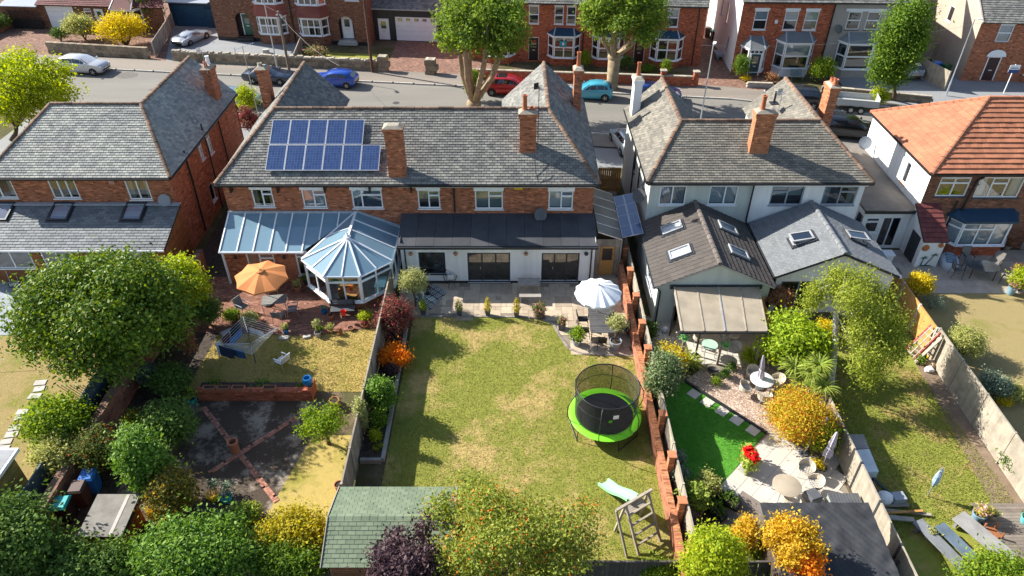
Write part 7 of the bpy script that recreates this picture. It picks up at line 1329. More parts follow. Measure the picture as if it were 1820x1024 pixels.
m = MB(); p = G(1440,893,ZP); m.cbox(p.x, p.y, .2, .55, .55, .35, R(20)); m.cbox(p.x, p.y, .55, .5, .5, .06, R(20)); tag(m.build('pouffe', GREYPL, bev=.05), 'dark grey padded stool beside the pale glass table', 'stool')
t = T('storage_box', 'low grey ribbed storage box by the bleached fence', 'box', (13.3,17.25,ZP)); m = MB(); m.box(-.6,.6,-.75,.75,0,.55); B_(m, 'body', M('box_sage', (.38,.42,.36), .6), t)
for i in range(10): m = MB(); m.box(-.62+i*.125, -.62+i*.125+.11, -.78, .78, .555, .60); B_(m, 'lid_slat', GREYPL, t)
box_thing('white_carton', 'small white box on the ribbed storage box', 'box', WHITE, [(13.45,16.75,.605+ZP,.3,.25,.2,0)])
pot('yellow leaved plant in a pot by the closed parasol foot', (1447,836), .2, .28, GREYPL, LF_YEL, .26, .2, 400, .1, 71)
for lb, u, v, rz in (('black trough planter with leafy plants beside the decking', 1291, 896, R(-40)), ('black trough planter nearest the yellow tipped fern', 1268, 914, R(-50))):
    t = T('trough_planter', lb, 'planter', G(u, v), rz); m = MB(); m.box(-.5,.5,-.2,.2,0,.42); B_(m, 'trough', BLACK, t, bev=.01); m = MB(); m.box(-.46,.46,-.16,.16,.421,.425); B_(m, 'soil', COMPOST, t); p0 = Vector(t.location); WD[0] = True; leaves('foliage', t, [(p0+Vector((0,0,.5)), (.45,.35,.14))], 300, .1, LF_MID, 4, 7, .07, .3); WD[0] = False
# ------------------------------------------------------------------ builders garden on the right
BT_ = T('painted_rack', 'wooden rack with red painted rails leaning against the fence end', 'rack', (20.3,26.9,0)); q0 = Vector((20.3,26.9,0))
A0, A1 = [(Vector((19.95,27.15,.06))-q0, WX(1655,578,20.72)-q0), (Vector((20.2,26.55,.06))-q0, WX(1672,592,20.72)-q0)]
for a, b in (A0, A1): m = MB(); m.beam(a, b, .09, .07); B_(m, 'rail', M('rail_red', (.34,.05,.04), .6), BT_)
for i in range(6): f = .06+i*.17; m = MB(); m.beam(A0[0].lerp(A0[1], f), A1[0].lerp(A1[1], f), .07, .04); B_(m, 'cross_bar', WOODP, BT_)
for f in (.12,.5,.88): m = MB(); m.beam(A0[0].lerp(A1[0], f)+Vector((-.02,0,.0)), A0[1].lerp(A1[1], f), .06, .03); B_(m, 'lath', WOODP, BT_)
m = MB(); m.beam(A1[0]+Vector((-.1,-.25,0)), A1[1]+Vector((0,-.2,-.1)), .22, .04); B_(m, 'loose_plank', WOODP, BT_)
for lb, u, v, s, mt in (('split cardboard sack on the rubbish pile', 1655, 652, .5, M('sack_tan', (.5,.36,.22), .9)), ('white torn sack at the front of the rubbish pile', 1650, 660, .38, REND_W), ('grey bag behind the rubbish pile', 1640, 632, .36, GREYPL), ('yellow bag on top of the rubbish pile', 1652, 637, .32, YELP)):
    p = G(u, v); m = MB(); m.ell((p.x, p.y, s*.35), s*.62, s*.5, s*.42, 9, 6); o = m.build('rubble_sack', mt); tag(o, lb, 'sack', 'builders rubbish')
    for vv in o.data.vertices: vv.co += Vector((math.sin(vv.co.z*31+vv.co.x*17), math.cos(vv.co.x*23), math.sin(vv.co.y*29)))*.03*s*2
for lb, pts_, z, mt in (('white plasterboard sheet leaning by the bleached fence', ((1515,800),(1545,798),(1562,838),(1530,840)), .5, M('plasterboard', (.66,.72,.74), .8)), ('grey board stack behind the plasterboard', ((1505,772),(1535,772),(1545,797),(1514,798)), .35, M('board_stack', (.35,.33,.31), .8))):
    q = [G(u, v, z) for u, v in pts_]; m = MB(); m.prism([(p.x, p.y) for p in q], .01, z); tag(m.build('board_stack', mt), lb, 'boards')
for i, (u0, v0, u1, v1, w, mt) in enumerate(((1563,905,1655,915,.12,WOODP),(1560,898,1615,898,.15,WOODP),(1575,912,1640,908,.1,WOODN),(1566,918,1625,924,.2,TEAK),(1552,850,1585,880,.12,ANTH),(1540,845,1572,885,.1,GREYP),(1548,858,1560,872,.18,WOODB))):
    a, b = G(u0, v0, .1+.05*i), G(u1, v1, .12+.05*i); m = MB(); m.beam(a, b, w, .05)
    a2 = a; m.cbox(a.x, a.y, 0, .06, .06, a.z); m.cbox(b.x, b.y, 0, .06, .06, b.z); tag(m.build('loose_plank', mt), ('longest pale plank across the timber pile', 'short wide plank at the back of the timber pile', 'honey coloured plank on the timber pile', 'grey boards at the front of the timber pile', 'dark plank leaning along the bleached fence', 'grey painted board along the bleached fence', 'brown offcut beside the plasterboard sheet')[i], 'plank', 'loose timber')
box_thing('plastic_box', 'grey plastic crate at the end of the timber pile', 'crate', GREYP, [(*G(1592,893)[:2], 0, .5, .4, .45, .1)]); p = G(1568,893); m = MB(); m.ell((p.x, p.y, .3), .35, .3, .28, 10, 6); tag(m.build('rubble_sack', REND_W), 'crumpled white sack beside the timber pile', 'sack', 'builders rubbish')
FD = T('folded_dryer', 'folded rotary clothes dryer standing on the birch lawn', 'clothes dryer', G(1648,882)); m = MB(); m.tube([(0,0,0),(.0,.0,1.75)], .022, 6); B_(m, 'pole', STEEL, FD)
for k in range(4): a = k*1.57+.4; m = MB(); m.tube([(.03*math.cos(a),.03*math.sin(a),.65),(.11*math.cos(a),.11*math.sin(a),1.2),(.05*math.cos(a),.05*math.sin(a),1.8)], .014, 4); B_(m, 'arm', ALU, FD)
m = MB(); m.lathe([(.06,.7),(.13,.95),(.12,1.3),(.06,1.6)], (0,0,0), 8); B_(m, 'line_bundle', M('line_bundle_blue', (.35,.48,.6), .7), FD)
pot('blue glazed pot with pink and yellow flowers on the decking', (1736,922), .26, .36, POTB, leafmat('leaf_mixedflower', (.12,.14,.02), (.3,.3,.04), (.55,.45,.05), (.7,.4,.42), .3), .3, .26, 500, .1, 81, z=.10); pot('grey pot with dry plant behind the blue pot', (1760,920), .2, .3, CEMENT, LF_OLIVE, .2, .1, 200, .09, 82, z=.10); pot('turquoise pot at the right edge of the decking', (1822,928), .24, .32, POTT, LF_MID, .2, .15, 250, .09, 83, z=.10); pot('white pot with dry stems at the end of the grey bench', (1651,955), .2, .3, WHITE, LF_OLIVE, .2, .1, 220, .09, 84)
for lb, u, v, L_, w, mt, rz in (('long grey bench top along the soil strip', 1672, 985, 2.6, .5, M('bench_grey', (.2,.21,.22), .6), R(-68)), ('second grey bench beside the long one', 1705, 985, 2.2, .5, M('bench_navy', (.12,.16,.2), .5), R(-68)), ('grey sun lounger board on the decking', 1742, 965, 2.2, .75, M('lounger_grey', (.3,.29,.275), .8), R(-62))):
    t = T('low_bench', lb, 'bench', G(u, v, .10 if u > 1690 else 0), rz); m = MB(); m.box(-L_/2, L_/2, -w/2, w/2, .36, .42); B_(m, 'seat', mt, t, bev=.01)
    for x in (-L_*.42, L_*.42): m = MB(); m.box(x-.05, x+.05, -w*.4, w*.4, 0, .36); B_(m, 'leg', mt, t)
m = MB(); a, b = G(1712,915,.14), G(1733,948,.14); m.beam(a, b, .18, .06); tag(m.build('loose_plank', WHITE), 'white painted plank on the decking beside the blue pot', 'plank', 'loose timber')
m = MB(); p = G(1763,948,.10); m.cbox(p.x, p.y, .10, .5, .5, .05, .3); [m.cbox(p.x+a*.22, p.y+b*.22, .15, .06, .06, .28, .3) for a in (-1,1) for b in (-1,1)]; tag(m.build('wooden_crate', M('crate_rust', (.35,.13,.05), .8)), 'rust brown wooden crate upturned on the decking', 'crate')
p = G(1720,1005)
# ------------------------------------------------------------------ patio of the orange roofed house
table('oval dark glass table on the buff patio', (27.1,33.7,ZP), R(-10), 1.9, 1.25, .72, M('dark_glass_top', (.06,.065,.07), .15), BLACK, True)
for lb, x, y, rz in (('dark sling chair behind the oval glass table', 26.9, 34.9, 0), ('dark sling chair at the far corner of the oval glass table', 28.3, 34.4, R(-50)), ('dark sling chair at the store end of the oval glass table', 25.7, 33.6, R(80)), ('cream backed chair on the near side of the oval glass table', 28.2, 32.9, R(-130))): chair(lb, (x, y, ZP), rz, M('sling_taupe', (.22,.2,.18), .8), BLACK, 'patio chairs by the bay window', w=.52, hb=1.0)
t = T('covered_dinghy', 'small boat under a pale blue cover beside the store', 'boat', (25.85,34.75,ZP), R(70)); m = MB(); V = []; n = 12; prof = [(1.0,.0),(1.08,.22),(.95,.42),(.55,.5),(.05,.52)]
for sx, z in prof:
    for k in range(n): a = 2*math.pi*k/n; V.append((.8*sx*math.cos(a)*(1+.1*math.cos(a)), .48*sx*math.sin(a), z))
m.add(V, [(i*n+k, i*n+(k+1)%n, (i+1)*n+(k+1)%n, (i+1)*n+k) for i in range(4) for k in range(n)]); B_(m, 'hull', M('hull_pale', (.55,.6,.66), .5), t, smooth='all')
for i in range(5): m = MB(); m.beam((-.45+i*.2,-.28,.5),(-.45+i*.2,.28,.5), .12, .05); B_(m, 'cover_panel', M('cover_blue', (.12,.2,.27), .7, rnd=.3), t)
t = T('pedestal_box', 'white pedestal cabinet by the honey brown fence', 'cabinet', (22.1,34.9,0)); m = MB(); m.box(-.3,.3,-.25,.25,0,.75); B_(m, 'body', WHITE, t, bev=.02); m = MB(); m.box(-.36,.36,-.3,.3,.75,.82); B_(m, 'top', WHITE, t)
pot('tall blue urn with mixed flowers on the buff patio', (1795,522), .24, .5, POTB, leafmat('leaf_pinkmix', (.06,.09,.02), (.16,.2,.04), (.4,.38,.06), (.6,.25,.3), .3), .3, .2, 450, .1, 91); pot('terracotta flowers in a dark pot behind the urn', (1804,488), .22, .3, GREYPL, LF_BRONZE, .3, .22, 400, .1, 92); pot('grey pot with russet grass by the concrete fence', (1788,444), .2, .35, CEMENT, LF_BRONZE, .25, .25, 300, .1, 93)
# ------------------------------------------------------------------ left patio
pot('round grey bowl with pale plant on the grey slab patio', (55,505), .24, .25, CEMENT, LF_GREYG, .22, .14, 260, .09, 95)
t = T('hand_mower', 'hand mower with tubular handle on the grey slab patio', 'mower', G(28,508,ZP), R(30)); m = MB(); m.cbox(0,0,.08,.5,.35,.18); B_(m, 'body', STEEL, t, bev=.05); m = MB(); m.tube([(-.2,.15,.2),(-.2,.6,.9),(.2,.6,.9),(.2,.15,.2)], .015, 5); B_(m, 'handle', ALU, t)
for s in (-1,1): m = MB(); m.tube([(s*.27,0,.1),(s*.31,0,.1)], .1, 10); B_(m, 'wheel', BLACK, t)
for i, (u, v, s) in enumerate(((8,470,.55),(22,478,.45))): p = G(u, v, ZP); m = MB(); m.ell((p.x, p.y, s*.5), s*.9, s*.6, s*.55, 12, 7); tag(m.build('barbecue_cover', GREYPL, smooth='all'), ('dark covered barbecue against the cedar wall', 'dark covered stack beside the covered barbecue')[i], 'cover')
m = MB(); p = G(62,466,ZP); m.lathe([(.12,0),(.2,.1),(.22,.35),(.16,.55),(.1,.6)], p, 12); tag(m.build('urn', CEMENT, smooth=True), 'pale stone urn before the patio doors', 'urn')
m = MB(); a = Vector((-30,26.6,1.9)); m.tube([a, Vector((-22.5,27.0,1.65))], .012, 4); m.tube([a, (a.x, a.y, 0)], .04, 6); m.tube([(-22.5,27.0,1.65),(-22.5,27.0,0)], .03, 5); tag(m.build('washing_line', M('rope_white', (.7,.68,.6), .8)), 'single washing line strung over the left lawn', 'washing line')
for i in range(3): 
    t_ = None
TL = T('trellis', 'timber lattice trellis under the big holly', 'trellis', G(158,712)); 
for i in range(9): m = MB(); x = -.8+i*.2; m.beam((x-.35,.0,.1),(x+.35,.0,1.0), .03, .015); B_(m, 'lath', WOODP, TL); m = MB(); m.beam((x+.35,.02,.1),(x-.35,.02,1.0), .03, .015); B_(m, 'lath', WOODP, TL)
WD[0] = True
# ------------------------------------------------------------------ houses across the street
WD[0] = False
def bayw(par, x, w, z0, z1, d, frame, wall, roofm, zr, seg=3, skirt=False, sash=True, cur=None, glass=None):
    """canted bay: low wall, three window faces, hipped roof with lead rolls"""
    c = min(.55, w*.22); pts = [(x-w/2,0),(x-w/2+c,-d),(x+w/2-c,-d),(x+w/2,0)]
    for i in range(3):
        (xa, ya), (xb, yb) = pts[i], pts[i+1]; L = math.hypot(xb-xa, yb-ya); dx, dy = (xb-xa)/L, (yb-ya)/L; tf = lambda v, xa=xa, ya=ya, dx=dx, dy=dy: (xa+dx*v[0]+dy*v[1], ya+dy*v[0]-dx*v[1], v[2])
        if z0 > .2 and not skirt: m = MB(tf); m.box(0, L, -.12, 0, 0, z0-.02); B_(m, 'bay_wall', wall, par)
        m = MB(tf); m.poly([(0,-.3,z0),(L,-.3,z0),(L,-.3,z1),(0,-.3,z1)]); B_(m, 'room', INTER, par)
        win(par, tf, .02, L-.02, z0, z1, cols=(seg if i == 1 else 1), top='all', fm=frame, out=.08, fw=.1, name='bay_window', tfrac=.5 if sash else .72, cur=cur)
    e = .18; a = [(x-w/2-e,0.05),(x-w/2+c-.05,-d-e),(x+w/2-c+.05,-d-e),(x+w/2+e,0.05)]; ri = [(x-w/2+c+.1,0.05),(x+w/2-c-.1,0.05)]
    m = MB(); m.prism(a, z1+.0, z1+.1); B_(m, 'bay_cornice', frame, par); m = MB(); V = [(p[0], p[1], z1+.105) for p in a]+[(p[0], p[1]-(.0), zr) for p in ri]; m.add(V, [(0,1,4),(1,2,5,4),(2,3,5)]); r = B_(m, 'bay_roof', roofm, par)
    for p, q in ((1,4),(2,5)): m = MB(); m.beam(V[p], V[q], .12, .05); B_(m, 'lead_roll', LEAD if not skirt else roofm, r)
def door(par, x, w, h, mt, z=.15, frame=None, glass=True, y=0, name='front_door'):
    m = MB(); m.box(x-w/2, x+w/2, y-.02, y+.05, z, z+h); d = B_(m, name, mt, par); m = MB(); m.box(x-w/2-.09, x-w/2, y-.04, y+.05, z, z+h+.08); m.box(x+w/2, x+w/2+.09, y-.04, y+.05, z, z+h+.08); m.box(x-w/2, x+w/2, y-.04, y+.05, z+h, z+h+.08); B_(m, 'door_frame', frame or WHITE, d)
    if glass: m = MB(); m.box(x-w*.28, x+w*.28, y-.03, y-.021, z+h*.55, z+h*.9); B_(m, 'pane', GLASSD, d)
    m = MB(); m.box(x-w*.15, x+w*.15, y-.035, y-.021, z+h*.42, z+h*.46); B_(m, 'letter_plate', ALU, d); return d
def front(par, x0, x1, z1, wall, ops, depth=9, side=None, zr=8.6, roofm=None, left=True):
    m = MB(FY(0)); wallp(m, x0, x1, 0, z1, ops); B_(m, 'wall', [wall, INTER], par); m = MB(FXn(x0)); wallp(m, 0, depth, 0, z1); m.poly([(0,0,z1),(depth,0,z1),(depth/2,0,zr)]); B_(m, 'side_wall', [side or wall, INTER], par); m = MB(FXp(x1)); wallp(m, 0, depth, 0, z1); m.poly([(0,0,z1),(depth,0,z1),(depth/2,0,zr)]); B_(m, 'side_wall', [side or wall, INTER], par)
    if roofm: tiles(par, [(x0-.1,-.3,z1),(x1+.1,-.3,z1),(x1+.1,depth/2,zr),(x0-.1,depth/2,zr)], .32, .24, roofm, 90); tiles(par, [(x1+.1,depth+.3,z1),(x0-.1,depth+.3,z1),(x0-.1,depth/2,zr),(x1+.1,depth/2,zr)], .8, .6, roofm); bar(par, 'gutter', BLACK, (x0, x1, -.42, -.3, z1-.1, z1))
ST = R(-6.4)
O2 = T('brick_semi', 'brown brick semi with arched doorways and maroon skirted bays across the street', 'house', (-30.7,75.6,0), ST)
ops = [(2.3,3.9,.45,2.9), (13.2,14.75,.5,2.9), (1.6,2.9,4.4,5.6), (14.2,15.6,4.4,5.6)]
front(O2, 0, 16.3, 6.1, BRICK_D, ops, 9, None, 9, TILE_MR)
for x in (6.2, 10.6):
    bayw(O2, x, 3.1, 1.05, 2.75, .75, WHITE, BRICK_D, TILE_MR, 3.0, 3, cur=('sides', CURT)); bayw(O2, x, 3.1, 4.05, 5.5, .7, WHITE, BRICK_D, TILE_MR, 5.9, 3, True); m = MB(); m.new(); V = [(x-1.85,.0,2.88),(x-1.15,-1.05,2.88),(x+1.15,-1.05,2.88),(x+1.85,0,2.88),(x-1.6,0,3.95),(x-1.0,-.72,3.95),(x+1.0,-.72,3.95),(x+1.6,0,3.95)]; m.add(V, [(0,1,5,4),(1,2,6,5),(2,3,7,6),(4,5,6,7)]); B_(m, 'tile_skirt', TILE_RD, O2)
m = MB(FY(.6)); m.box(2.2,4.0,-.05,0,0,3); B_(m, 'porch_back', BRICK_D, O2); door(O2, 3.3, .95, 2.1, DKGREEN, .5, y=.5); door(O2, 13.95, .95, 2.1, WHITE2, .55, y=.45); bar(O2, 'step', CONC, (13.0,15.0,-.5,.4,.1,.3), (13.1,14.9,-.2,.4,.3,.5)); bar(O2, 'step', BLACK, (2.2,4.0,-.4,.4,.1,.42))
for x0_, x1_ in ((2.3,3.9), (13.2,14.75)):
    xm_ = (x0_+x1_)/2; r_ = (x1_-x0_)/2; m = MB(FY(-.0))
    for i in range(9):
        a0, a1 = math.pi*i/9, math.pi*(i+1)/9; m.new(); m.add([(xm_+(r_+.3)*math.cos(a), .03, 2.1+(r_+.3)*math.sin(a)*1.0) for a in (a0, a1)]+[(xm_+r_*math.cos(a), .03, 2.1+r_*math.sin(a)) for a in (a1, a0)], [(0,1,2,3)])
    for s in (0, math.pi/2): m.new(); cs_ = [(xm_+r_*math.cos(s+math.pi/2*i/6), .015, 2.1+r_*math.sin(s+math.pi/2*i/6)) for i in range(7)]; cx = (xm_+r_ if s == 0 else xm_-r_); m.add(cs_+[(cx, .015, 2.92)], [tuple(range(8))])
    B_(m, 'arch', BRICK_D, O2)
for o in ops[2:]: win(O2, FY(0), *o, cols=2, sill=True)
pipe(O2, [(8.4,-.08,6),(8.4,-.08,.2)], .06); bar(O2, 'plinth', BLACK, (0,2.2,-.04,.01,0,.35), (4.0,4.5,-.04,.01,0,.35), (12.2,13.0,-.04,.01,0,.35), (15.0,16.3,-.04,.01,0,.35))
O3 = T('garage', 'black faced garage with wide white door across the street', 'garage', (-14.3,75.6,0), ST); m = MB(FY(0)); wallp(m, 0, 7.2, 0, 3.3, [(2.3,6.6,.05,2.45)]); B_(m, 'wall', [ANTH, INTER], O3)
for i in range(5): m = MB(); m.box(2.3,6.6,.05,.1,.05+i*.48,.05+(i+1)*.48-.015); B_(m, 'door_panel', WHITE2, O3)
for i in range(5): m = MB(); m.box(2.6+i*.85,3.05+i*.85,.03,.049,2.05,2.3); B_(m, 'pane', GLASSD, O3)
door(O3, 1.05, .95, 2.05, WHITE2, .1); tiles(O3, [(-.2,-.3,3.3),(7.4,-.3,3.3),(7.4,4.5,6.0),(-.2,4.5,6.0)], .32, .26, SLATE_B, 60); bar(O3, 'gutter', CONC, (-.2,7.4,-.4,-.3,3.2,3.3))
O1 = T('bungalow', 'bungalow with dark red tiled roof and white garage door', 'bungalow', (-58,80.2,0), R(-5)); ops = [(7.9,11.0,.05,2.35), (12.2,13.0,1.2,2.2), (13.4,14.3,.1,2.2)]; m = MB(FY(0)); wallp(m, -4, 21, 0, 2.6, ops); B_(m, 'wall', [BRICK_D, INTER], O1); tiles(O1, [(7.2,-.5,2.6),(21.5,-.5,2.6),(19,5,6.2),(9,5,6.2)], .3, .24, TILE_MR, 120, name='roof_tile')
for i in range(4): m = MB(); m.box(7.9,11.0,.05,.1,.05+i*.575,.05+(i+1)*.575-.012); B_(m, 'door_panel', WHITE2, O1)
bayw(O1, 17.0, 3.4, .9, 2.4, .9, WHITE, BRICK_D, TILE_MR, 3.3, 4); win(O1, FY(0), *ops[1], cols=1, top='all'); door(O1, 13.85, .8, 2.0, WHITE2, .12)
m = MB(); m.extr([(3.2,-.8,2.4),(7.5,-.8,2.4),(7.5,3,3.0),(3.2,3,3.0)], (0,0,.08)); B_(m, 'canopy_roof', GREYP, O1); IRON = M('wrought_iron', (.02,.018,.018), .5)
for i in range(2):
    for k in range(13): m = MB(); x = 3.9+i*1.75+k*.13; m.box(x-.014,x+.014,-.52,-.48,.05,2.0); B_(m, 'gate_bar', IRON, O1)
    m = MB(); m.box(3.85+i*1.75,5.55+i*1.75,-.49,-.46,.1,1.0); B_(m, 'gate_panel', IRON, O1)
m = MB(); m.box(-4,3.2,-4,0,0,1.2); B_(m, 'garden_wall', BRICK, O1)
OG = T('navy_garage', 'navy painted garage at the end of the concrete forecourt', 'garage', (-37.2,80.4,0), ST); m = MB(); m.box(0,5.4,0,5,0,2.5); B_(m, 'wall', NAVY, OG)
for i in range(6): m = MB(); m.box(.6,4.0,-.04,-.004,.05+i*.36,.05+(i+1)*.36-.01); B_(m, 'door_panel', M('navy_light', (.02,.075,.14), .5), OG)
m = MB(); m.box(-.2,4.6,-.3,5,2.51,2.6); B_(m, 'roof', GREYP, OG); m = MB(); m.box(4.1,5.9,-.3,-.25,0,2.0); B_(m, 'side_gate', NAVY, OG)
O4 = T('brick_terrace', 'red brick terrace with white sash bays behind the plane trees', 'house', (-4.6,69.6,0), R(-4.5)); ub = [(2.4,3.3),(6.2,7.15),(8.6,9.45),(9.75,10.6),(12.5,13.3),(15.1,16.0),(19.0,20.1)]; ops = [(a, b, 3.65, 5.3) for a, b in ub]+[(6.2,7.2,.15,2.4), (16.3,17.3,.15,2.4)]; front(O4, 0, 22.6, 5.6, BRICK_R, ops, 9, None, 9, SLATE_B)
for a, b in ub: win(O4, FY(0), a, b, 3.65, 5.3, cols=1, top='all', lint=.16, tfrac=.5, cur=('half', BLIND) if a > 12 else None)
for x in (3.4, 9.6, 13.8, 19.3): bayw(O4, x, 3.0, .75, 2.75, .8, WHITE, BRICK_R, NAVY, 3.35, 2)
door(O4, 6.7, .9, 2.1, BLACK, .2, y=.12); door(O4, 16.8, .9, 2.1, MAROOND, .2, y=.12); pipe(O4, [(11.4,-.08,5.5),(11.4,-.08,.2)], .05); pipe(O4, [(21.9,-.08,5.5),(21.9,-.08,.2)], .05)
PN = MB(FY(-.955)); PN.box(9.2,9.85,0,.01,1.85,2.4); B_(PN, 'window_poster', M('poster_teal', (.03,.30,.38), .6), O4); PN = MB(FY(-.968)); PN.box(9.45,9.62,0,.004,2.0,2.25); B_(PN, 'poster_mark', WHITE, O4)
O5 = T('victorian_pair', 'pair of houses with slate roofed bays, red brick half and beige rendered half', 'house', (20.6,66.2,0), R(-2)); ops = [(1.2,2.4,4.0,5.7),(3.9,5.1,4.0,5.7),(5.7,6.9,4.0,5.7)]; m = MB(FY(0)); wallp(m, 0, 8.1, 0, 6.5, ops); B_(m, 'wall', [BRICK_R, INTER], O5); op2 = [(9.5,10.7,4.1,5.7),(11.2,12.4,4.1,5.7)]; m = MB(FY(0)); wallp(m, 8.1, 15.8, 0, 6.5, op2); B_(m, 'wall', [REND_B, INTER], O5)
for o in ops+op2: win(O5, FY(0), *o, cols=1, top='all', lint=.22 if o[0] < 8 else 0, tfrac=.5, cur=('half', BLIND) if o[0] < 8 else None, sill=True if o[0] < 8 else BLACK)
bar(O5, 'lintel', WHITE, (9.2,12.7,-.05,.02,5.72,5.95)); lo = [(4.5,5.3,3.0,5.0),(2.6,3.3,1.2,2.4),(7.0,7.6,3.2,4.6)]; m = MB(FXn(0)); wallp(m, 0, 13, 0, 6.5, lo); m.poly([(0,0,6.5),(9,0,6.5),(4.5,0,9.6)]); B_(m, 'side_wall', [REND_W, INTER], O5); [win(O5, FXn(0), *o, cols=1, fm=GREYP) for o in lo]
m = MB(FXp(15.8)); wallp(m, 0, 12, 0, 6.5); B_(m, 'side_wall', [REND_B, INTER], O5); tiles(O5, [(-.1,-.3,6.5),(15.9,-.3,6.5),(15.9,4.5,9.6),(-.1,4.5,9.6)], .32, .24, SLATE_B, 100); bar(O5, 'gutter', BLACK, (0,15.8,-.42,-.3,6.4,6.5)); pipe(O5, [(8.1,-.08,6.3),(8.1,-.08,.2)], .06)
bayw(O5, 5.4, 3.4, .8, 3.1, .95, WHITE, WHITE, SLATE_N, 3.9, 1, cur=('half', BLIND)); bayw(O5, 11.0, 3.4, .8, 3.1, .95, WHITE, REND_B, SLATE_N, 3.9, 1)
bayw(O5, 1.75, 2.3, .5, 2.55, 1.0, WHITE, BRICK_R, SLATE_N, 3.5, 3); door(O5, 1.75, .85, 2.0, TEAL, .15, y=-1.1); bar(O5, 'alarm_box', WHITE, (3.1,3.35,-.1,0,4.6,4.9)); dish(O5, (8.9,-.25,4.2), (.3,-1,.4), .35)
O7 = T('corner_house', 'brick fronted house with tall tan rendered gable wall at the right edge', 'house', (41.2,64.2,0), R(-4)); ops = [(1.7,2.9,3.6,5.1)]; m = MB(FY(0)); wallp(m, 0, 14, 0, 5.3, ops); B_(m, 'wall', [BRICK, INTER], O7); win(O7, FY(0), *ops[0], cols=1, top='all', lint=.12, tfrac=.5, cur=('blind', BLIND), sill=CEMENT)
lo = [(5.3,6.3,3.6,5.0),(9.3,10.0,2.4,4.0)]; m = MB(FXn(0)); wallp(m, 0, 16, 0, 5.3, lo); m.poly([(0,0,5.3),(9,0,5.3),(4.5,0,8.6)]); B_(m, 'side_wall', [REND_T, INTER], O7); [win(O7, FXn(0), *o, cols=1) for o in lo]; tiles(O7, [(-.1,-.3,5.3),(14,-.3,5.3),(14,4.5,8.6),(-.1,4.5,8.6)], .32, .24, SLATE_B, 120); m = MB(); m.beam((-.08,-.3,5.28),(-.08,4.5,8.58), .14, .2); B_(m, 'barge_board', M('barge_cream', (.62,.5,.38), .8), O7)
m = MB(); m.box(-5.5,0,10,18,0,6.5); B_(m, 'rear_wing', REND_T, O7); door(O7, 2.3, 1.0, 2.1, MAROOND, .1, glass=False); m = MB(FY(-.01))
for i in range(8): a0, a1 = math.pi*i/8, math.pi*(i+1)/8; m.new(); m.add([(2.3+q*math.cos(a), .12, 2.3+.75*q*math.sin(a)) for q, a in ((.85,a0),(.85,a1),(.0,a1))], [(0,1,2)])
B_(m, 'door_hood', WHITE, O7); bayw(O7, 7.0, 3.2, .7, 2.7, .9, WHITE, BRICK, NAVY, 3.3, 1)
WD[0] = True
# ------------------------------------------------------------------ front walls
def stone_wall(name, label, p, q, h, mat, cope, jag=True, th=.35, cs_=.28):
    p, q = Vector((*p, 0)), Vector((*q, 0)); t = T(name, label, 'wall', p); d = q-p; L = d.length; d.normalize(); an = math.atan2(d.y, d.x); g = random.Random(int(L*7)); n = int(L/.6)
    for r in range(3):
        for i in range(n):
            c = p+d*(i+.5+(.25 if r % 2 else -.1))*L/n; z = r*h/3; m = MB(); m.cbox(c.x, c.y, z, L/n-.02, th+g.uniform(-.03,.03), h/3-.015, an); B_(m, 'stone', mat, t)
    m = MB(); c = p.lerp(q, .5); m.cbox(c.x, c.y, 0, L, th-.05, h-.02, an); B_(m, 'core', mat, t); k = int(L/cs_)
    for i in range(k): c = p+d*(i+.5)*L/k; m = MB(); m.cbox(c.x, c.y, h-.01, L/k-.015, th+.02, (.1+g.random()*.14) if jag else .09, an+g.uniform(-.06,.06)*jag); B_(m, 'coping_stone', cope, t)
    return t
stone_wall('stone_wall', 'long stone front wall below the rounded yellow bushes', (-46.3,71.6), (-35.6,69.9), 1.05, STONEW, STONEW, False); stone_wall('stone_wall', 'stone front wall with jagged coping before the brown brick semi', (-32.9,69.2), (-12.6,66.5), .95, STONEW, COPE)
stone_wall('stone_pier', 'square stone gate pier at the end of the jagged wall', (-12.5,66.5), (-11.7,66.4), 1.45, STONEW, COPE, False, .7); stone_wall('stone_pier', 'square stone gate pier on the tree side of the block drive', (-8.0,65.7), (-7.1,65.6), 1.45, STONEW, COPE, False, .7)
stone_wall('front_wall', 'brick front wall with stone coping before the red terrace', (-3.6,64.4), (16.2,62.6), .95, BRICK_R, COPE, False, .3, .6); stone_wall('front_wall', 'low stone wall before the beige rendered house', (27.4,61.2), (36.0,58.9), .6, STONEW, COPE, False, .3, .5); stone_wall('front_wall', 'small low wall below the teal front door', (21.2,62.6), (23.4,62.4), .4, CONC, COPE, False, .3, .5)
for x, y, lb in ((13.6,63.0,'brick gate pier with pale cap before the terrace'), (16.5,62.7,'brick gate pier at the mouth of the brick alley')): t = T('gate_pier', lb, 'pier', (x,y,0)); m = MB(); m.box(x-.22,x+.22,y-.22,y+.22,0,1.35); B_(m, 'shaft', BRICK_R, t); m = MB(); m.box(x-.28,x+.28,y-.28,y+.28,1.351,1.45); B_(m, 'cap', COPE, t)
panel_fence('panel_fence', 'concrete posted fence beside the navy garage', ((-35.2,70.3),(-36.9,79.8)), 1.5, WOODG, post=CONC, face=1); panel_fence('panel_fence', 'pale fence along the silver hatchback drive', ((38.6,61.8),(36.9,68.5)), 1.7, WOODP, face=-1); panel_fence('panel_fence', 'dark boarded fence behind the bins of the tan house', ((36.9,68.5),(41,69)), 1.8, WOODG)
panel_fence('panel_fence', 'arched fence panel between the two brown brick front gardens', ((-21.2,72.5),(-20.7,67.6)), 1.3, WOODG, post=CONC, face=1)
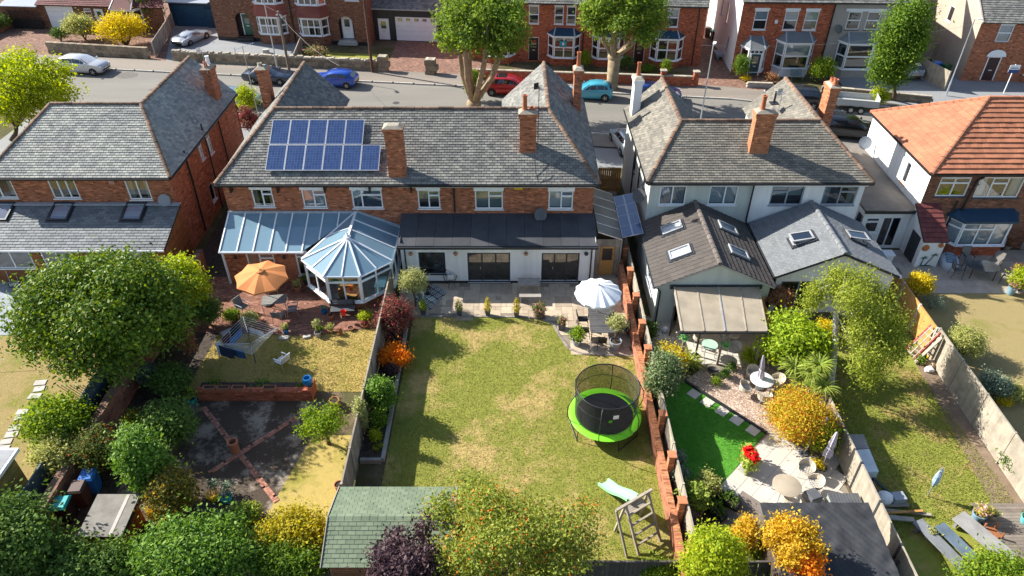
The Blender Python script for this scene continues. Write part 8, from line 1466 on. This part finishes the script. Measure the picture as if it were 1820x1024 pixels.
for lb, x, y, bm, lm in (('blue bin in the brick alley', 20.0, 77.5, BLUEB, BLUEB), ('brown bin in the brick alley', 20.5, 76.4, BROWNP, BROWNP), ('dark bin with green lid in the brick alley', 21.0, 75.3, BLACK, M('plastic_green', (.03,.4,.2), .4)), ('teal lidded bin behind the pale drive fence', 38.6, 67.9, BLACK, TEALP), ('black bin behind the pale drive fence', 39.2, 67.0, BLACK, BLACK), ('blue bin behind the pale drive fence', 39.7, 66.0, BLUEB, BLUEB), ('green bin nearest the tan gable wall', 40.3, 65.4, M('bin_green', (.02,.09,.03), .5), M('bin_green', (.02,.09,.03), .5))): WD[0] = False; bin_(lb, None, bm, lm, R(-80), p=Vector((x, y, .012)), group='street bins'); WD[0] = True
m = MB(); m.box(20.0,21.2,69.6,71.0,.3,.5); m.box(20.1,20.3,69.7,70.9,.02,.3); m.box(20.9,21.1,69.7,70.9,.02,.3); tag(m.build('alley_bench', GREYP), 'grey low bench in the brick alley', 'bench'); WD[0] = False
chair('pale blue garden bench seat before the teal door house', (26.1,64.2,.01), R(0), M('bench_sage', (.2,.27,.27), .7), GREYP, w=1.0, name='garden_bench'); WD[0] = True
# ------------------------------------------------------------------ vehicles
WD[0] = False
def paint(name, c, metal=.3):
    m, n, l, b = nodes('paint_'+name); b.inputs['Base Color'].default_value = c4(c); b.inputs['Metallic'].default_value = metal; b.inputs['Roughness'].default_value = .32; b.inputs['Coat Weight'].default_value = 1; b.inputs['Coat Roughness'].default_value = .04; return m
CGL = M('car_glass', (.012,.016,.02), .04, (.012,.016,.02), 1, spec=.9, coat=.6); LAMPR = M('tail_lamp', (.45,.01,.01), .2); LAMPW = M('head_lamp', (.7,.72,.75), .12); PLY = M('plate_yellow', (.75,.55,.05), .5); RIM = M('alloy_rim', (.42,.43,.45), .3, metal=.8); TYRE = M('tyre', (.02,.02,.021), .9); TRIM = M('trim_dark', (.025,.025,.028), .6)
SHP = {  # x, floor, belt, roof, half width, roof half width (front is +x), for a 4 m car 1.5 m high
 'hatch': [(2.0,.34,.60,.60,.66,.60),(1.93,.24,.70,.70,.78,.70),(1.65,.20,.80,.81,.85,.76),(1.05,.19,.90,.92,.87,.78),(.85,.19,.92,.97,.88,.76),(.15,.19,.95,1.40,.88,.63),(-.5,.19,.97,1.48,.88,.63),(-1.2,.19,.98,1.45,.88,.62),(-1.6,.20,.99,1.34,.87,.60),(-1.86,.24,.98,1.0,.83,.70),(-2.0,.36,.86,.86,.76,.66)],
 'suv': [(2.0,.38,.68,.68,.68,.62),(1.93,.28,.80,.80,.80,.72),(1.6,.24,.90,.92,.87,.78),(1.1,.23,.98,1.0,.88,.79),(.9,.23,.99,1.04,.89,.78),(.3,.23,1.01,1.42,.89,.66),(-.4,.23,1.02,1.5,.89,.66),(-1.3,.23,1.03,1.48,.89,.64),(-1.72,.24,1.03,1.36,.87,.62),(-1.9,.28,1.02,1.05,.84,.72),(-2.0,.40,.88,.88,.77,.68)],
 'saloon': [(2.0,.34,.58,.58,.64,.58),(1.92,.24,.68,.68,.77,.70),(1.55,.20,.80,.81,.85,.76),(.95,.19,.88,.90,.87,.78),(.75,.19,.90,.94,.88,.77),(.12,.19,.93,1.38,.88,.60),(-.35,.19,.94,1.44,.88,.60),(-.85,.19,.95,1.38,.88,.58),(-1.35,.20,.96,1.0,.86,.72),(-1.85,.24,.96,.97,.81,.72),(-2.0,.38,.80,.80,.74,.64)],
 'coupe': [(2.0,.30,.50,.50,.62,.56),(1.9,.20,.62,.62,.78,.70),(1.5,.17,.74,.76,.86,.78),(.9,.16,.80,.82,.87,.76),(.65,.16,.82,.88,.88,.74),(.05,.16,.86,1.22,.88,.56),(-.35,.16,.88,1.26,.89,.56),(-.9,.16,.90,1.14,.90,.54),(-1.4,.17,.90,.96,.88,.60),(-1.85,.22,.84,.85,.82,.66),(-2.0,.34,.70,.70,.74,.60)]}
def car(name, label, p, rz, L, Wd, H_, pm, style='hatch', roofm=None, cat='car'):
    t = T(name, label, cat, p, rz, 'cars of the street'); sx, sy, sz = L/4.0, Wd/1.76, H_/1.49; S = [(x*sx, a*sz, b*sz, c*sz, w*sy, r*sy) for x, a, b, c, w, r in SHP[style]]; V = []; n = 14
    def half(s): x, f, b, r, w, rw = s; return [(x,0,f),(x,w*.88,f),(x,w*.985,f+.14),(x,w,b-.22),(x,w*.975,b),(x,rw+.02,r-.06),(x,rw*.82,r)]
    m = MB()
    for s in S: h = half(s); V += h+[(s[0],0,s[3]+.015)]+[(q[0],-q[1],q[2]) for q in h[::-1][:-1]]
    n = len(V)//len(S); F = [(i*n+k, i*n+(k+1)%n, (i+1)*n+(k+1)%n, (i+1)*n+k) for i in range(len(S)-1) for k in range(n)]+[tuple(range(n))[::-1], tuple(range((len(S)-1)*n, len(S)*n))]; m.add(V, F); B_(m, 'body', pm, t, smooth=True)
    def lerp(a, b, f): return tuple(a[i]+(b[i]-a[i])*f for i in range(3))
    nd = lambda v, k: (v[0], v[1]+k, v[2]+.004)
    i0, i1, ir = 4, 5, len(S)-4 if style != 'saloon' else 7
    rb = 9 if style in ('hatch', 'suv') else 8
    q0, q1 = half(S[i0]), half(S[i1]); m = MB(); m.add([(q0[4][0]-.02, s*q0[5][1]*.98, q0[5][2]+.05) for s in (-1, 1)]+[(q1[4][0]+.03, s*q1[5][1]*.93, q1[5][2]+.035) for s in (1, -1)], [(0,1,2,3)]); B_(m, 'windscreen', CGL, t)
    a, b = half(S[rb-1]), half(S[rb]); m = MB(); m.add([(b[4][0]-.005, s*b[5][1]*.95, b[5][2]+.08) for s in (-1, 1)]+[(a[4][0]-.06, s*a[5][1]*.92, a[5][2]+.035) for s in (1, -1)], [(3,2,1,0)]); B_(m, 'rear_window', CGL, t)
    for s in (-1, 1):
        for j in range(i1-1, rb-1):
            a, b = half(S[j]), half(S[j+1]); lo0, hi0, lo1, hi1 = lerp(a[4], a[5], .12), lerp(a[4], a[5], .9), lerp(b[4], b[5], .12), lerp(b[4], b[5], .9)
            if j == i1-1: lo0 = lerp(lo0, lo1, .35); hi0 = lerp(lo0, hi0, .6)
            if j == rb-2 and style != 'suv': lo1 = lerp(lo0, lo1, .75); hi1 = lerp(lo1, hi1, .5)
            e = .045; lo0, hi0 = (lo0[0]-e*(j > i1-1), *lo0[1:]), (hi0[0]-e*(j > i1-1), *hi0[1:]); m = MB(); m.add([(v[0], s*(v[1]+.012), v[2]+.003) for v in (lo0, lo1, hi1, hi0)], [(0,1,2,3)]); B_(m, 'side_window', CGL, t)
        w = S[3][4]; m = MB(); m.cbox(S[4][0]-.12, s*(w+.1), S[4][2]+.02, .12, .2, .14); B_(m, 'mirror', pm, t, bev=.03)
        m = MB(); m.cbox(S[1][0]-.1, s*S[1][4]*.76, S[1][2]-.16, .28, .3*sy, .14, -.25*s); B_(m, 'headlight', LAMPW, t, bev=.02); m = MB(); m.cbox(S[-2][0]+.06, s*S[-2][4]*.84, S[-2][2]-.28, .22, .22, .2); B_(m, 'tail_light', LAMPR, t, bev=.02)
        for xw in (S[2][0]-.38*sx, S[-3][0]+.28*sx):
            wr = .32*max(.95, sz); y = s*(S[5][4]-.11); m = MB(); m.tube([(xw,y-.11,wr),(xw,y+.11,wr)], wr+.055, 18); B_(m, 'wheel_arch', TRIM, t); m = MB(); m.tube([(xw,y-.125,wr),(xw,y+.125,wr)], wr, 18); wl = B_(m, 'wheel', TYRE, t); m = MB(); yo = y+s*.13
            for k in range(5): a = 2*math.pi*k/5; m.beam((xw,yo,wr),(xw+wr*.62*math.cos(a),yo,wr+wr*.62*math.sin(a)), .06, .02, (0,1,0))
            m.tube([(xw,yo-.012,wr),(xw,yo+.008,wr)], wr*.16, 10); B_(m, 'rim', RIM, wl)
    m = MB(); m.box(S[0][0]-.1, S[0][0]+.012, -S[0][4]*.8, S[0][4]*.8, S[0][1]+.02, S[0][1]+.14); B_(m, 'front_bumper', TRIM, t); m = MB(); m.box(S[0][0]-.08, S[0][0]+.008, -S[0][4]*.5, S[0][4]*.5, S[0][2]-.12, S[0][2]-.03); B_(m, 'grille', TRIM, t); m = MB(); m.box(S[-1][0]-.012, S[-1][0]+.1, -S[-1][4]*.8, S[-1][4]*.8, S[-1][1]+.0, S[-1][1]+.14); B_(m, 'rear_bumper', TRIM, t)
    m = MB(); m.box(S[-1][0]-.018, S[-1][0], -.26, .26, S[-1][1]+.2, S[-1][1]+.31); B_(m, 'number_plate', PLY, t); m = MB(); m.box(S[0][0], S[0][0]+.018, -.26, .26, S[0][1]+.14, S[0][1]+.25); B_(m, 'number_plate', WHITE, t)
    if roofm: m = MB(); a, b = S[6], S[7]; m.box(b[0]+.2, a[0]+.1, -a[5]*.75, a[5]*.75, a[3]-.02, a[3]+.022); B_(m, 'sunroof', roofm, t)
    return t
sl_ = R(-7)
car('crossover_car', 'silver crossover car parked by the far stone wall', (-40.2,66.35,.004), sl_, 4.4, 1.8, 1.57, paint('silver', (.52,.53,.55)), 'suv'); car('sports_coupe', 'silver sports coupe before the navy garage', (-33.3,75.2,.012), R(68), 4.3, 1.8, 1.3, paint('pewter', (.36,.38,.42)), 'coupe')
car('saloon_car', 'dark blue saloon parked below the jagged stone wall', (-22.2,63.95,.004), sl_, 4.6, 1.8, 1.44, paint('midnight', (.02,.032,.06)), 'saloon'); car('estate_car', 'pale blue car on the near side of the street behind the chimney', (-23.6,58.6,.004), sl_, 4.3, 1.76, 1.5, paint('ice_blue', (.25,.36,.42)), 'hatch')
car('hatchback', 'bright blue hatchback parked at the far kerb', (-16.1,63.1,.004), sl_+math.pi, 4.25, 1.76, 1.42, paint('blue', (.01,.07,.42)), 'hatch'); car('red_suv', 'red car with glass roof parked below the multi-stemmed plane', (-.1,61.15,.004), sl_, 4.4, 1.82, 1.6, paint('red', (.45,.012,.015)), 'suv', CGL)
car('city_car', 'small turquoise hatchback beside the plane trunk', (6.9,60.2,.004), sl_+math.pi, 3.7, 1.68, 1.5, paint('turquoise', (.05,.33,.45), .1), 'hatch'); car('hatchback', 'dark blue hatchback half hidden by the white chimney', (12.6,59.7,.004), sl_, 4.1, 1.75, 1.48, paint('royal', (.012,.045,.22)), 'hatch')
car('hatchback', 'silver hatchback parked nose in beside the beige house', (36.6,66.0,.01), R(98), 4.2, 1.76, 1.48, paint('lightgrey', (.45,.47,.53)), 'hatch'); car('black_suv', 'black car standing on the drive by the white gable', (26.4,52.4,.01), R(-14), 4.6, 1.85, 1.62, paint('black', (.01,.01,.011)), 'suv'); car('pickup', 'dark pickup in front of the grey tipping trailer', (23.9,58.6,.004), R(-10)+math.pi, 4.6, 1.82, 1.65, paint('charcoal', (.02,.022,.025)), 'suv')
car('hatchback', 'pale blue car on the forecourt behind the timber gate', (8.7,50.4,.01), R(100), 4.0, 1.7, 1.48, paint('powder', (.40,.47,.52)), 'hatch')
t = T('tipping_trailer', 'grey twin axle tipping trailer parked in the street', 'trailer', (28.9,57.6,.004), R(-13)); m = MB()
for b in ((-1.7,1.7,-.85,.85,.62,.68),(-1.7,1.7,-.85,-.8,.68,1.15),(-1.7,1.7,.8,.85,.68,1.15),(-1.7,-1.65,-.8,.8,.68,1.15),(1.65,1.7,-.8,.8,.68,1.35)): m.box(*b)
B_(m, 'body', M('trailer_grey', (.42,.43,.42), .6, (.36,.37,.36), 2), t); m = MB(); m.box(-1.6,1.6,-.5,.5,.45,.62); m.beam((1.6,0,.5),(2.8,0,.5), .1); B_(m, 'chassis', STEEL, t)
for x in (-.4,.4):
    for s in (-1,1): m = MB(); m.tube([(x,s*.78,.3),(x,s*.98,.3)], .3, 16); wl = B_(m, 'wheel', TYRE, t); m = MB(); m.tube([(x,s*.985,.3),(x,s*1.0,.3)], .17, 12); B_(m, 'rim', RIM, wl)
WD[0] = True
# ------------------------------------------------------------------ street furniture
def lamp_post(label, b, h, arm=(.7,-.3), wood=False):
    t = T('street_lamp', label, 'lamp', (*b, .1)); m = MB(); x, y = b; m.tube([(x,y,.1),(x,y,1.2),(x,y,1.25),(x,y,h)], [.08,.08,.055,.04], 8); B_(m, 'post', STEEL, t, smooth=True); m = MB(); a = Vector((arm[0], arm[1], .08)); p = Vector((x,y,h)); m.tube([p, p+a*.5], .03, 6); m.beam(p+a*.4, p+a, .22, .08); B_(m, 'lamp_head', WHITE, t); return t
lamp_post('grey street lamp before the brown brick semi', (-22.3,67.0), 8.3, (.3,-.8)); lamp_post('white headed street lamp behind the pale slate wing', (14.9,53.2), 6.9, (.25,.5)); lamp_post('tall grey street lamp by the tan house drive', (38.2,60.6), 6.6, (.5,-.2))
def pole(label, b, h, bracket=True, m_=None):
    t = T('telegraph_pole', label, 'pole', (*b, .1)); x, y = b; m = MB(); m.tube([(x,y,.1),(x,y,h)], [.14,.1], 8); B_(m, 'post', m_ or M('pole_wood', (.2,.16,.12), .9), t, smooth=True); m = MB(); m.box(x-.25,x+.25,y-.06,y+.06,h-.4,h-.3); m.box(x-.06,x+.06,y-.2,y+.2,h-.8,h-.5); B_(m, 'bracket', STEEL, t)
    return t
pole('weathered telegraph pole behind the left wing roof', (-21.0,66.3), 5.6); pole('brown pole beside the stone gate pier', (-13.1,66.0), 8.5, m_=M('pole_brown', (.11,.05,.03), .7))
for lb, a, b, sag in (('overhead wire crossing the top left of the street', (-31,75,8.5), (-21,66.3,5.5), .5), ('overhead wire from the telegraph pole to the block drive', (-21,66.3,5.5), (-13.1,66,8.2), .4), ('overhead wire running to the corner house', (14,53.5,6.8), (41.5,64,5.4), .8), ('overhead wire from the telegraph pole to the middle house', (-21,66.3,5.4), (-11.5,47,7.6), .5)):
    a, b = Vector(a), Vector(b); m = MB(); m.tube([a.lerp(b, i/8)-Vector((0,0,sag*4*(i/8)*(1-i/8))) for i in range(9)], .009, 4); tag(m.build('overhead_wire', M('wire_grey', (.3,.3,.29), .7)), lb, 'wire')
t = T('sale_board', 'blue and white agent board on a post before the corner house', 'sign', (43.4,60.9,.1)); m = MB(); m.beam((43.4,60.9,.1),(43.4,60.9,2.7), .06); B_(m, 'post', WHITE, t); m = MB(); m.box(42.95,43.85,60.84,60.86,1.95,2.65); b = B_(m, 'board', WHITE, t); m = MB(); m.box(42.95,43.85,60.83,60.838,1.95,2.25); m.box(43.05,43.75,60.83,60.838,2.35,2.42); B_(m, 'print', M('sign_blue', (.02,.06,.22), .5), b)
for i, (x, y) in enumerate(((-10,59),(4,56.5),(-27,62),(17,58))): m = MB(); m.lathe([(.3,0),(.3,.008),(.01,.009)], (x,y,.004), 14); tag(m.build('manhole_cover', M('iron_cover', (.07,.065,.06), .7)), ('round iron cover in the road before the jagged wall', 'round iron cover in the road by the red car', 'round iron cover in the road beside the dark saloon', 'round iron cover in the road near the brick alley')[i], 'cover')
box_thing('garden_planter', 'stone planter on the concrete forecourt', 'planter', CONC, [(-24.6,71.5,.012,.6,.4,.4,.2)])
